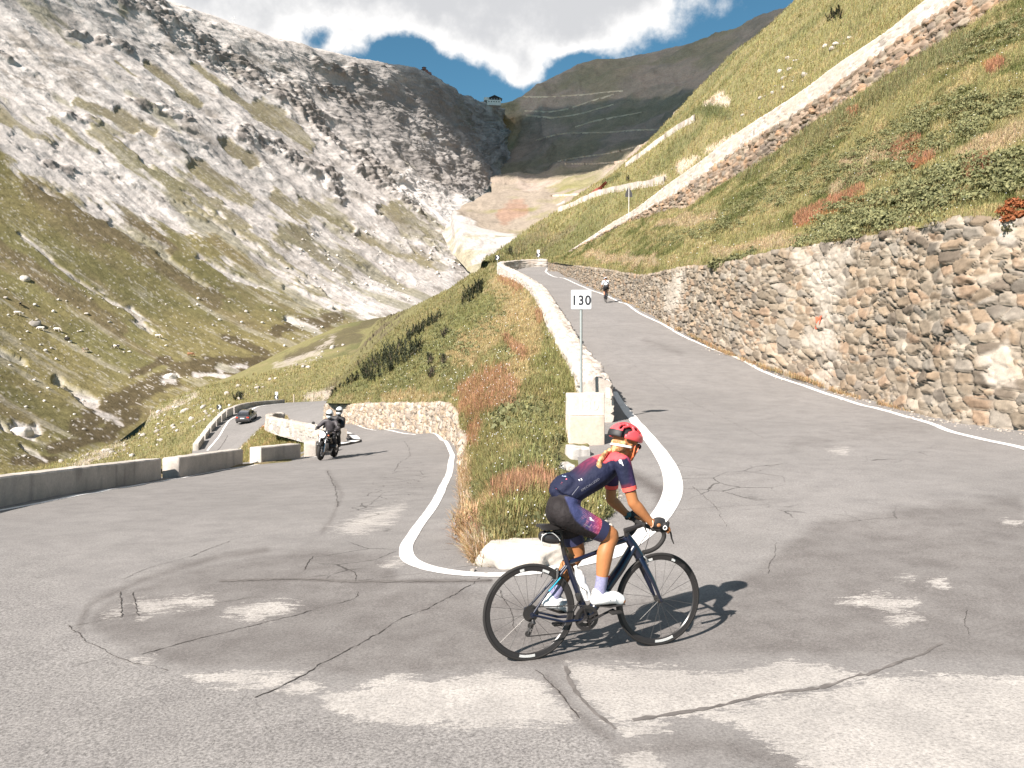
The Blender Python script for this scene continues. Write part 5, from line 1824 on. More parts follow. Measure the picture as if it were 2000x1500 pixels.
q, c = sample_grid(slope, cslope, 52000, ymax=140)
blades(gL, q, c * TONE, .13 + .0012 * q[:, 1], 4)
q, c = sample_grid(slope, cslope, 9000, ymax=30)
blades(gL, q, c * TONE, .22, 5, lean=.7)
q, c = sample_grid(slope, cslope, 6500, mask=m_red(c_red), ymax=120)
blades(gL, q, np.tile(np.array([.26, .145, .085]), (len(q), 1)) * 1.1, .24 + .001 * q[:, 1], 2, lean=.35, cvar=.4)
q, c = sample_grid(slope, cslope, 5000, mask=m_red([('s', [(896, 880), (905, 940), (912, 1000), (925, 1060), (940, 1095)], 17)]), ymax=40)
blades(gL, q, np.tile(np.array([.34, .23, .12]), (len(q), 1)), .17, 4, lean=.9, cvar=.4)
tag(gL.build('grass', M_leaf), kind='stuff')
# grass on the right bank, the sunlit hill, meadow and lower bank
gL = Leafy()
q, c = sample_grid(bank_, cK, 66000, ymax=120)
blades(gL, q, c * TONE, .10 + .0018 * q[:, 1], 4, spread=.2)
q, c = sample_grid(bank_, cK, 4500, mask=m_red(k_red))
blades(gL, q, np.tile(np.array([.27, .14, .08]), (len(q), 1)) * 1.1, .34, 2, lean=.35, cvar=.4)
q, c = sample_grid(bank_, cK, 2600, mask=m_red([('s', [(1560, 285), (1640, 235), (1700, 200), (1790, 140), (1880, 85)], 20), ('s', [(1450, 350), (1550, 290)], 9)]))
blades(gL, q, np.tile(np.array([.17, .16, .075]), (len(q), 1)), .45, 4, lean=.5, spread=.25)
tag(gL.build('grass', M_leaf), kind='stuff')
gL = Leafy()
q, c = sample_grid(hill, cH, 30000, ymax=300)
blades(gL, q, c * TONE, .14 + .003 * np.minimum(q[:, 1], 120), 3, spread=.5, wmul=1.2)
q, c = sample_grid(mead, cm_, 16000, ymax=210)
blades(gL, q, c * TONE, .12 + .0022 * q[:, 1], 3, spread=.4, wmul=1.1)
q, c = sample_grid(lb, cl, 7000, vmax=930)
blades(gL, q, c * TONE, .30, 4, spread=.2)
q, c = sample_grid(g_sh[11:], c_sh[11:], 6000)
blades(gL, q, c * TONE, .16, 4, spread=.2)
# dry tufts along the feet of the walls
for line, n_, off_ in ((wb, 2600, np.array([-.14, -.06, .10])), (lb_, 700, np.array([.12, -.12, .14]))):
    tt = RNG.random(n_) ** .6 * (len(line) - 2) if line is wb else RNG.random(n_) * (len(line) - 1.01)
    pp = curve_resample(line, np.sort(tt)) + off_ + RNG.normal(0, .07, (n_, 3)) * np.array([1, 1, .2])
    dens_ = fbm(pp * .8, 3, seed=12) > -.12
    pp = pp[dens_]
    blades(gL, pp, np.where(RNG.random((len(pp), 1)) < .7, np.array([[.36, .23, .12]]), np.array([[.24, .2, .1]])) + 0 * pp, .13, 4, lean=.9, cvar=.4)
tag(gL.build('grass', M_leaf), kind='stuff')

# leafy ground cover
cA, cB = np.array([.105, .115, .052]), np.array([.235, .225, .105])
lL = Leafy()
q, c = sample_grid(slope, cslope, 620, mask=m_red([('s', [(1030, 830), (1085, 870), (1060, 930)], 48), ('s', [(960, 1050), (1040, 1030), (1100, 1050)], 30), ('s', [(1130, 985), (1185, 1000)], 22), ('s', [(930, 960), (925, 975)], 14)]), ymax=25)
mounds(lL, q, .08 + .11 * RNG.random(len(q)), 70, .040, cA, cB * 1.15, .75)
q, c = sample_grid(slope, cslope, 520, mask=m_red([('s', [(700, 730), (850, 690), (950, 610)], 50), ('s', [(990, 820), (1040, 800)], 20), ('s', [(985, 690), (1000, 700)], 12)]), ymin=15, ymax=100)
mounds(lL, q, .20 + .25 * RNG.random(len(q)), 46, .075, cA * 1.15, cB * 1.05, .45)
tag(lL.build('ground_cover', M_leaf), kind='stuff')
lL = Leafy()
k_green = [('s', [(1640, 440), (1760, 400), (1880, 350), (1990, 330)], 46), ('s', [(1480, 400), (1600, 350), (1740, 270), (1900, 190)], 26), ('s', [(1560, 480), (1700, 440)], 12), ('s', [(1680, 350), (1800, 300), (1990, 200)], 22), ('s', [(1420, 420), (1520, 350), (1660, 250)], 16), ('s', [(1850, 110), (1990, 60)], 26), ('s', [(1300, 470), (1450, 430)], 14)]
q, c = sample_grid(bank_, cK, 1500, mask=m_red(k_green), ymax=75)
mounds(lL, q, .20 + .34 * RNG.random(len(q)), 85, .055, cA * 1.05, cB * 1.1, .42)
tag(lL.build('ground_cover', M_leaf), kind='stuff')

# white flower heads
fL = Leafy()
q, c = sample_grid(slope, cslope, 240, ymin=8, ymax=60)
q2, _ = sample_grid(slope, cslope, 170, mask=m_red([('s', [(900, 760), (960, 790), (990, 720)], 45), ('s', [(900, 850), (960, 870)], 30)]), ymax=60)
q3, _ = sample_grid(bank_, cK, 200, ymax=60)
q = np.concatenate([q, q2, q3]) + np.array([0, 0, .22])
sz = np.maximum(.009, .00055 * q[:, 1])[:, None]
fd = np.array([-.5, -.7, .5])
e1 = np.array([.81, -.58, 0.0])
e2 = np.cross(fd / np.linalg.norm(fd), e1)
for k in range(6):
    a0_, a1_ = k * math.pi / 3, (k + 1) * math.pi / 3
    fL.tris(q + fd * .005, q + (e1 * math.cos(a0_) + e2 * math.sin(a0_)) * sz, q + (e1 * math.cos(a1_) + e2 * math.sin(a1_)) * sz, np.full((len(q), 3), .62))
tag(fL.build('flowers', M_leaf), kind='stuff')

# bushes ---------------------------------------------------------------
PIN_A, PIN_B = np.array([.030, .036, .022]), np.array([.066, .072, .040])


def pine_bush(poly, n, bvh, h, label, group, nn=26, needle=.22, wd=.03, ca=PIN_A, cb=PIN_B):
    q = in_poly(poly, n, bvh)
    if not len(q):
        return
    cen = q.mean(0)
    base = drop(cen[0], cen[1], bvh)[0]
    e = empty('bush', base if base is not None else cen)
    tag(e, label, 'bush', group)
    lf_ = Leafy()
    shoots(lf_, q - np.array([0, 0, .1]), h, nn, ca, cb, needle, wd)
    o = lf_.build('foliage', M_leaf)
    o.parent = e
    o.matrix_parent_inverse = Matrix.Translation(-Vector(e.location))
    m = MB()
    root_p = Vector(e.location) - Vector((0, 0, .15))
    for p in q[:: max(1, len(q) // 14)]:
        m.tube([root_p, root_p.lerp(Vector(p), .6), Vector(p) + Vector((rnd.uniform(-.1, .1), rnd.uniform(-.1, .1), h * .4)), Vector(p) + Vector((rnd.uniform(-.2, .2), rnd.uniform(-.2, .2), h * .9))], [.035, .03, .025, .008], 5)
    s_ = m.build('stem', M_bark)
    s_.parent = e
    s_.matrix_parent_inverse = Matrix.Translation(-Vector(e.location))
    return e


M_bark = flat_mat('bark', (.09, .065, .045), .9, var=.3)
GB = 'dark bushes on the centre slope'
pine_bush([(705, 728), (735, 700), (780, 672), (818, 678), (822, 692), (790, 715), (745, 742), (715, 752)], 150, B_slope, 1.1, 'largest dark dwarf pine bush on the grassy slope above the low wall', GB, needle=.3, wd=.04)
pine_bush([(896, 598), (905, 580), (930, 560), (943, 556), (944, 572), (920, 590)], 60, B_slope, 1.0, 'narrow dark bush high on the slope, left of the far parapet', GB, needle=.32, wd=.05)
pine_bush([(792, 660), (820, 640), (858, 618), (862, 626), (830, 648), (800, 666)], 60, B_slope, .9, 'thin row-shaped dark bush between the two larger pine bushes', GB, needle=.3, wd=.05)
pine_bush([(640, 770), (660, 752), (700, 728), (704, 738), (670, 764), (648, 778)], 34, B_slope, .45, 'dark scrub strip just left of the largest pine bush', GB, needle=.3, wd=.05)
for (u, v, lab) in ((868, 657, 'tiny dark shrub highest of the small ones on the slope'), (838, 707, 'tiny dark shrub right under the largest pine bush'), (841, 735, 'tiny dark shrub lowest of the small ones on the slope'), (868, 712, 'tiny dark shrub right of the lower small ones')):
    pine_bush([(u - 6, v), (u, v - 8), (u + 7, v - 3), (u + 4, v + 7), (u - 4, v + 8)], 14, B_slope, .55, lab, GB, 18, .2, .035)
pine_bush([(456, 778), (464, 768), (474, 772), (472, 782), (460, 784)], 16, B_mead, 1.0, 'dark bush alone on the meadow above the chevron sign by the car', 'dark bushes far off', 18, .5, .09)
pine_bush([(990, 499), (994, 491), (1000, 492), (1000, 500)], 12, B_hill, 1.0, 'small dark bush on the ridge above the far end of the parapet', 'dark bushes far off', 16, .4, .07)
pine_bush([(1618, 44), (1625, 30), (1645, 26), (1642, 38)], 16, B_hill, 1.1, 'dark green bush high on the sunlit hill under the skyline', 'dark bushes far off', 20, .5, .08)
pine_bush([(1222, 355), (1226, 349), (1231, 352), (1228, 358)], 8, B_hill, .8, 'small dark bush on the hill just above the triangular sign', 'dark bushes far off', 16, .4, .07)

# leafy shrub hanging over the tall wall
e = empty('shrub', P(1450, 512, 32.6))
tag(e, 'leafy green shrub hanging over the top of the tall rubble wall', 'shrub')
lL = Leafy()
qq = np.array([P(u, v, Y) for u, v, Y in ((1400, 522, 33.4), (1412, 528, 32.9), (1440, 515, 31.8), (1452, 520, 31.3), (1464, 510, 30.9), (1458, 532, 31), (1447, 535, 31.2), (1430, 518, 32.2), (1472, 503, 30.6), (1455, 545, 30.9))])
mounds(lL, qq, np.full(len(qq), .36), 260, .10, cA * .9, cB * .8, 1.0)
o = lL.build('foliage', M_leaf)
o.parent = e
o.matrix_parent_inverse = Matrix.Translation(-Vector(e.location))
m = MB()
for p in qq:
    m.tube([Vector(P(1440, 508, 32.8)), Vector(p) + Vector((0, .1, .15)), Vector(p)], [.02, .015, .006], 5)
s_ = m.build('stem', M_bark)
s_.parent = e
s_.matrix_parent_inverse = Matrix.Translation(-Vector(e.location))

# rust red shrub at the right end of the wall top
e = empty('shrub', P(1985, 470, 16.6))
tag(e, 'rust red shrub with dark stems on top of the tall wall at the right edge', 'shrub')
lL = Leafy()
qq = np.array([P(u, v, Y) for u, v, Y in ((1965, 415, 16.9), (1980, 400, 16.9), (1997, 405, 16.8), (2015, 400, 16.8), (1972, 432, 16.7), (1992, 425, 16.6), (2010, 425, 16.6), (2030, 420, 16.6), (2040, 400, 16.8))])
mounds(lL, qq, np.full(len(qq), .17), 220, .045, np.array([.20, .06, .022]), np.array([.36, .13, .05]), 1.0)
mounds(lL, qq[4:] - np.array([0, 0, .22]), np.full(5, .16), 120, .045, np.array([.05, .05, .025]), np.array([.11, .1, .05]), .9)
o = lL.build('foliage', M_leaf)
o.parent = e
o.matrix_parent_inverse = Matrix.Translation(-Vector(e.location))
m = MB()
for p in qq:
    m.tube([Vector(P(1995, 470, 16.6)), Vector(p) - Vector((0, 0, .15)), Vector(p) + Vector((rnd.uniform(-.1, .1), 0, .12))], [.012, .008, .003], 5)
s_ = m.build('stem', M_bark)
s_.parent = e
s_.matrix_parent_inverse = Matrix.Translation(-Vector(e.location))

# dry twiggy bush at the road edge of the slope
e = empty('dry_bush', P(918, 1062, 9.3))
tag(e, 'dry straw coloured twiggy bush at the road edge left of the boulder', 'bush')
m = MB()
for k in range(46):
    b0 = Vector(P(rnd.uniform(905, 940), rnd.uniform(1050, 1080), 9.3))
    d = Vector((rnd.uniform(-.28, .16), rnd.uniform(-.2, .1), rnd.uniform(.08, .34)))
    m.tube([b0, b0 + d * .55 + Vector((0, 0, .02)), b0 + d], [.0045, .003, .0012], 4)
o = m.build('twigs', flat_mat('dry_twig', (.22, .12, .06), .9, var=.4))
o.parent = e
o.matrix_parent_inverse = Matrix.Translation(-Vector(e.location))
lL = Leafy()
qq = np.array([P(rnd.uniform(895, 940), rnd.uniform(1000, 1085), rnd.uniform(9.2, 9.9)) for _ in range(260)])
blades(lL, qq, np.tile(np.array([.40, .27, .15]), (len(qq), 1)), .2, 5, lean=1.0, cvar=.4)
o = lL.build('straw', M_leaf)
o.parent = e
o.matrix_parent_inverse = Matrix.Translation(-Vector(e.location))

# loose stones ----------------------------------------------------------
bm = bmesh.new()
bmesh.ops.create_icosphere(bm, subdivisions=2, radius=1.0)
ICV = np.array([q.co[:] for q in bm.verts])
ICF = np.array([[q.index for q in f.verts] for f in bm.faces])
bm.free()


def scatter_rocks(name, pts, sizes, col, seed, mat, lift=.25):
    V, Fq, C = [], [], []
    for i, (p, s_) in enumerate(zip(pts, sizes)):
        d = 1 + .35 * vnoise(ICV * 1.4 + i * 7.7, seed)
        v = ICV * d[:, None] * np.array([1, .8 + .4 * rnd.random(), .6 + .3 * rnd.random()]) * s_
        a = rnd.random() * 6.28
        v = np.stack([v[:, 0] * math.cos(a) - v[:, 1] * math.sin(a), v[:, 0] * math.sin(a) + v[:, 1] * math.cos(a), v[:, 2]], -1)
        V.append(v + np.asarray(p) + np.array([0, 0, s_ * lift]))
        Fq.append(ICF + i * len(ICV))
        C.append(np.tile(np.array(col) * rnd.uniform(.7, 1.15), (len(ICV), 1)))
    return mk(name, np.concatenate(V), np.concatenate(Fq), mat, None, col=np.concatenate(C))


rp = np.concatenate([in_poly([(-40, 560), (200, 560), (640, 600), (760, 640), (500, 700), (280, 790), (60, 900), (-40, 900)], 230, B_mtn),
                     in_poly([(640, 440), (900, 470), (960, 500), (900, 540), (800, 600), (640, 580), (520, 500)], 170, B_mtn)])
rs = (.16 + .5 * RNG.random(len(rp)) ** 3) * np.clip(rp[:, 1] / 260, .8, 2.2)
tag(scatter_rocks('scattered_rocks', rp, rs, (.55, .51, .47), 3, M_mount), kind='stuff')
rp = np.concatenate([in_poly([(90, 920), (300, 800), (420, 770), (560, 720), (700, 650), (660, 690), (480, 780), (260, 900)], 160, B_mead), in_poly([(1280, 360), (1420, 220), (1560, 90), (1700, 60), (1440, 250)], 30, B_hill)])
rs = (.15 + .45 * RNG.random(len(rp)) ** 3) * np.clip(rp[:, 1] / 150, .7, 1.6)
tag(scatter_rocks('scattered_rocks', rp, rs, (.42, .38, .34), 4, M_mount), kind='stuff')
gp = []
for _ in range(500):
    t_ = rnd.random() ** .7 * (len(wb) - 3) + 2
    p = curve_resample(wb, np.array([min(t_, len(wb) - 1.01)]))[0]
    p = p + np.array([-.12 - abs(rnd.gauss(0, .22)), -.05, 0])
    p[2] = rz(p[0], p[1])
    gp.append(p)
for _ in range(260):
    u, v = rnd.choice([(905, 930), (910, 980), (915, 1040), (930, 1090), (1112, 1092), (1180, 1030), (1205, 975), (1200, 900)])
    p = onroad(u + rnd.gauss(0, 7), v + rnd.gauss(0, 9))
    gp.append(p)
gp = np.array(gp)
tag(scatter_rocks('gravel', gp, .008 + .03 * RNG.random(len(gp)) ** 2.5, (.36, .32, .28), 5, M_stone), kind='stuff')
for k, (u, v, Y, s_, lab) in enumerate(((925, 985, 10.9, .085, 'pale stone low in the bank beside the left road edge'), (908, 905, 19.5, .16, 'pale stone in the dry bank near the end of the low wall'), (936, 1028, 9.8, .07, 'small pale stone in the bank above the dry bush'), (945, 1075, 8.6, .12, 'grey stone in the bank just behind the white boulder'))):
    p, _ = hit(u, v, B_slope)
    p = np.array(p) if p is not None else P(u, v, Y)
    tag(boulder('rock', p, (s_, s_ * .8, s_ * .8), 20 + k, M_conc, 3, .25, k, (.50, .45, .40)), lab, 'rock', 'stones in the bank of the slope')
for k, (u, v, s_, c_, lab) in enumerate(((48, 546, 1.5, (.40, .37, .34), 'grey boulder standing high on the left grass slope'), (69, 634, 1.6, (.26, .24, .22), 'dark grey boulder above the white cow'), (646, 602, 1.6, (.45, .42, .39), 'boulder with a shaded side below the long white scree tongue'), (42, 848, 1.9, (.55, .51, .47), 'white boulder by the stream at the left edge'), (333, 738, 1.7, (.55, .51, .47), 'white boulder in the stream bank below the cows'))):
    p, _ = hit(u, v, B_mtn)
    if p is not None:
        tag(boulder('rock', np.array(p), (s_ * 1.1, s_, s_ * .85), 40 + k, M_mount, 3, .3, k, c_), lab, 'rock', 'boulders on the far slope')
# ================================================================ THE CYCLIST
BYAW = rad(18)
BE = np.array([math.cos(BYAW), math.sin(BYAW)])
BN = np.array([math.sin(BYAW), -math.cos(BYAW)])            # towards the rider's right
BO = np.array([(1012 - 1000) / FPX * 5.4, 5.4])


def BK(u, v, s=0.0):
    """sight line met with the plane s metres to the right of the bicycle's own plane -> bicycle coordinates"""
    a = (u - 1000) / FPX
    Y = (s + BO @ BN) / (a * BN[0] + BN[1])
    p = np.array([a * Y, Y])
    return Vector(((p - BO) @ BE, -s, CAMH - (v - HOR) / FPX * Y))


def remesh(name, mb, mat, parent, voxel=.008, smooth=4, factor=.5, colf=None, usemods=()):
    o = mb.build(name + '_raw', mat, None)
    md = o.modifiers.new('r', 'REMESH')
    md.mode = 'VOXEL'
    md.voxel_size = voxel
    if smooth:
        ms = o.modifiers.new('s', 'SMOOTH')
        ms.iterations = smooth
        ms.factor = factor
    bpy.context.view_layer.update()
    dg = bpy.context.evaluated_depsgraph_get()
    me = bpy.data.meshes.new_from_object(o.evaluated_get(dg))
    me.name = name
    old = o.data
    bpy.data.objects.remove(o)
    bpy.data.meshes.remove(old)
    me.materials.clear()
    me.materials.append(mat)
    me.polygons.foreach_set('use_smooth', np.ones(len(me.polygons), bool))
    if colf is not None:
        a = np.empty(len(me.vertices) * 3)
        me.vertices.foreach_get('co', a)
        setcol(me, colf(a.reshape(-1, 3)))
    r = bpy.data.objects.new(name, me)
    return put(r, parent)


def limb(mb, pts, radii, n=14, sub=4):
    """smooth tapering tube with round ends"""
    p = np.array([tuple(q) for q in pts], float)
    r = np.array([(q if isinstance(q, tuple) else (q, q)) for q in radii], float)
    t = np.linspace(0, len(p) - 1, (len(p) - 1) * sub + 1)
    pp, rr = curve_resample(p, t), curve_resample(r, t)
    mb.tube([Vector(q) for q in pp], [(float(a), float(b)) for a, b in rr], n)
    for e in (0, -1):
        k = float(min(r[e]))
        mb.ell(p[e], (k, k, k), 12, 8)


M_skin = attr_mat('tanned_skin', .5, ((30, .06), (9, .12)), bump=(160, .15, .002), spec=.35)
M_cloth = attr_mat('sports_cloth', .72, ((60, .08), (16, .12)), bump=(19, .55, .022), spec=.25)
M_hair = attr_mat('blond_hair', .6, ((90, .3),), bump=(150, .8, .006), spec=.35)
M_frame = flat_mat('navy_frame_paint', (.005, .008, .022), .3, spec=.5, coat=.35)
M_black = flat_mat('black_rubber', (.022, .020, .019), .75, spec=.3)
M_carbon = flat_mat('black_carbon', (.020, .018, .018), .35, spec=.5)
M_alu = flat_mat('grey_metal', (.30, .29, .28), .35, metal=.9)
M_dmet = flat_mat('dark_metal', (.07, .065, .063), .4, metal=.7)
M_white = flat_mat('white_plastic', (.78, .77, .75), .35)
M_spoke = flat_mat('spoke_steel', (.10, .095, .09), .4, metal=.5)
M_gum = flat_mat('cyan_paint', (.03, .30, .42), .3)
M_orange = flat_mat('orange_plastic', (.80, .16, .06), .4)

WR = .3285
WC_R = BK(1034, 1195.6)
WC_F = BK(1285.5, 1170)
WR_F = .331


def make_wheel(root, c, R, decal_a, rear):
    w_ = MB()
    w_.tube([c + Vector((0, -.05, 0)), c + Vector((0, -.03, 0)), c + Vector((0, -.026, 0)), c + Vector((0, .026, 0)), c + Vector((0, .03, 0)), c + Vector((0, .05, 0))], [.012, .012, .022, .022, .012, .012], 14)
    wo = w_.build('wheel', M_dmet, root)
    m = MB()
    m.torus(c, R - .0125, .0125, 72, 10)
    m.build('tyre', M_black, wo)
    m = MB()
    V, Fc = [], []
    prof = [(R - .052, 0), (R - .046, .007), (R - .022, .0105), (R - .020, .008), (R - .018, 0), (R - .020, -.008), (R - .022, -.0105), (R - .046, -.007)]
    n, k = 72, len(prof)
    for i in range(n):
        a = 2 * math.pi * i / n
        for r_, w2 in prof:
            V.append((c.x + r_ * math.cos(a), c.y + w2, c.z + r_ * math.sin(a)))
    for i in range(n):
        for j in range(k):
            Fc.append((i * k + j, i * k + (j + 1) % k, ((i + 1) % n) * k + (j + 1) % k, ((i + 1) % n) * k + j))
    m.add(V, Fc)
    m.build('rim', M_carbon, wo)
    m = MB()
    for i in range(20):
        a = 2 * math.pi * (i + .3) / 20
        sd_ = 1 if i % 2 else -1
        a2 = a + (.25 if (i // 2) % 2 else -.25)
        m.tube([c + Vector((.020 * math.cos(a2), sd_ * .027, .020 * math.sin(a2))), c + Vector(((R - .048) * math.cos(a), 0, (R - .048) * math.sin(a)))], .0013, 5, cap=False)
    m.build('spokes', M_spoke, wo)
    for a0_, a1_ in decal_a:
        V, Fc = [], []
        for i in range(13):
            a = rad(a0_ + (a1_ - a0_) * i / 12)
            for r_, sd_ in ((R - .044, -1), (R - .028, -1), (R - .028, 1), (R - .044, 1)):
                V.append((c.x + r_ * math.cos(a), c.y + sd_ * .0125, c.z + r_ * math.sin(a)))
        for i in range(12):
            for k in range(4):
                Fc.append((4 * i + k, 4 * i + (k + 1) % 4, 4 * i + 4 + (k + 1) % 4, 4 * i + 4 + k))
        m = MB()
        m.add(V, Fc)
        m.build('rim_decal', M_decal, wo, smooth=False)
    m = MB()
    a = rad(70 if rear else 118)
    m.tube([c + Vector(((R - .05) * math.cos(a), 0, (R - .05) * math.sin(a))), c + Vector(((R - .085) * math.cos(a), 0, (R - .085) * math.sin(a)))], .003, 6)
    m.build('valve', M_black, wo)
    return wo


M_decal, nt, b = new_mat('hatched_rim_decal')
cx = nt.nodes.new('ShaderNodeTexChecker')
cx.inputs['Scale'].default_value = 260
L(nt, coords(nt), cx.inputs['Vector'])
cx.inputs['Color1'].default_value = (.72, .72, .7, 1)
cx.inputs['Color2'].default_value = (.28, .28, .27, 1)
L(nt, cx.outputs[0], b.inputs['Base Color'])
b.inputs['Roughness'].default_value = .5


def make_bike():
    root = empty('road_bicycle', (BO[0], BO[1], rz(BO[0], BO[1])), BYAW)
    root.location.z = 0
    bb = BK(1147, 1206)
    sc = BK(1108, 1100)
    stt = BK(1103, 1084)
    ht, hb_ = BK(1226, 1050), BK(1247, 1083)
    f = MB()
    f.tube([sc, BK(1135, 1090), BK(1164, 1079), BK(1196, 1063), ht + Vector((-.01, 0, -.012))], [(.017, .015), (.017, .015), (.018, .015), (.020, .017), (.024, .019)], 14)
    f.tube([bb + Vector((0, 0, .01)), BK(1176, 1160), BK(1212, 1109), (ht + hb_) / 2], [(.044, .032), (.044, .032), (.043, .030), (.042, .026)], 14)
    f.tube([bb, BK(1126, 1150), sc, stt], [(.034, .028), (.029, .020), (.030, .018), (.022, .016)], 14)
    f.tube([ht + Vector((-.008, 0, .012)), (ht + hb_) / 2, hb_ + Vector((.004, 0, -.01))], [.026, .034, .034], 14)
    f.tube([bb + Vector((0, -.04, 0)), bb + Vector((0, .04, 0))], .026, 16)
    for s_ in (-1, 1):
        ax = WC_R + Vector((0, s_ * .062, 0))
        f.tube([bb + Vector((-.02, s_ * .03, 0)), bb + Vector((-.10, s_ * .042, .004)), bb + Vector((-.2, s_ * .055, .008)), ax], [(.018, .012), (.017, .010), (.014, .009), (.010, .008)], 10)
        f.tube([sc + Vector((0, s_ * .012, -.01)), (sc + ax) / 2 + Vector((0, s_ * -.004, 0)), ax], [.010, .0085, .008], 10)
        f.tube([ax + Vector((0, -.006 * s_, 0)), ax + Vector((0, .006 * s_, 0))], .018, 12)
    fr = f.build('frame', M_frame, root)
    m = MB()
    ax = WC_R + Vector((0, -.070, 0))
    m.tube([BK(1095, 1128, .040), BK(1072, 1155, .055)], .0045, 6)
    m.build('cyan_stripe', M_gum, fr)
    f = MB()
    cr = hb_ + Vector((.006, 0, -.016))
    for s_ in (-1, 1):
        ax = WC_F + Vector((0, s_ * .052, 0))
        f.tube([cr + Vector((0, s_ * .012, 0)), cr + Vector((.012, s_ * .034, -.03)), (cr + ax) / 2 + Vector((.004, s_ * .022, -.0)), ax], [(.020, .016), (.024, .014), (.021, .012), (.010, .008)], 12)
    f.ell(cr + Vector((.004, 0, -.004)), (.03, .034, .02), 14, 10)
    f.build('fork', M_frame, root)
    make_wheel(root, WC_R, WR, ((255, 277), (62, 72), (98, 104)), True)
    make_wheel(root, WC_F, WR_F, ((264, 292), (100, 110), (64, 70)), False)
    # seat
    s = MB()
    s.tube([stt + Vector((0.003, 0, -.02)), BK(1095, 1046), BK(1094, 1039)], [.0155, .0155, .013], 12)
    s.build('seatpost', M_carbon, root)
    s = MB()
    za = BK(1052, 1026).z
    xa, xb = BK(1052, 1026).x, BK(1136, 1032).x
    secs = [(0, .062, .014, .004), (.05, .070, .018, 0), (.25, .060, .02, -.006), (.5, .034, .02, -.006), (.8, .021, .018, -.004), (1.0, .014, .012, -.010)]
    G = []
    for t, hw_, hh_, dz in secs:
        ring = []
        for k in range(14):
            a = 2 * math.pi * k / 14
            ring.append((xa + (xb - xa) * t, hw_ * math.cos(a), za + dz - .008 + hh_ * math.sin(a) * (1 if math.sin(a) > 0 else .7) - .012 * math.cos(a) ** 2))
        G.append(ring)
    V = [q for r in G for q in r]
    Fc = [(i * 14 + k, i * 14 + (k + 1) % 14, (i + 1) * 14 + (k + 1) % 14, (i + 1) * 14 + k) for i in range(5) for k in range(14)] + [tuple(range(13, -1, -1)), tuple(5 * 14 + k for k in range(14))]
    s.add(V, Fc)
    sd_ = s.build('saddle', M_carbon, root)
    s = MB()
    for q in (-1, 1):
        s.tube([Vector((xa + .03, q * .03, za - .02)), Vector((xa + .08, q * .024, za - .042)), Vector((xa + .16, q * .022, za - .042)), Vector((xb - .05, q * .008, za - .02))], .0036, 8)
    s.build('rail', M_dmet, sd_)
    # cockpit
    st0, st1 = BK(1223, 1037), BK(1255, 1024)
    s = MB()
    s.tube([ht + Vector((-.006, 0, .012)), st0], [.019, .017], 12)
    s.tube([st0 + Vector((-.012, 0, .0)), (st0 + st1) / 2, st1], [.020, .0165, .019], 12)
    s.build('stem', M_carbon, root)
    hd_ = BK(1274, 1034, .20)
    hk = BK(1301, 1029, .20)
    dr = [BK(u, v, .205) for u, v in ((1293, 1036), (1297, 1046), (1293, 1057), (1283, 1068.5), (1269, 1076), (1256, 1079))]
    s = MB()
    for q in (1, -1):
        def fl(p, y=None):
            return Vector((p.x, p.y * q, p.z))
        top = Vector((st1.x, -.12 * q, st1.z + .002))
        pts = [Vector((st1.x, 0, st1.z)), Vector((st1.x, -.06 * q, st1.z)), top, Vector((st1.x + .02, -.185 * q, st1.z - .002)), fl(hd_) + Vector((.02, 0, .004)), fl(dr[0]), fl(dr[1]), fl(dr[2]), fl(dr[3]), fl(dr[4]), fl(dr[5])]
        t = np.linspace(0, len(pts) - 1, 60)
        pp = curve_resample(np.array([tuple(p) for p in pts]), t)
        s.tube([Vector(p) for p in pp], .0155, 12)
    hb2 = s.build('handlebar', M_black, root)
    for q in (1, -1):
        s = MB()
        limb(s, [Vector((hd_.x + .005, hd_.y * q, hd_.z + .004)), Vector((hk.x - .03, hk.y * q, hk.z + .001)), Vector((hk.x, hk.y * q, hk.z + .006)), Vector((hk.x + .014, hk.y * q, hk.z + .026))], [.017, .018, .018, .012], 12, 4)
        ho2 = s.build('brake_hood', M_black, hb2)
        s = MB()
        lv = [BK(1305, 1030, .20), BK(1310, 1041, .2), BK(1312, 1052, .2), BK(1316, 1062, .2)]
        s.tube([Vector((p.x, p.y * q, p.z)) for p in lv], [(.010, .006), (.010, .006), (.009, .005), (.005, .004)], 8)
        s.build('brake_lever', M_carbon, ho2)
    s = MB()
    ca = BK(1258, 1040, .05)
    s.tube([st1 + Vector((.03, -.03, -.01)), st1 + Vector((.05, -.02, -.06)), cr + Vector((.05, 0, .05)), cr + Vector((.04, 0, -.01))], .0024, 6)
    s.tube([st1 + Vector((.03, .03, -.01)), st1 + Vector((.06, .04, -.08)), st1 + Vector((.0, .03, -.14)), hb_ + Vector((-.02, .02, .0))], .0024, 6)
    s.build('cable', M_black, root)
    for c_, dx in ((cr + Vector((.022, 0, -.012)), .018), (BK(1090, 1117) + Vector((0, 0, 0)), -.018)):
        s = MB()
        for q in (-1, 1):
            s.tube([c_ + Vector((dx * .3, q * .012, .02)), c_ + Vector((dx, q * .034, .0)), c_ + Vector((dx, q * .024, -.045))], [.007, .008, .006], 8)
            s.box(c_ + Vector((dx, q * .02, -.047)), (.045, .010, .012), bev=.003)
        s.tube([c_ + Vector((dx * .3, -.014, .02)), c_ + Vector((dx * .3, .014, .02))], .009, 8)
        s.build('brake_caliper', M_alu, root)
    # drivetrain on the right side
    cc_ = BK(1146, 1207, .05)
    s = MB()
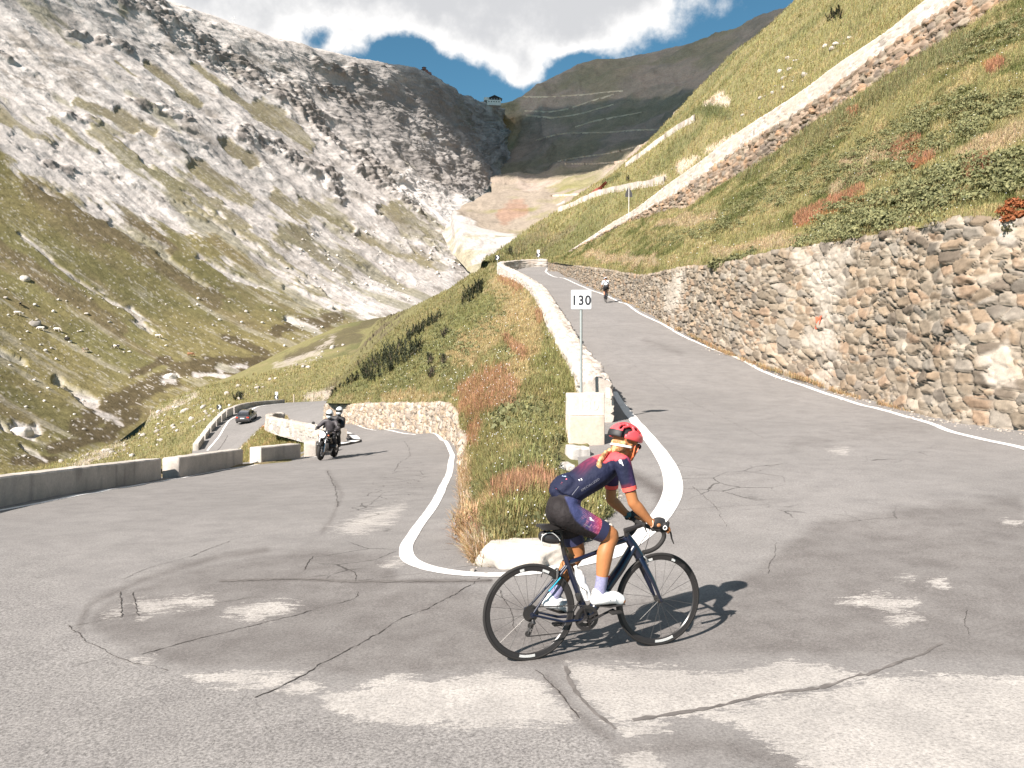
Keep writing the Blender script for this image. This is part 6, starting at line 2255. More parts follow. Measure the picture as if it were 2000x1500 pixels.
    for rr_, yy in ((.086, 0), (.062, .010)):
        n = 50 if rr_ > .08 else 36
        V, Fc = [], []
        for i in range(n * 2):
            a = math.pi * i / n
            ro = rr_ + (.0035 if i % 2 else -.0015)
            V += [(cc_.x + ro * math.cos(a), cc_.y - .002 + yy, cc_.z + ro * math.sin(a)), (cc_.x + ro * math.cos(a), cc_.y + .002 + yy, cc_.z + ro * math.sin(a)),
                  (cc_.x + (rr_ - .024) * math.cos(a), cc_.y + .002 + yy, cc_.z + (rr_ - .024) * math.sin(a)), (cc_.x + (rr_ - .024) * math.cos(a), cc_.y - .002 + yy, cc_.z + (rr_ - .024) * math.sin(a))]
        for i in range(n * 2):
            j = (i + 1) % (n * 2)
            for k in range(4):
                Fc.append((i * 4 + k, i * 4 + (k + 1) % 4, j * 4 + (k + 1) % 4, j * 4 + k))
        s.add(V, Fc)
    for i in range(4):
        a = rad(20 + 90 * i)
        d = Vector((math.cos(a), 0, math.sin(a)))
        s.tube([cc_ + d * .01 + Vector((0, -.004, 0)), cc_ + d * .04 + Vector((0, -.004, 0)), cc_ + d * .076 + Vector((0, -.001, 0))], [(.026, .007), (.018, .006), (.022, .005)], 10)
    s.disc(cc_ + Vector((0, -.004, 0)), .022, .014, n=18)
    cs = s.build('chainring', M_carbon, root)
    pr, pl_ = BK(1191, 1187, .075), None
    dcr = pr - Vector((cc_.x, pr.y, cc_.z))
    for q, nm in ((1, 'right'), (-1, 'left')):
        p0_ = Vector((bb.x, -.066 * q, bb.z))
        p1_ = Vector((bb.x + dcr.x * q, -.072 * q, bb.z + dcr.z * q))
        s = MB()
        s.tube([p0_, (p0_ + p1_) / 2, p1_], [(.015, .009), (.012, .008), (.011, .008)], 10)
        s.tube([p0_ + Vector((0, .012 * q, 0)), p0_ + Vector((0, -.006 * q, 0))], .016, 12)
        co_ = s.build('crank', M_carbon, root)
        s = MB()
        s.tube([p1_, p1_ + Vector((0, -.06 * q, 0))], .006, 8)
        s.box(p1_ + Vector((-.004, -.052 * q, -.004)), (.085, .055, .018), bev=.006)
        s.build('pedal', M_black, co_)
    s = MB()
    ra = WC_R + Vector((0, -.045, 0))
    for i in range(9):
        r_ = .056 - .0042 * i
        s.disc(ra + Vector((0, .016 - .0042 * i, 0)), r_, .0018, n=30)
    s.build('cassette', M_dmet, root)
    j1, j2 = BK(1036, 1222, .05), BK(1031, 1238, .05)
    s = MB()
    s.tube([WC_R + Vector((.004, -.062, -.03)), BK(1042, 1216, .065), j1], [.010, .018, .011], 10)
    s.tube([j1, j2], [(.011, .005), (.010, .005)], 8)
    for j in (j1, j2):
        s.disc(j, .020, .006, n=16)
    s.build('rear_derailleur', M_dmet, root)
    s = MB()
    s.box(BK(1129, 1166, .03), (.03, .03, .055), Euler((0, rad(-18), 0)), bev=.008)
    s.tube([BK(1130, 1176, .035), BK(1124, 1187, .05), BK(1120, 1194, .05)], [(.005, .009)] * 3, 8)
    s.build('front_derailleur', M_dmet, root)
    s = MB()
    top_a, top_b = WC_R + Vector((.0, -.046, .048)), cc_ + Vector((0, .002, .086))
    bot_a, bot_b = j2 + Vector((0, 0, -.018)), cc_ + Vector((0.02, .002, -.084))

    def chain(a, b):
        n = int((b - a).length / .0127)
        for i in range(n):
            p = a.lerp(b, (i + .5) / n)
            d = (b - a).normalized()
            s.box(p, (.0115, .005 if i % 2 else .0066, .0065), Euler((0, -math.atan2(d.z, d.x), 0)))
    chain(top_a, top_b)
    s.build('chain', M_dmet, root)
    s = MB()
    chain(bot_a, bot_b)
    chain(Vector((j1.x + .02, j1.y, j1.z)), Vector((j2.x + .02, j2.y, j2.z)))
    s.build('chain', M_dmet, root)
    s = MB()
    bo0, bo1 = BK(1127, 1110), BK(1146, 1166)
    dx_ = (bo1 - bo0).normalized()
    side = Vector((-dx_.z, 0, dx_.x))
    for q in (-1, 1):
        s.tube([bo1 + dx_ * .012 + Vector((0, .0, 0)), bo1 + Vector((0, q * .03, 0)) - side * .01, bo1 - dx_ * .06 + Vector((0, q * .041, 0)), bo1 - dx_ * .1 + Vector((0, q * .03, 0)) - side * .03], .0032, 6)
    s.tube([bo1 - dx_ * .0 - side * .04, bo1 - dx_ * .12 - side * .04], .005, 6)
    s.build('bottle_cage', M_carbon, root)
    # second cage on the down tube with a red clip
    s = MB()
    s.tube([BK(1196, 1128) + Vector((-.02, 0, .01)), BK(1186, 1142) + Vector((-.028, 0, .01))], [.010, .010], 8)
    s.build('cage_clip', flat_mat('red_plastic', (.5, .04, .03), .4), root)
    return root


bike = make_bike()
tag(bike, 'dark navy road bicycle with black deep rims ridden by the woman in the red helmet', 'bicycle')


def rig(o, root):
    """build in bicycle coordinates, keep as a thing of its own"""
    o.location = root.location
    o.rotation_euler = root.rotation_euler
    return o


# bottle and saddle bag: things of their own, carried by the bicycle
def bottle_mesh():
    b0, b1 = BK(1149, 1170), BK(1123, 1105)
    ax = (b1 - b0)
    Lb = ax.length
    q = ax.normalized().to_track_quat('Z', 'Y').to_matrix().to_4x4()
    m = MB()
    m.lathe((0, 0, 0), [(.030, 0), (.035, .006), (.0355, Lb * .36), (.031, Lb * .42), (.031, Lb * .48), (.036, Lb * .54), (.036, Lb * .70), (.033, Lb * .72)], 24)
    m2 = MB()
    m2.lathe((0, 0, 0), [(.034, Lb * .715), (.034, Lb * .76), (.028, Lb * .82), (.015, Lb * .87), (.013, Lb * .95), (.015, Lb * .965), (.013, Lb)], 24)
    X = Matrix.Translation(b0) @ q
    return m, m2, X


e = empty('water_bottle')
rig(e, bike)
tag(e, 'white water bottle in the frame of the navy road bicycle', 'bottle')
m1, m2, X = bottle_mesh()
m1.build('flask', M_white, e, xf=X)
m2.build('cap', M_white, e, xf=X)
e = empty('saddle_bag')
rig(e, bike)
tag(e, 'black saddle bag with a pale reflective arc hanging under the bicycle saddle', 'bag')
m = MB()
limb(m, [BK(1062, 1047), BK(1075, 1050), BK(1088, 1052)], [(.044, .040), (.058, .042), (.050, .036)], 16, 4)
remesh('pouch', m, M_carbon, e, .008, 6)
m = MB()
arc_ = [BK(u, v, .046) for u, v in ((1063, 1068), (1058, 1058), (1059, 1048), (1067, 1042), (1078, 1041), (1087, 1047), (1094, 1056))]
t = np.linspace(0, 6, 30)
m.tube([Vector(p) for p in curve_resample(np.array([tuple(p) for p in arc_]), t)], .0035, 6)
m.build('reflective_piping', flat_mat('grey_piping', (.5, .5, .49), .4), e)
m = MB()
m.box(BK(1088, 1037), (.05, .05, .03), bev=.006)
m.build('strap', M_black, e)

# ---------------------------------------------------------------- rider
J = dict(
    hipR=BK(1104, 1004, .085), hipL=BK(1104, 1000, -.085), kneeR=BK(1193, 1046, .09), kneeL=BK(1128, 1080, -.09), ankR=BK(1171, 1156, .10), ankL=BK(1082, 1166, -.10),
    pel=BK(1098, 996), waist=BK(1112, 958), chest=BK(1165, 922), shc=BK(1196, 903), shR=BK(1216, 905, .165), shL=BK(1196, 903, -.165), elR=BK(1237, 982, .20), elL=BK(1193, 975, -.22),
    wrR=BK(1274, 1023, .205), wrL=BK(1229, 1009, -.20), neck=BK(1206, 890), head=BK(1222, 869))
SKIN = np.array([.37, .150, .058])


def make_rider(root, who, skin=SKIN, jersey=None, shorts=None, helmet_mats=None, hair=True, glasses=True, glove=(.02, .02, .022), sock=(.30, .29, .42), shoe=(.78, .77, .75), face=True, vox=.0072):
    """a rider bent over the bars; body is one continuous surface, clothes are separate shells"""
    J_ = J
    B = MB()
    # legs
    for sd_ in ('R', 'L'):
        h, k, a = J_['hip' + sd_], J_['knee' + sd_], J_['ank' + sd_]
        limb(B, [h, h.lerp(k, .35), h.lerp(k, .75), k + Vector((-.004, 0, .004)), k.lerp(a, .12)], [.084, .080, .064, .057, .050], 16)
        sdir = (a - k).normalized()
        bk_ = Vector((-abs(sdir.z), 0, sdir.x * (1 if sdir.z < 0 else -1)))
        calf = k.lerp(a, .34) + Vector((-.016, 0, .002))
        limb(B, [k, k.lerp(a, .15) + Vector((-.008, 0, 0)), calf, k.lerp(a, .62) + Vector((-.008, 0, 0)), k.lerp(a, .85), a], [.054, .052, .057, .046, .034, .034], 16)
        B.ell(k + Vector((.020, 0, .008)), (.036, .034, .040), 12, 8)
        toe = a + (Vector((.17, 0, -.075)) if sd_ == 'R' else Vector((.12, 0, -.085)))
        limb(B, [a + Vector((-.02, 0, -.045)), a.lerp(toe, .5) + Vector((0, 0, -.012)), toe], [.032, .034, .026], 12)
    # torso
    limb(B, [J_['pel'] + Vector((-.01, 0, -.01)), J_['waist'], J_['waist'].lerp(J_['chest'], .5), J_['chest'], J_['shc']], [(.12, .10), (.118, .092), (.128, .095), (.135, .10), (.10, .075)], 18)
    limb(B, [J_['hipR'] + Vector((-.02, .02, .02)), J_['hipL'] + Vector((-.02, -.02, .02))], [.085, .085], 14)
    limb(B, [J_['shR'], J_['shc'] + Vector((.0, 0, .01)), J_['shL']], [.052, .062, .052], 14)
    limb(B, [J_['shc'] + Vector((0, 0, .0)), J_['neck'], J_['head'] + Vector((-.01, 0, -.02))], [.062, .049, .050], 14)
    # head
    hc = J_['head']
    tilt = Matrix.Rotation(rad(12), 3, 'Y')
    yawh = Matrix.Rotation(rad(14), 3, 'Z')
    HR = yawh @ tilt

    def hp(x, y, z):
        return hc + HR @ Vector((x, y, z))
    B.ell(hp(-.012, 0, .035), (.096, .074, .090), 20, 14, HR)
    limb(B, [hp(.02, 0, .03), hp(.048, 0, -.04), hp(.060, 0, -.082)], [(.066, .066), (.054, .052), (.026, .028)], 16)
    B.ell(hp(.066, 0, -.092), (.020, .020, .016), 10, 8)
    if face:
        limb(B, [hp(.082, 0, .012), hp(.098, 0, -.012), hp(.107, 0, -.030)], [.010, .011, .013], 10)
        for y in (-1, 1):
            B.ell(hp(.072, y * .034, -.004), (.022, .022, .014), 10, 8)
            B.ell(hp(-.012, y * .076, -.012), (.018, .010, .030), 10, 8, HR)
        B.ell(hp(.084, 0, -.056), (.012, .022, .007), 10, 8)
        B.ell(hp(.082, 0, -.067), (.011, .020, .008), 10, 8)
    # arms and hands
    hands = {}
    for sd_, q in (('R', 1), ('L', -1)):
        s, e_, w_ = J_['sh' + sd_], J_['el' + sd_], J_['wr' + sd_]
        limb(B, [s, s.lerp(e_, .4), s.lerp(e_, .85), e_], [.052, .045, .039, .039], 14)
        limb(B, [e_, e_.lerp(w_, .25), e_.lerp(w_, .65), w_], [.038, .040, .030, .024], 14)
        kn = BK(1296, 1026, .205) if sd_ == 'R' else Vector((w_.x + .085, w_.y + .005, w_.z - .012))
        if sd_ == 'R':
            kn = w_ + (kn - w_) * 1.0
        limb(B, [w_, w_.lerp(kn, .5) + Vector((0, 0, .010)), kn + Vector((0, 0, .006))], [(.024, .030), (.022, .038), (.018, .038)], 12)
        f_ = []
        for i in range(4):
            oy = -q * (.030 - .0195 * i)                      # index on the inside? outer to inner across the hood
            ln = (.92, 1.0, .95, .78)[i]
            k0 = kn + Vector((.004 - .004 * abs(i - 1), oy, .006))
            k1 = k0 + Vector((.030 * ln, q * .004, -.018))
            k2 = k1 + Vector((.010 * ln, q * .006, -.026 * ln))
            k3 = k2 + Vector((-.010, q * .004, -.018 * ln))
            limb(B, [k0, k1, k2, k3], [.0095, .0088, .0082, .0072], 10, 3)
            f_.append((k0, k1))
        t0_ = w_.lerp(kn, .45) + Vector((.0, q * .030, .0))
        limb(B, [t0_, t0_ + Vector((.028, q * .016, -.008)), t0_ + Vector((.052, q * .010, -.022))], [.012, .0105, .0085], 10, 3)
        hands[sd_] = (w_, kn, f_)

    def colb(a):
        c = np.tile(skin, (len(a), 1)) * (1 + .05 * fbm(a * 25, 3, seed=2))[:, None]
        # lips and brows
        M3 = np.array(HR.inverted())
        lp = (a - np.array(hc)) @ M3.T
        lip = (np.abs(lp[:, 2] + .062) < .010) & (lp[:, 0] > .078) & (np.abs(lp[:, 1]) < .024)
        c[lip] = np.array([.42, .13, .10])
        return c
    body = remesh('person', B, M_skin, None, vox, 3, .5, colb)
    body.location = root.location
    body.rotation_euler = root.rotation_euler
    body.scale = root.scale
    if face:
        for y in (-1, 1):
            m = MB()
            m.ell(hp(.080, y * .032, .006), (.012, .014, .009), 10, 8)
            m.build('eye', flat_mat('eye', (.35, .3, .27), .3), body)
    # jersey: torso shell with sleeves
    m = MB()
    Jt = [J_['pel'].lerp(J_['waist'], .70) + Vector((-.004, 0, .01)), J_['waist'], J_['waist'].lerp(J_['chest'], .5), J_['chest'], J_['shc'] + Vector((-.004, 0, -.005))]
    limb(m, Jt, [(.128, .108), (.127, .101), (.137, .103), (.143, .108), (.104, .082)], 20)
    limb(m, [J_['shR'] + Vector((0, .0, 0)), J_['shc'] + Vector((-.005, 0, .012)), J_['shL']], [.060, .070, .060], 16)
    # full back pocket
    limb(m, [BK(1086, 958), BK(1100, 945), BK(1112, 936)], [(.10, .05), (.11, .06), (.10, .05)], 14)
    for sd_ in ('R', 'L'):
        s, e_ = J_['sh' + sd_], J_['el' + sd_]
        limb(m, [s, s.lerp(e_, .3), s.lerp(e_, .60)], [.060, .056, .052], 16)
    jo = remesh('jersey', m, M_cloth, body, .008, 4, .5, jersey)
    jo.data.update()
    for sd_ in ('R', 'L'):
        s, e_ = J_['sh' + sd_], J_['el' + sd_]
        d = (e_ - s).normalized()
        m = MB()
        p = s.lerp(e_, .64)
        m.tube([p - d * .016, p + d * .012], [.0515, .0505], 22)
        m.build('cuff', who['cuff'], body)
    m = MB()
    nd = (J_['neck'] - J_['shc']).normalized()
    p = J_['shc'].lerp(J_['neck'], .55)
    m.tube([p - nd * .03, p + nd * .004], [.066, .058], 20)
    m.build('collar', who['collar'], body)
    # shorts
    m = MB()
    limb(m, [J_['pel'] + Vector((-.012, 0, -.012)), J_['pel'] + Vector((.01, 0, .03)), J_['waist'] + Vector((-.005, 0, -.01))], [(.128, .108), (.128, .108), (.118, .098)], 18)
    limb(m, [J_['hipR'] + Vector((-.02, .02, .02)), J_['hipL'] + Vector((-.02, -.02, .02))], [.094, .094], 16)
    for sd_ in ('R', 'L'):
        h, k = J_['hip' + sd_], J_['knee' + sd_]
        kk = .72 if sd_ == 'R' else .62
        limb(m, [h, h.lerp(k, .3), h.lerp(k, kk)], [.094, .090, .073], 18)
    remesh('shorts', m, M_cloth, body, .008, 4, .5, shorts)
    for sd_ in ('R', 'L'):
        h, k, a = J_['hip' + sd_], J_['knee' + sd_], J_['ank' + sd_]
        kk = .76 if sd_ == 'R' else .66
        d = (k - h).normalized()
        m = MB()
        p = h.lerp(k, kk)
        m.tube([p - d * .035, p + d * .028], [.0775, .0725], 24)
        m.build('shorts_hem', who['hem'], body)
        # sock and shoe
        m = MB()
        m.tube([k.lerp(a, .72) + Vector((-.004, 0, 0)), k.lerp(a, .86), a + Vector((0, 0, .0)), a + Vector((.01, 0, -.045))], [(.0425), (.0405), .042, .042], 18)
        so_ = m.build('sock', who['sock'], body)
        toe = a + (Vector((.17, 0, -.075)) if sd_ == 'R' else Vector((.115, 0, -.095)))
        heel = a + (Vector((-.035, 0, -.052)) if sd_ == 'R' else Vector((-.055, 0, -.038)))
        m = MB()
        limb(m, [heel, a + Vector((.02, 0, -.048)), a.lerp(toe, .62) + Vector((0, 0, .0)), toe], [(.036, .036), (.046, .040), (.040, .044), (.026, .036)], 16)
        limb(m, [a + Vector((-.012, 0, -.01)), a + Vector((.03, 0, -.035))], [.045, .045], 14)
        sh_ = remesh('shoe', m, who['shoe'], body, .008, 5, .5)
        m = MB()
        d = (toe - heel)
        m.tube([heel + Vector((0, 0, -.034)), heel.lerp(toe, .5) + Vector((0, 0, -.040)), toe + Vector((.012, 0, -.022))], [(.030, .006), (.036, .006), (.028, .006)], 12, up=(0, 1, 0) if False else (0, 0, 1))
        m.build('sole', M_black, sh_)
        for f_ in (.42, .62):
            p = heel.lerp(toe, f_)
            m = MB()
            m.torus(p + Vector((.006, 0, .004)), .045, .0035, 26, 6, 'x', a0=rad(10), a1=rad(170))
            m.build('shoe_strap', who['strap'], sh_)
    for sd_, q in (('R', 1), ('L', -1)):
        w_, kn, f_ = hands[sd_]
        m = MB()
        d = (kn - w_).normalized()
        limb(m, [w_ + d * .012, w_.lerp(kn, .5) + Vector((0, 0, .010)), kn + Vector((0, 0, .006))], [(.029, .035), (.027, .043), (.023, .042)], 14)
        for k0, k1 in f_:
            limb(m, [k0, k0.lerp(k1, .55)], [.0125, .0120], 10, 3)
        go_ = remesh('glove', m, who['glove'], body, .0065, 3)
        if who.get('glove_skin') and sd_ == 'R':
            m = MB()
            m.ell(BK(1287, 1026, .247), (.016, .008, .013), 12, 8)
            m.build('glove_opening', who['glove_skin'], go_)
            m = MB()
            m.torus(BK(1299, 1031, .246), .0125, .0038, 24, 8, 'y')
            m.build('white_ring', M_white, go_)
    return body, hp, HR


# colours of the main rider's kit, in bicycle coordinates
def seg_t(a, p, q):
    p, q = np.array(p), np.array(q)
    d = q - p
    return ((a - p) @ d) / (d @ d)


def loc_uv(a):
    """side-view coordinates of the kit in photo-like units: along / up"""
    x = BO[0] + a[:, 0] * BE[0] - a[:, 1] * 0 * BE[1]
    # flat side elevation (l, z): same print on both sides
    p0, p1 = BK(1100, 900), BK(1200, 1000)
    U = 1100 + (a[:, 0] - p0.x) / (p1.x - p0.x) * 100
    V = 900 + (a[:, 2] - p0.z) / (p1.z - p0.z) * 100
    return U, V


NAVY = np.array([.011, .0135, .036])
MAG = np.array([.40, .045, .105])
RED = np.array([.72, .075, .085])
PURP = np.array([.060, .030, .095])


def jersey_col(a):
    U, V = loc_uv(a)
    n = fbm(a * 14, 4, seed=5)
    c = np.tile(NAVY, (len(a), 1)) * (1 + .25 * n)[:, None]
    # glow of magenta running down the back from the shoulders
    back = stroke_d(U, V, [(1074, 955), (1109, 927), (1136, 901), (1160, 887), (1191, 880)])
    along = np.clip((U - 1085) / 105, 0, 1)
    streak = .5 + .5 * np.sin(back * 1.9 + 3 * n)
    m = sstep(16, 2, back) * sstep(.25, .9, along) * (.55 + .45 * streak)
    c = mixc(c, MAG, np.clip(m, 0, 1))
    m2 = sstep(.3, -.2, (stroke_d(U, V, [(1168, 893), (1186, 886), (1196, 884)]) - 9 - 6 * n) / 5)
    c = mixc(c, RED, np.clip(m2, 0, 1))
    sl = sstep(0, 10, U - 1196) * sstep(975, 940, V)
    c = mixc(c, PURP * (1 + .2 * n)[:, None], sl * .7)
    edge_ = sstep(4, 1, np.abs(stroke_d(U, V, [(1202, 893), (1212, 912), (1218, 922)])))
    c = mixc(c, MAG, edge_ * .7)
    fr_ = sstep(5, 1, stroke_d(U, V, [(1204, 884), (1222, 892), (1231, 908), (1233, 925)]))
    c = mixc(c, MAG * 1.1, fr_ * .8)
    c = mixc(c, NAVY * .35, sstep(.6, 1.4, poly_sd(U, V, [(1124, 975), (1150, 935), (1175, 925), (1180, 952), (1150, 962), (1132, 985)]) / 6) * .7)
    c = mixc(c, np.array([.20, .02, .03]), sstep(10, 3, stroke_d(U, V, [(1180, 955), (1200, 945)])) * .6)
    return c


def shorts_col(a):
    U, V = loc_uv(a)
    n = fbm(a * 12, 4, seed=6)
    c = np.tile(np.array([.017, .0135, .014]), (len(a), 1)) * (1 + .2 * n)[:, None]
    side = poly_sd(U, V, [(1092, 960), (1095, 985), (1105, 1002), (1125, 1018), (1150, 1031), (1163, 1034), (1180, 1016), (1172, 998), (1155, 985), (1140, 972), (1120, 962)])
    k = sstep(-1, 2, side)
    t = np.clip((U - 1100) / 78, 0, 1)
    blue = np.array([.038, .045, .115])
    pan = mixc(blue + 0 * c, np.array([.11, .04, .15]) + 0 * c, sstep(.25, .6, t))
    pan = mixc(pan, RED * .78 + 0 * c, sstep(.42, .85, t))
    lines = np.sin(stroke_d(U, V, [(1095, 962), (1110, 990), (1135, 1010), (1165, 1026)]) * 2.1)
    pan = mixc(pan, np.array([.62, .22, .30]) + 0 * c, sstep(.55, .95, lines) * sstep(.12, .4, t) * .6)
    return mixc(c, pan, k)


kit = dict(cuff=flat_mat('red_cuff', (.78, .10, .075), .7), collar=flat_mat('dark_collar', (.05, .03, .07), .8), hem=flat_mat('navy_hem', (.018, .020, .058), .7),
           sock=flat_mat('lavender_sock', (.21, .205, .32), .95, var=.25, vscale=90, bump=(200, .5, .002)), shoe=flat_mat('white_shoe', (.78, .77, .755), .4, var=.04), strap=flat_mat('pale_strap', (.6, .6, .6), .5),
           glove=flat_mat('black_glove', (.022, .021, .022), .8), glove_skin=flat_mat('skin_patch', tuple(SKIN), .5))
rider, hp, HR = make_rider(bike, kit, SKIN, jersey_col, shorts_col)
tag(rider, 'woman cyclist in navy and magenta kit and red helmet, blond braid over her back', 'person')


# prints on the kit: flat shapes pressed on to the cloth
def press(name, polys, target, mat, s0, lift=.0022, parent=None, sub=True):
    """polygons given in side view (photo pixels at lateral plane s0), projected sideways on to a garment"""
    me = target.data
    bv = BVHTree.FromPolygons([v.co[:] for v in me.vertices], [p.vertices[:] for p in me.polygons])
    m = MB()
    for pl_ in polys:
        pts = []
        for u, v in pl_:
            q = BK(u, v, s0)
            view = Vector((-math.sin(BYAW) * 0 - .0, -1, 0))
            cam_l = Vector(((np.array([0, 0]) - BO) @ BE, -((np.array([0, 0]) - BO) @ BN), CAMH))
            d = (q - cam_l).normalized()
            r = bv.ray_cast(cam_l, d)
            if r[0] is None:
                continue
            pts.append(r[0] - d * lift)
        if len(pts) > 2:
            m.add(pts, [list(range(len(pts)))])
    if not m.v:
        return
    return m.build(name, mat, parent or target, smooth=False)


M_wprint = flat_mat('white_print', (.80, .79, .80), .7)
M_gprint = flat_mat('grey_print', (.20, .20, .24), .7)
jer = [o for o in rider.children if o.name.startswith('jersey')][0]
sho = [o for o in rider.children if o.name.startswith('shorts') and 'hem' not in o.name][0]


def zA(x, y):
    return 1040 + x / 7.5, 800 + y / 7.5


def zB(x, y):
    return 1040 + x / 6.667, 950 + y / 6.667


press('emblem', [[zA(1264, 738), zA(1280, 735), zA(1292, 772), zA(1300, 792), zA(1284, 790), zA(1270, 775)], [zA(1286, 745), zA(1304, 736), zA(1318, 785), zA(1336, 824), zA(1322, 818), zA(1304, 795)], [zA(1280, 735), zA(1304, 736), zA(1296, 752), zA(1284, 750)]], jer, M_wprint, .2)
press('emblem', [[zB(738, 404), zB(762, 400), zB(775, 425), zB(762, 428)], [zB(742, 420), zB(770, 422), zB(800, 448), zB(812, 456), zB(790, 450), zB(768, 438), zB(775, 450), zB(752, 440)]], sho, M_wprint, .17)
press('reflective_stripe', [[zB(668, 492), zB(676, 489), zB(756, 530), zB(752, 540)]], sho, M_gprint, .17)
press('pocket_trim', [[zA(340, 1155), zA(352, 1163), zA(430, 1100), zA(508, 1018), zA(498, 1006), zA(420, 1075)]], jer, flat_mat('coral_trim', (.75, .12, .16), .7), .06)
press('pocket_trim', [[zA(430, 975), zA(490, 985), zA(494, 972), zA(440, 962)]], jer, flat_mat('pale_trim', (.35, .45, .62), .7), .06)
press('side_zip', [[zA(575, 1250), zA(583, 1252), zA(684, 1124), zA(676, 1122)]], jer, M_gprint, .1)
press('pocket_mark', [[zA(670, 1025), zA(685, 1018), zA(700, 1040), zA(690, 1045)], [zA(705, 1010), zA(718, 1005), zA(730, 1030), zA(722, 1038)]], jer, M_wprint, .1)
# lettering along the ribs
tm = text_mesh('lettering', 'SPECIALIZED', 6.6, M_gprint, (0, 0, 0), (0, 0, 0), None, 0.0, 0.0, xs=1.15)
me = tm.data
bm = bmesh.new()
bm.from_mesh(me)
bmesh.ops.triangulate(bm, faces=bm.faces[:])
bmesh.ops.remove_doubles(bm, verts=bm.verts, dist=1e-4)
bv = BVHTree.FromPolygons([v.co[:] for v in jer.data.vertices], [p.vertices[:] for p in jer.data.polygons])
cam_l = Vector(((-BO) @ BE, -((-BO) @ BN), CAMH))
an = rad(33)
for v in bm.verts:
    x, y = v.co.x, v.co.y
    u_, v_ = 1153 + x * math.cos(an) - y * .95 * math.sin(an) * -0.0 - y * math.sin(an) * .6, 947 - x * math.sin(an) - y * math.cos(an)
    d = (BK(u_, v_, .1) - cam_l).normalized()
    r = bv.ray_cast(cam_l, d)
    v.co = (r[0] if r[0] is not None else BK(u_, v_, .1)) - d * .003
bm.to_mesh(me)
bm.free()
tm.parent = jer

# helmet, straps, glasses, hair of the main rider
hcx = J['head']


def make_helmet(body, hp_, HR_, mats, name='helmet'):
    """ribbed road helmet: shell strips with openings over a dark liner"""
    bm = bmesh.new()
    nu_, nv_ = 40, 15
    V, keep_f = [], []
    for i in range(nv_ + 1):
        th = rad(2) + (rad(100) - rad(2)) * i / nv_
        for k in range(nu_):
            ph = 2 * math.pi * k / nu_
            x, y, z = math.sin(th) * math.cos(ph), math.sin(th) * math.sin(ph), math.cos(th)
            lo = .0
            zz = z
            if z < .15:                                   # lower at the temples/back, higher on the brow
                zz = z
            V.append((.132 * x - .006, .094 * y, .098 * zz + (.012 * max(0, x) if z < .3 else 0)))
    f_ = []
    mi = []
    for i in range(nv_):
        for k in range(nu_):
            k2 = (k + 1) % nu_
            f_.append((i * nu_ + k, (i + 1) * nu_ + k, (i + 1) * nu_ + k2, i * nu_ + k2))
            ph = (k + .5) / nu_ * 2 * math.pi
            phd = math.degrees(ph)
            # vents: elongated gaps
            row = i
            y = math.sin((rad(2) + rad(98) * (i + .5) / nv_)) * math.sin(ph)
            x = math.sin((rad(2) + rad(98) * (i + .5) / nv_)) * math.cos(ph)
            lane = abs(y)
            gap = False
            for c_, w2, xa_, xb_ in ((.12, .055, -.62, .72), (.42, .07, -.25, .80), (.42, .07, -.85, -.38), (.70, .08, -.05, .62), (.74, .10, -.66, -.16)):
                if abs(lane - c_) < w2 and xa_ < x < xb_ and i >= 1:
                    gap = True
            back_ = x < -.55 and i >= 11
            mi.append(-1 if gap else (1 if back_ else 0))
    faces = [q for q, t in zip(f_, mi) if t >= 0]
    mid_ = [t for t in mi if t >= 0]
    X = Matrix.Translation(hp_(-.010, 0, .048)) @ HR_.to_4x4() @ Matrix.Rotation(rad(6), 4, 'Y') @ Matrix.Diagonal((.90, .92, .90, 1))
    o = mk(name, [tuple(X @ Vector(v)) for v in V], faces, [mats[0], mats[1]], body, midx=mid_)
    md = o.modifiers.new('sol', 'SOLIDIFY')
    md.thickness = .020
    md.offset = 1
    mb_ = o.modifiers.new('sub', 'SUBSURF')
    mb_.levels = mb_.render_levels = 1
    m = MB()
    m.ell((0, 0, 0), (.124, .087, .090), 24, 14)
    m2 = MB()
    keepv = [(v[0], v[1], max(v[2], -.014)) for v in m.v]
    m2.add(keepv, m.f)
    m2.build('helmet_liner', mats[1], o, xf=X @ Matrix.Translation((-.006, 0, .004)))
    return o


M_hred = flat_mat('red_helmet_shell', (.80, .085, .095), .28, spec=.5, coat=.4)
M_hblk = flat_mat('helmet_foam', (.018, .017, .018), .6)
hel = make_helmet(rider, hp, HR, (M_hred, M_hblk))
m = MB()
for y in (-1, 1):
    m.tube([hp(.015, y * .079, .012), hp(.012, y * .080, -.03), hp(.022, y * .066, -.075)], [(.0065, .0025)] * 3, 8)
    m.tube([hp(.060, y * .071, .012), hp(.045, y * .074, -.03), hp(.024, y * .066, -.075)], [(.0065, .0025)] * 3, 8)
m.tube([hp(.022, -.066, -.075), hp(.036, -.03, -.112), hp(.036, .03, -.112), hp(.022, .066, -.075)], [(.006, .003)] * 4, 8)
m.build('helmet_strap', M_orange, hel)
m = MB()
m.torus((0, 0, 0), .090, .006, 40, 8, 'z', 1.0, a0=rad(95), a1=rad(265))
X = Matrix.Translation(hp(-.012, 0, -.012)) @ HR.to_4x4() @ Matrix.Diagonal((1.12, .94, 1.4, 1))
m.build('head_cradle', M_white, hel, xf=X)
m = MB()
for y in (-1, 1):
    m.ell(hp(.084, y * .036, .004), (.012, .034, .021), 14, 8, HR)
    m.tube([hp(.078, y * .064, .008), hp(.02, y * .082, .006), hp(-.02, y * .082, -.002)], .003, 6)
m.build('sunglasses', flat_mat('dark_lens', (.02, .02, .022), .08, spec=.8), rider)
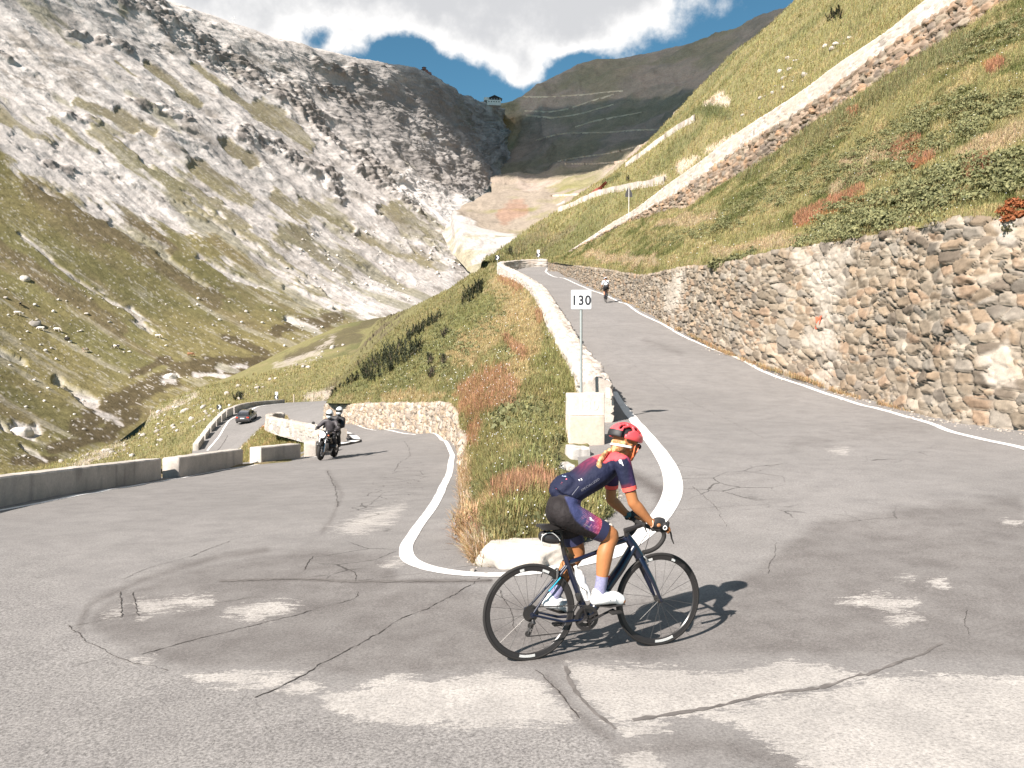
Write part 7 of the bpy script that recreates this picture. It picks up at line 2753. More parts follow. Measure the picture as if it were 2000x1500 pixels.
# hair with a braid over the back
m = MB()
m.ell(hp(-.060, 0, -.004), (.050, .070, .058), 18, 12, HR)
limb(m, [hp(-.06, -.01, -.03), BK(1206, 877, .03), BK(1195, 880, .04)], [.036, .028, .022], 12)
bp = [BK(u, v, s_) for u, v, s_ in ((1200, 877, .035), (1190, 880, .05), (1183, 885, .062), (1178, 891, .075), (1174, 898, .088), (1171, 904, .098))]
bpc = curve_resample(np.array([tuple(p) for p in bp]), np.linspace(0, 5, 13))
for i, p in enumerate(bpc):
    a = 1 if i % 2 else -1
    m.ell(Vector(p) + Vector((a * .007, a * .004, 0)), (.018, .015, .016), 10, 8, Euler((0, rad(35 * a), 0)))
limb(m, [BK(1171, 904, .098), BK(1170, 911, .108), BK(1167, 920, .112)], [(.012, .012), (.022, .014), (.005, .005)], 10)
HAIRC = np.array([.42, .235, .095])


def hair_col(a):
    n = fbm(a * np.array([60, 60, 60]), 4, seed=9)
    return mixc(HAIRC * .62 + 0 * a, np.array([.66, .44, .22]) + 0 * a, sstep(-.25, .35, n))


remesh('hair', m, M_hair, rider, .005, 1, .4, hair_col)
m = MB()
m.torus(BK(1171, 903, .098), .012, .004, 14, 6, 'y')
m.build('hair_tie', M_black, rider)
m = MB()
wl = J['wrL'].lerp(J['elL'], .10)
d = (J['elL'] - J['wrL']).normalized()
m.tube([wl - d * .011, wl + d * .011], [.029, .030], 18)
m.box(wl + Vector((0, -.028, .006)), (.034, .010, .034), bev=.006)
m.build('wrist_watch', flat_mat('teal_watch', (.02, .10, .12), .4), rider)
m = MB()
m.torus(J['wrR'] + Vector((-.008, 0, .006)), .028, .004, 20, 6, 'x')
m.build('bracelet', flat_mat('bracelet', (.62, .40, .28), .5), rider)

# ================================================================ SECOND CYCLIST, FAR UP THE ROAD
R2 = empty('road_bicycle')
bpy.data.objects.remove(R2)
bike2 = copy_tree(bike)
p2 = P(1183.5, 590, 56)
p2[2] = rz(p2[0], p2[1])
bike2.location = (p2[0] + .02, p2[1], p2[2] + .01)
bike2.rotation_euler = (0, -rad(8), rad(90))
bike2.rotation_euler = Euler((0, -rad(8), rad(88)))
bike2.scale = (1.12, 1.12, 1.12)
tag(bike2, 'distant road bicycle seen from behind, climbing close to the tall rubble wall', 'bicycle')


def j2(a):
    U, V = loc_uv(a)
    t = np.clip((U - 1080) / 120, 0, 1)
    c = np.tile(np.array([.62, .63, .66]), (len(a), 1))
    c = mixc(c, np.array([.03, .03, .035]), sstep(.30, .36, t) * sstep(.56, .50, t))
    c = mixc(c, np.array([.05, .05, .06]), ((np.abs(a[:, 1]) < .05) & (t > .62)).astype(float))
    return c


def s2(a):
    return np.tile(np.array([.025, .024, .026]), (len(a), 1))


kit2 = dict(cuff=flat_mat('pale_cuff', (.5, .5, .55), .7), collar=flat_mat('grey_collar', (.2, .2, .2), .8), hem=flat_mat('black_hem', (.02, .02, .02), .7), sock=flat_mat('dark_sock', (.04, .04, .045), .9), shoe=flat_mat('black_shoe', (.03, .03, .03), .4),
            strap=M_dmet, glove=kit['glove'])
r2, hp2, HR2 = make_rider(bike2, kit2, np.array([.36, .18, .11]), j2, s2, vox=.012)
hel2 = make_helmet(r2, hp2, HR2, (flat_mat('pale_helmet_shell', (.55, .57, .62), .3), M_hblk))
tag(r2, 'distant cyclist in white and black jersey and black shorts riding away by the tall wall', 'person')
# ================================================================ SIGNS
M_pole = flat_mat('galvanised_pole', (.33, .35, .34), .5, metal=.4, var=.15, vscale=12)
M_swhite = flat_mat('sign_white', (.80, .80, .79), .45, var=.03)
M_sback = flat_mat('sign_back', (.045, .043, .045), .7)
M_sgrey = flat_mat('sign_edge', (.25, .25, .25), .5)
M_sblack = flat_mat('sign_black', (.022, .022, .028), .5)


def round_rect(w_, h_, r, n=5):
    pts = []
    for cx_, cz_, a0_ in ((w_ / 2 - r, h_ / 2 - r, 0), (-w_ / 2 + r, h_ / 2 - r, 90), (-w_ / 2 + r, -h_ / 2 + r, 180), (w_ / 2 - r, -h_ / 2 + r, 270)):
        for k in range(n + 1):
            a = rad(a0_ + 90 * k / n)
            pts.append((cx_ + r * math.cos(a), 0, cz_ + r * math.sin(a)))
    return pts


YS = 17.3
sc_ = P(1136, 585, YS)
foot = P(1135, 790, YS)
e = empty('distance_sign', foot, rz=rad(-3))
tag(e, 'white distance sign with the number 130 on a thin grey pole', 'sign')
hz = sc_[2] - foot[2]
m = MB()
m.tube([(0, .03, -.5), (0, .03, hz + .2)], .030, 12)
m.build('pole', M_pole, e)
m = MB()
m.prism([(p[0], -.006, p[2] + hz) for p in round_rect(.445, .425, .03)], (0, .012, 0))
pn = m.build('sign_panel', M_sgrey, e, smooth=False)
m = MB()
m.prism([(p[0], -.0092, p[2] + hz) for p in round_rect(.425, .405, .025)], (0, .003, 0))
m.build('sign_face', M_swhite, pn, smooth=False)
text_mesh('number', '130', .285, M_sblack, (0, -.0112, hz - .028), (rad(90), 0, 0), pn, .001, .0095, sx=.92, xs=1.12)
m = MB()
for z in (-.1, .1):
    m.box((0, .016, hz + z), (.10, .02, .03), bev=.003)
m.build('bracket', M_pole, pn)


def chevron(u, v, Y, size, left, label, plate=False, foot_dz=1.3, rz_=0.0):
    c = P(u, v, Y)
    e = empty('chevron_sign', (c[0], c[1], c[2] - foot_dz), rz=rz_)
    tag(e, label, 'sign', 'black and white chevron signs')
    m = MB()
    m.tube([(0, .04, -.8), (0, .04, foot_dz + size * (1.25 if plate else .5))], .035, 8)
    m.build('pole', M_pole, e)
    m = MB()
    m.prism([(p[0], -.01, p[2] + foot_dz) for p in round_rect(size, size, .04)], (0, .02, 0))
    pn = m.build('sign_panel', M_sblack, e, smooth=False)
    q = -1 if left else 1
    s = size / 2
    pts = [(-.55 * s * q, s * .92), (.05 * s * q, s * .92), (.75 * s * q, 0), (.05 * s * q, -s * .92), (-.55 * s * q, -s * .92), (.12 * s * q, 0)]
    m = MB()
    m.add([(x, -.014, z + foot_dz) for x, z in pts], [(0, 1, 2, 5), (5, 2, 3, 4)])
    m.build('chevron_arrow', M_swhite, pn, smooth=False)
    if plate:
        m = MB()
        m.prism([(p[0], -.01, p[2] + foot_dz + size * .98) for p in round_rect(size * .72, size * .72, .03)], (0, .02, 0))
        pp = m.build('plate', M_swhite, e, smooth=False)
        m = MB()
        m.box((0, -.013, foot_dz + size * .98), (size * .26, .004, size * .36))
        m.build('plate_mark', flat_mat('plate_grey', (.3, .35, .36), .6), pp, smooth=False)
    return e


chevron(428.5, 795, 106, .62, False, 'chevron sign pointing right behind the blocks left of the car', foot_dz=1.5)
chevron(540, 776, 131, .66, True, 'chevron sign under a white plate, beyond the far curve of the lower bend', True, foot_dz=1.4)
chevron(971.5, 503, 109.5, .62, False, 'chevron sign pointing right at the left end of the far parapet', foot_dz=1.2)
chevron(1051.5, 498, 115, .55, False, 'chevron sign with a small white plate behind the far parapet wall', True, foot_dz=1.0)
chevron(653, 772, 92, .5, True, 'small pale chevron sign half hidden by scrub at the end of the low wall', foot_dz=1.2, rz_=rad(50))

c = P(1229, 378, 87.5)
e = empty('warning_sign', P(1228, 412, 87.5))
tag(e, 'dark back of a triangular road sign on a pale pole above the bank', 'sign')
dz = c[2] - e.location.z
m = MB()
m.tube([(0, -.05, -.8), (.02, -.05, dz + .68)], .038, 8)
m.build('pole', flat_mat('pale_pole', (.62, .58, .55), .6), e)
m = MB()
m.prism([(-.40, 0, dz - .02), (.40, 0, dz - .02), (.045, 0, dz + .72), (-.045, 0, dz + .72)], (0, .03, 0))
pn = m.build('sign_panel', M_sback, e, smooth=False)
m = MB()
m.prism([(-.38, .004, dz - .38), (.40, .004, dz - .38), (.40, .004, dz - .03), (-.38, .004, dz - .03)], (0, .03, 0))
m.build('plate', M_sback, e, smooth=False)

for u, v, lab in ((574, 777, 'left one of two pale fence posts beyond the far curve of the lower bend'), (611, 775, 'right one of two pale fence posts beyond the far curve of the lower bend')):
    p = P(u, v, 131)
    e = empty('fence_post', p)
    tag(e, lab, 'post', 'fence posts beyond the lower bend')
    m = MB()
    m.tube([(0, 0, -.9), (0, 0, .35), (0.02, 0, .62)], [.11, .11, .07], 8)
    m.build('post', flat_mat('pale_wood', (.40, .33, .26), .9, var=.2), e)

# ================================================================ MOTORCYCLE
M_jack = attr_mat('jacket_leather', .55, ((14, .25),), bump=(40, .4, .01), spec=.35)
M_hsil = flat_mat('pale_helmet_gloss', (.56, .61, .63), .25, spec=.6)
M_visor = flat_mat('dark_visor', (.02, .018, .017), .12, spec=.8)
M_chrome = flat_mat('bright_metal', (.62, .61, .60), .25, metal=.9)
M_lamp, nt, b = new_mat('headlamp_glass')
b.inputs['Base Color'].default_value = (.85, .84, .82, 1)
b.inputs['Roughness'].default_value = .15
b.inputs['Emission Color'].default_value = (1, .97, .92, 1)
b.inputs['Emission Strength'].default_value = .9


def moto_wheel(root, x, R, w_, fork):
    m = MB()
    m.torus((x, 0, R), R - .06, .0595, 44, 12, 'y', w_)
    t = m.build('wheel', M_black, root)
    m = MB()
    m.torus((x, 0, R), R - .125, .014, 36, 8, 'y', 3.0)
    for k in range(5):
        a = rad(72 * k + 20)
        for s_ in (-.012, .012):
            m.tube([(x + .03 * math.cos(a), s_, R + .03 * math.sin(a)), (x + (R - .125) * math.cos(a + s_ * 9), s_ * 1.6, R + (R - .125) * math.sin(a + s_ * 9))], .012, 8)
    m.disc((x, 0, R), .045, .10, n=18)
    m.build('rim', M_chrome if fork else M_dmet, t)
    m = MB()
    for s_ in ((-1, 1) if fork else (1,)):
        m.disc((x, s_ * .075, R), .145, .006, n=28)
    m.build('brake_disc', M_alu, t)


def make_moto():
    r = empty('motorcycle')
    moto_wheel(r, .74, .315, 1.05, True)
    moto_wheel(r, -.74, .32, 1.5, False)
    m = MB()
    for s_ in (-1, 1):
        m.tube([(.75, s_ * .105, .30), (.69, s_ * .105, .56)], .033, 12)
        m.tube([(.69, s_ * .105, .56), (.565, s_ * .105, 1.0)], .025, 12)
    m.build('fork', M_chrome, r)
    m = MB()
    m.torus((.74, 0, .315), .345, .012, 16, 8, 'y', 5.0, a0=rad(40), a1=rad(150))
    m.build('front_fender', M_black, r)
    m = MB()
    m.ell((.66, 0, .90), (.11, .125, .125), 20, 12)
    hl = m.build('headlight', M_dmet, r)
    m = MB()
    m.ell((.735, 0, .90), (.045, .112, .112), 20, 12)
    m.build('lens', M_lamp, hl)
    m = MB()
    m.tube([(.50, .02, 1.03), (.50, .16, 1.07), (.44, .30, 1.08), (.36, .40, 1.05)], .013, 10)
    m.tube([(.50, -.02, 1.03), (.50, -.16, 1.07), (.44, -.30, 1.08), (.36, -.40, 1.05)], .013, 10)
    m.tube([(.50, -.03, 1.03), (.50, .03, 1.03)], .016, 10)
    hb = m.build('handlebar', M_dmet, r)
    for s_ in (-1, 1):
        m = MB()
        m.tube([(.43, s_ * .30, 1.09), (.44, s_ * .38, 1.20), (.43, s_ * .44, 1.26)], .007, 8)
        m.ell((.43, s_ * .46, 1.27), (.018, .062, .052), 14, 8)
        m.build('mirror', M_black, hb)
        m = MB()
        m.ell((.62, s_ * .19, .88), (.022, .026, .022), 10, 8)
        m.build('turn_signal', M_orange, hb)
    m = MB()
    limb(m, [(.42, 0, .90), (.20, 0, .93), (-.05, 0, .86)], [(.12, .09), (.17, .12), (.11, .08)], 18)
    m.build('fuel_tank', flat_mat('tank_paint', (.035, .035, .04), .25, coat=.5), r)
    m = MB()
    limb(m, [(-.02, 0, .82), (-.30, 0, .80), (-.60, 0, .86), (-.82, 0, .90)], [(.11, .045), (.14, .05), (.13, .05), (.09, .035)], 16)
    m.build('seat', M_black, r)
    m = MB()
    m.tube([(.52, 0, .92), (.30, 0, .62), (-.05, 0, .42), (-.30, 0, .42), (-.40, 0, .70)], .035, 10)
    m.tube([(-.25, .10, .42), (-.74, .13, .32)], .032, 10)
    m.tube([(-.10, .08, .72), (-.70, .08, .82)], .018, 8)
    m.tube([(-.10, -.08, .72), (-.70, -.08, .82)], .018, 8)
    m.build('frame', M_dmet, r)
    m = MB()
    m.box((.08, 0, .45), (.42, .26, .34), bev=.04)
    m.box((.10, 0, .66), (.3, .22, .12), bev=.03)
    m.tube([(.12, -.14, .46), (.12, -.34, .48)], [.095, .085], 14)
    m.tube([(.12, .14, .46), (.12, .34, .48)], [.095, .085], 14)
    for k in range(5):
        for s_ in (-1, 1):
            m.disc((.12, s_ * (.17 + .03 * k), .465), .112, .008, n=18)
    en = m.build('engine', M_dmet, r)
    for s_ in (-1, 1):
        m = MB()
        m.ell((.12, s_ * .355, .482), (.085, .03, .075), 14, 8)
        m.build('valve_cover', M_chrome, en)
    m = MB()
    m.tube([(.20, -.22, .40), (.15, -.18, .26), (-.30, -.19, .26), (-.62, -.20, .38), (-.90, -.21, .46)], [.022, .022, .028, .05, .052], 12)
    m.tube([(.20, .22, .40), (.15, .18, .26), (-.10, .10, .24), (-.30, -.15, .25)], .022, 10)
    m.build('exhaust', M_chrome, r)
    m = MB()
    for x, z in ((-.08, .34), (-.42, .44)):
        m.tube([(x, -.30, z), (x, .30, z)], .014, 8)
    m.build('footrest', M_dmet, r)
    m = MB()
    m.torus((-.74, 0, .32), .36, .012, 14, 8, 'y', 7.0, a0=rad(60), a1=rad(170))
    m.box((-1.0, 0, .80), (.06, .16, .08), bev=.02)
    m.build('rear_fender', M_black, r)
    return r


def seated(root, hip, sho, head, hands, knees, feet, jcol, tcol, nod=0.0):
    m = MB()
    hip, sho, head = Vector(hip), Vector(sho), Vector(head)
    limb(m, [hip + Vector((-.02, 0, -.03)), hip.lerp(sho, .4), hip.lerp(sho, .75), sho], [(.175, .145), (.185, .15), (.20, .14), (.15, .11)], 18)
    limb(m, [sho + Vector((0, .20, -.03)), sho, sho + Vector((0, -.20, -.03))], [.085, .095, .085], 14)
    limb(m, [sho, head + Vector((0, 0, -.10)), head], [.075, .065, .075], 12)
    m.ell(head, (.095, .08, .115), 14, 10)
    for s_ in (-1, 1):
        S = sho + Vector((0, s_ * .215, -.04))
        Hn = Vector((hands[0], hands[1] * s_, hands[2]))
        El = S.lerp(Hn, .5) + Vector((-.05, s_ * .10, -.09))
        limb(m, [S, S.lerp(El, .5), El], [.082, .074, .064], 14)
        limb(m, [El, El.lerp(Hn, .5), Hn], [.064, .058, .042], 14)
        d = (Hn - El).normalized()
        m.ell(Hn + d * .04, (.05, .045, .035), 12, 8)
        for k in range(4):
            b0 = Hn + d * .05 + Vector((0, s_ * (-.033 + .022 * k), .01))
            limb(m, [b0, b0 + Vector((.035, 0, -.012)), b0 + Vector((.030, 0, -.045))], [.012, .0115, .010], 8, 2)
        limb(m, [Hn + Vector((0, -s_ * .03, 0)), Hn + Vector((.03, -s_ * .05, -.015))], [.014, .011], 8, 2)
        H = hip + Vector((.02, s_ * .11, -.03))
        K = Vector((knees[0], knees[1] * s_, knees[2]))
        F = Vector((feet[0], feet[1] * s_, feet[2]))
        limb(m, [H, H.lerp(K, .5), K], [.115, .10, .078], 16)
        limb(m, [K, K.lerp(F, .4) + Vector((-.01, 0, 0)), F + Vector((0, 0, .06))], [.076, .07, .055], 14)
        limb(m, [F + Vector((-.05, 0, .0)), F + Vector((.08, 0, .0)), F + Vector((.19, s_ * .015, -.02))], [(.048, .048), (.052, .05), (.045, .035)], 12)

    def colf(a):
        c = np.tile(np.array(jcol), (len(a), 1))
        k = a[:, 2] < hip.z + .03
        c[k] = np.array(tcol)
        n = fbm(a * 9, 4, seed=4)
        return c * (1 + .5 * n)[:, None]
    o = remesh('person', m, M_jack, None, .016, 3, .5, colf)
    o.location, o.rotation_euler = root.location, root.rotation_euler
    # full-face helmet
    R = Matrix.Rotation(nod, 4, 'Y')
    X = Matrix.Translation(head + Vector((.01, 0, .02))) @ R
    m = MB()
    m.ell((0, 0, .02), (.150, .128, .145), 24, 16)
    m.ell((.045, 0, -.065), (.115, .105, .085), 20, 12)
    h = remesh('helmet', m, M_hsil, o, .012, 3)
    h.data.transform(X)
    m = MB()
    V, Fc = [], []
    for i in range(7):
        z = -.045 + .095 * i / 6
        for k in range(13):
            a = rad(-62 + 124 * k / 12)
            rr = 1.02 + .0 * i
            V.append(((.150 * rr) * math.cos(a) * math.sqrt(max(0, 1 - ((z - .02) / .15) ** 2)) + .006, (.130 * rr) * math.sin(a) * math.sqrt(max(0, 1 - ((z - .02) / .15) ** 2)), z))
    for i in range(6):
        for k in range(12):
            Fc.append((i * 13 + k, i * 13 + k + 1, (i + 1) * 13 + k + 1, (i + 1) * 13 + k))
    m.add(V, Fc)
    m.build('visor', M_visor, h, xf=X)
    return o


moto = make_moto()
pf, pr_ = P(626, 899, 28.2), P(651.6, 895, 29.65)
hd = math.atan2(pf[1] - pr_[1], pf[0] - pr_[0])
pm = (pf + pr_) / 2
moto.location = (pm[0], pm[1], rz(pm[0], pm[1]) + .005)
zf, zr = rz(pf[0], pf[1]), rz(pr_[0], pr_[1])
moto.rotation_euler = Euler((rad(-3.5), -math.atan2(zf - zr, 1.45), hd), 'XYZ')
tag(moto, 'black motorcycle with a bright round headlight carrying two riders down the left road', 'motorcycle')
d1 = seated(moto, (-.20, 0, .90), (-.02, 0, 1.36), (.07, 0, 1.59), (.36, .36, 1.07), (.18, .25, .80), (-.08, .25, .36), (.055, .048, .052), (.022, .021, .023), rad(12))
tag(d1, 'front motorcycle rider in dark jacket and pale helmet holding the handlebar', 'person', 'motorcycle riders')
d2 = seated(moto, (-.56, .05, .97), (-.46, .13, 1.46), (-.44, .19, 1.70), (-.12, .24, 1.12), (-.15, .30, .86), (-.42, .28, .46), (.018, .017, .018), (.018, .017, .018), rad(4))
tag(d2, 'motorcycle passenger in black with pale helmet, seated behind the other rider', 'person', 'motorcycle riders')

# ================================================================ CAR
def make_car():
    r = empty('hatchback_car')
    paint = flat_mat('dark_car_paint', (.055, .055, .060), .25, spec=.6, coat=.8)
    glass = flat_mat('dark_glass', (.02, .022, .025), .06, spec=.9)
    st = [(2.12, .70, .32, .55), (2.02, .80, .24, .72), (1.6, .88, .20, .86), (.9, .90, .18, .98), (0, .90, .18, 1.0), (-1.0, .90, .18, 1.02), (-1.7, .89, .20, 1.04), (-2.02, .84, .26, 1.02), (-2.13, .76, .34, .92)]
    V, Fc, n = [], [], 16
    for x, hw_, z0, z1 in st:
        for k in range(n):
            a = 2 * math.pi * (k + .5) / n
            cx_, cz_ = math.cos(a), math.sin(a)
            sx = math.copysign(abs(cx_) ** .35, cx_)
            sz = math.copysign(abs(cz_) ** .42, cz_)
            tuck = 1 - .10 * max(0, sz) ** 2
            V.append((x, hw_ * sx * tuck, (z0 + z1) / 2 + (z1 - z0) / 2 * sz))
    m = MB()
    for i in range(len(st) - 1):
        for k in range(n):
            k2 = (k + 1) % n
            Fc.append((i * n + k, i * n + k2, (i + 1) * n + k2, (i + 1) * n + k))
    Fc += [tuple(range(n - 1, -1, -1)), tuple((len(st) - 1) * n + k for k in range(n))]
    m.add(V, Fc)
    m.build('body', paint, r)
    gh = [(1.05, .76, .98, .99), (.35, .68, .98, 1.40), (-.3, .68, .98, 1.46), (-1.2, .66, .98, 1.43), (-1.75, .62, 1.0, 1.32), (-2.05, .66, 1.0, 1.02)]
    m = MB()
    V, Fc = [], []
    for x, hw_, z0, z1 in gh:
        V += [(x, -hw_ - .10, z0), (x, -hw_, z0 + (z1 - z0) * .55), (x, -hw_ * .86, z1), (x, hw_ * .86, z1), (x, hw_, z0 + (z1 - z0) * .55), (x, hw_ + .10, z0)]
    for i in range(len(gh) - 1):
        for k in range(5):
            Fc.append((i * 6 + k, i * 6 + k + 1, (i + 1) * 6 + k + 1, (i + 1) * 6 + k))
    Fc += [tuple(range(6)), tuple(30 + k for k in range(6))]
    m.add(V, Fc)
    cab = m.build('cabin', paint, r)
    m = MB()
    m.add([(-2.04, -.58, 1.07), (-2.04, .58, 1.07), (-1.80, .50, 1.31), (-1.80, -.50, 1.31)], [(0, 1, 2, 3)])
    m.build('rear_window', glass, cab, smooth=False)
    for s_ in (-1, 1):
        m = MB()
        m.add([(.75, s_ * .80, 1.06), (.32, s_ * .70, 1.35), (-.35, s_ * .705, 1.39), (-.40, s_ * .81, 1.06)], [(0, 1, 2, 3)])
        m.add([(-.48, s_ * .81, 1.06), (-.43, s_ * .705, 1.39), (-1.25, s_ * .69, 1.37), (-1.62, s_ * .79, 1.08)], [(0, 1, 2, 3)])
        for q in range(2):
            pass
        m.build('side_window', glass, cab, smooth=False)
        m = MB()
        m.box((-2.10, s_ * .64, .86), (.10, .30, .15), bev=.03)
        m.build('tail_light', flat_mat('red_tail_light', (.62, .06, .03), .25, spec=.6), r)
        m = MB()
        m.box((.72, s_ * .98, 1.02), (.12, .16, .11), bev=.03)
        m.build('mirror', paint, r)
        for x in (1.32, -1.30):
            m = MB()
            m.torus((x, s_ * .80, .32), .235, .085, 28, 10, 'y', 1.2)
            t = m.build('wheel', M_black, r)
            m = MB()
            m.disc((x, s_ * .86, .32), .19, .05, n=22)
            m.build('rim', M_alu, t)
    m = MB()
    m.box((-2.15, 0, .44), (.10, 1.36, .22), bev=.04)
    m.build('bumper', M_black, r)
    m = MB()
    m.box((-2.145, 0, .76), (.02, .50, .11), bev=.004)
    m.build('number_plate', M_swhite, r)
    m = MB()
    for s_ in (-1, 1):
        m.tube([(.2, s_ * .58, 1.47), (-1.2, s_ * .57, 1.46)], .02, 8)
    m.tube([(.2, -.58, 1.465), (.2, .58, 1.465)], .012, 6)
    m.build('roof_rail', M_black, r)
    return r


car = make_car()
pc = P(471, 830, 96)
pc2 = pc + np.array([-.15, 1, 0]) * 1.3
car.location = (pc[0], pc[1] + 2.0, rz(pc[0], pc[1] + 2.0) + .0)
ca_ = rad(95)
zf, zr = rz(pc[0], pc[1] + 3.5), rz(pc[0], pc[1] + .5)
car.rotation_euler = Euler((0, -math.atan2(zf - zr, 3.0), ca_), 'XYZ')
tag(car, 'dark hatchback car seen from behind, driving up into the lower bend', 'car')

# ================================================================ COWS ON THE FAR MEADOW
def make_cow(seed, base, patch, pth):
    m = MB()
    limb(m, [(-.85, 0, 1.10), (-.5, 0, 1.05), (0, 0, 1.0), (.5, 0, 1.02), (.8, 0, 1.10)], [(.24, .28), (.33, .36), (.37, .38), (.33, .40), (.22, .30)], 16)
    limb(m, [(.75, 0, 1.15), (1.05, 0, .95), (1.25, 0, .62)], [(.17, .24), (.13, .19), (.10, .13)], 12)
    limb(m, [(1.2, 0, .66), (1.38, 0, .42), (1.46, 0, .26)], [(.12, .13), (.10, .11), (.075, .075)], 12)
    for s_ in (-1, 1):
        m.ell((1.18, s_ * .17, .76), (.04, .10, .05), 8, 6)
        m.tube([(1.22, s_ * .08, .80), (1.20, s_ * .16, .90), (1.26, s_ * .17, .97)], [.03, .022, .008], 6)
        limb(m, [(.55, s_ * .20, .85), (.56, s_ * .20, .50), (.53, s_ * .20, .28), (.56, s_ * .20, .06)], [.13, .075, .055, .065], 10)
        limb(m, [(-.68, s_ * .20, .95), (-.58, s_ * .20, .62), (-.78, s_ * .20, .42), (-.74, s_ * .20, .06)], [.17, .11, .06, .065], 10)
    m.tube([(-1.0, 0, 1.22), (-1.12, 0, 1.0), (-1.10, 0, .55)], [.035, .025, .045], 8)
    m.ell((-.45, 0, .72), (.16, .14, .12), 10, 8)

    def colf(a):
        n = vnoise(a * 1.9 + seed, seed)
        return mixc(np.array(base) + 0 * a, np.array(patch) + 0 * a, sstep(pth - .05, pth + .05, n))
    return remesh('cow', m, M_cow, None, .05, 2, .5, colf)


M_cow = attr_mat('cow_hide', .8, ((9, .15),), spec=.2)
WH, BK_, BR = (.66, .60, .54), (.03, .027, .025), (.30, .15, .085)
for u, v, b_, p_, th, rz_, lab in ((34.5, 616, WH, BK_, .5, 30, 'white cow grazing, the one nearest the left edge'), (80, 646, WH, BK_, .75, 200, 'white cow standing just below the dark grey boulder'), (111.5, 648, WH, WH, 2, 10, 'pure white cow uphill of the black cow'),
                                   (131, 667, BK_, BK_, 2, 160, 'black cow between the white cow and the spotted one'), (167, 688, WH, BR, .1, 70, 'brown and white cow lowest of the herd in the middle'), (227, 681, WH, BK_, .0, 190, 'black and white spotted cow right of the brown and white one'),
                                   (372, 696, BR, WH, .5, 20, 'reddish brown cow far to the right of the herd'), (40, 598, BK_, WH, .3, 120, 'dark cow with white patches, highest of the herd'), (309, 660, WH, BR, .6, 5, 'pale cow below the stony chute, right of the spotted cow')):
    p, n = hit(u, v, B_mtn)
    if p is None:
        continue
    o = make_cow(int(u), b_, p_, th)
    o.location = p - Vector((0, 0, .05))
    o.rotation_euler = (0, 0, rad(rz_))
    k = 1.0
    o.scale = (k, k, k)
    tag(o, lab, 'cow', 'cows grazing on the far meadow')

# ================================================================ BUILDINGS ON THE SKYLINE
Yb = 1350.0
b0 = P(962, 204, Yb)
e = empty('mountain_hotel', b0, rz=rad(6))
tag(e, 'white mountain hotel with a dark wooden gable standing on the pass', 'building')
M_bw = flat_mat('white_render', (.66, .64, .62), .8, var=.08, vscale=.3)
M_bd = flat_mat('dark_timber', (.045, .033, .035), .8, var=.2, vscale=.5)
M_win = flat_mat('window_dark', (.03, .032, .04), .2)
m = MB()
m.box((2, 0, 1.5), (23, 12, 9))
wl_ = m.build('wall', M_bw, e, smooth=False)
m = MB()
m.box((-10.0, 1, 8.2), (9, 9, 5))
m.build('wing', M_bw, e, smooth=False)
m = MB()
m.box((12.6, 1, 8.5), (3, 9, 5))
m.build('wing', M_bw, e, smooth=False)
m = MB()
m.prism([(-5.5, -5.2, 6.02), (11, -5.2, 6.02), (11, -5.2, 9.6), (2.8, -5.2, 13.4), (-5.5, -5.2, 9.6)], (0, 10, 0))
m.build('gable', M_bd, e, smooth=False)
m = MB()
for s_, xe in ((-1, -7.0), (1, 16.0)):
    x0 = 2.8
    m.prism([(x0, -6.4, 13.5), (xe, -6.4, 8.9 if s_ < 0 else 7.9), (xe, -6.4, 9.4 if s_ < 0 else 8.4), (x0, -6.4, 14.1)], (0, 12.6, 0))
m.build('roof', flat_mat('dark_roof', (.06, .04, .045), .8), e, smooth=False)
for k in range(5):
    m = MB()
    m.box((-6.5 + 4.2 * k, -6.02, 3.0), (1.8, .12, 1.6))
    m.build('window', M_win, e, smooth=False)
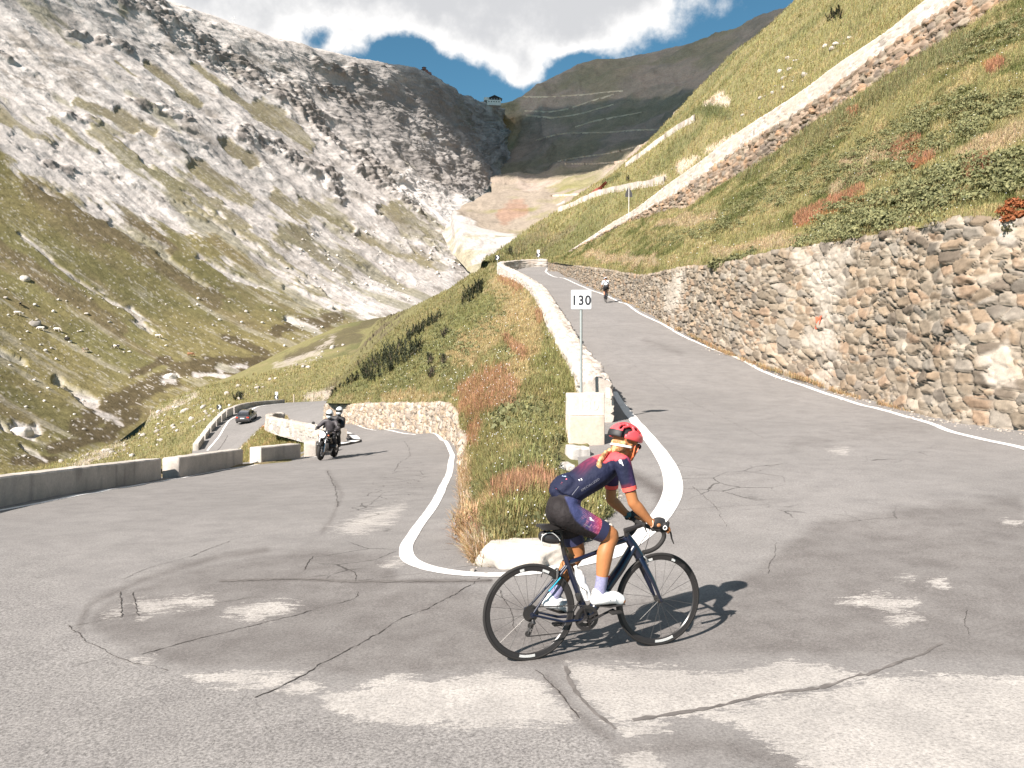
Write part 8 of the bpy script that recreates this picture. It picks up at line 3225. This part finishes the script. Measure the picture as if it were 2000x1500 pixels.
for k in range(3):
    m = MB()
    m.box((-2.0 + 4.6 * k, -5.24, 7.6), (1.6, .12, 1.5))
    m.build('window', flat_mat('window_pale', (.35, .36, .4), .3), e, smooth=False)

b1 = P(830, 141, 1115)
e = empty('summit_hut', b1)
tag(e, 'small reddish round hut with a flat cap roof on the ridge of the white mountain', 'building')
M_hut = flat_mat('reddish_wall', (.26, .13, .115), .85, var=.2, vscale=.6)
m = MB()
m.lathe((0, 0, -1.5), [(4.6, 0), (4.6, 3.6)], 12)
m.build('wall', M_hut, e, smooth=False)
m = MB()
m.lathe((-1.2, 0, 2.0), [(5.8, 0), (5.4, .6), (3.2, 1.0)], 12)
m.build('roof', flat_mat('hut_roof', (.10, .07, .07), .8), e, smooth=False)
m = MB()
m.lathe((-1.2, 0, 3.0), [(2.6, 0), (2.6, 3.0)], 10)
m.build('turret', M_hut, e, smooth=False)
m = MB()
m.lathe((-1.2, 0, 6.0), [(3.4, 0), (2.4, .8), (.4, 1.4)], 10)
m.build('turret_roof', flat_mat('hut_roof', (.10, .07, .07), .8), e, smooth=False)
m = MB()
m.prism([(4.0, -3, -3.5), (9.0, -3, -5.5), (9.0, -3, -1.2), (4.0, -3, .5)], (0, 6, 0))
m.build('terrace', M_hut, e, smooth=False)

b2 = P(456, 53, 800)
e = empty('lattice_mast', b2)
tag(e, 'thin pale lattice mast standing on the ridge at the upper left', 'mast')
m = MB()
for s_ in (-1, 1):
    for t_ in (-1, 1):
        m.tube([(s_ * 1.6, t_ * 1.0, -3), (s_ * 1.0, t_ * .6, 6), (s_ * .9, t_ * .5, 11)], .10, 5)
for k in range(6):
    z = 1.5 * k
    m.tube([(-1.5 + .1 * k, -.9, z), (1.5 - .1 * k, -.9, z + 1.5)], .06, 4)
    m.tube([(1.5 - .1 * k, -.9, z), (-1.5 + .1 * k, -.9, z + 1.5)], .06, 4)
m.tube([(-3.2, 0, 8.5), (3.2, 0, 8.5)], .10, 5)
m.build('lattice', flat_mat('mast_metal', (.55, .55, .56), .6), e)
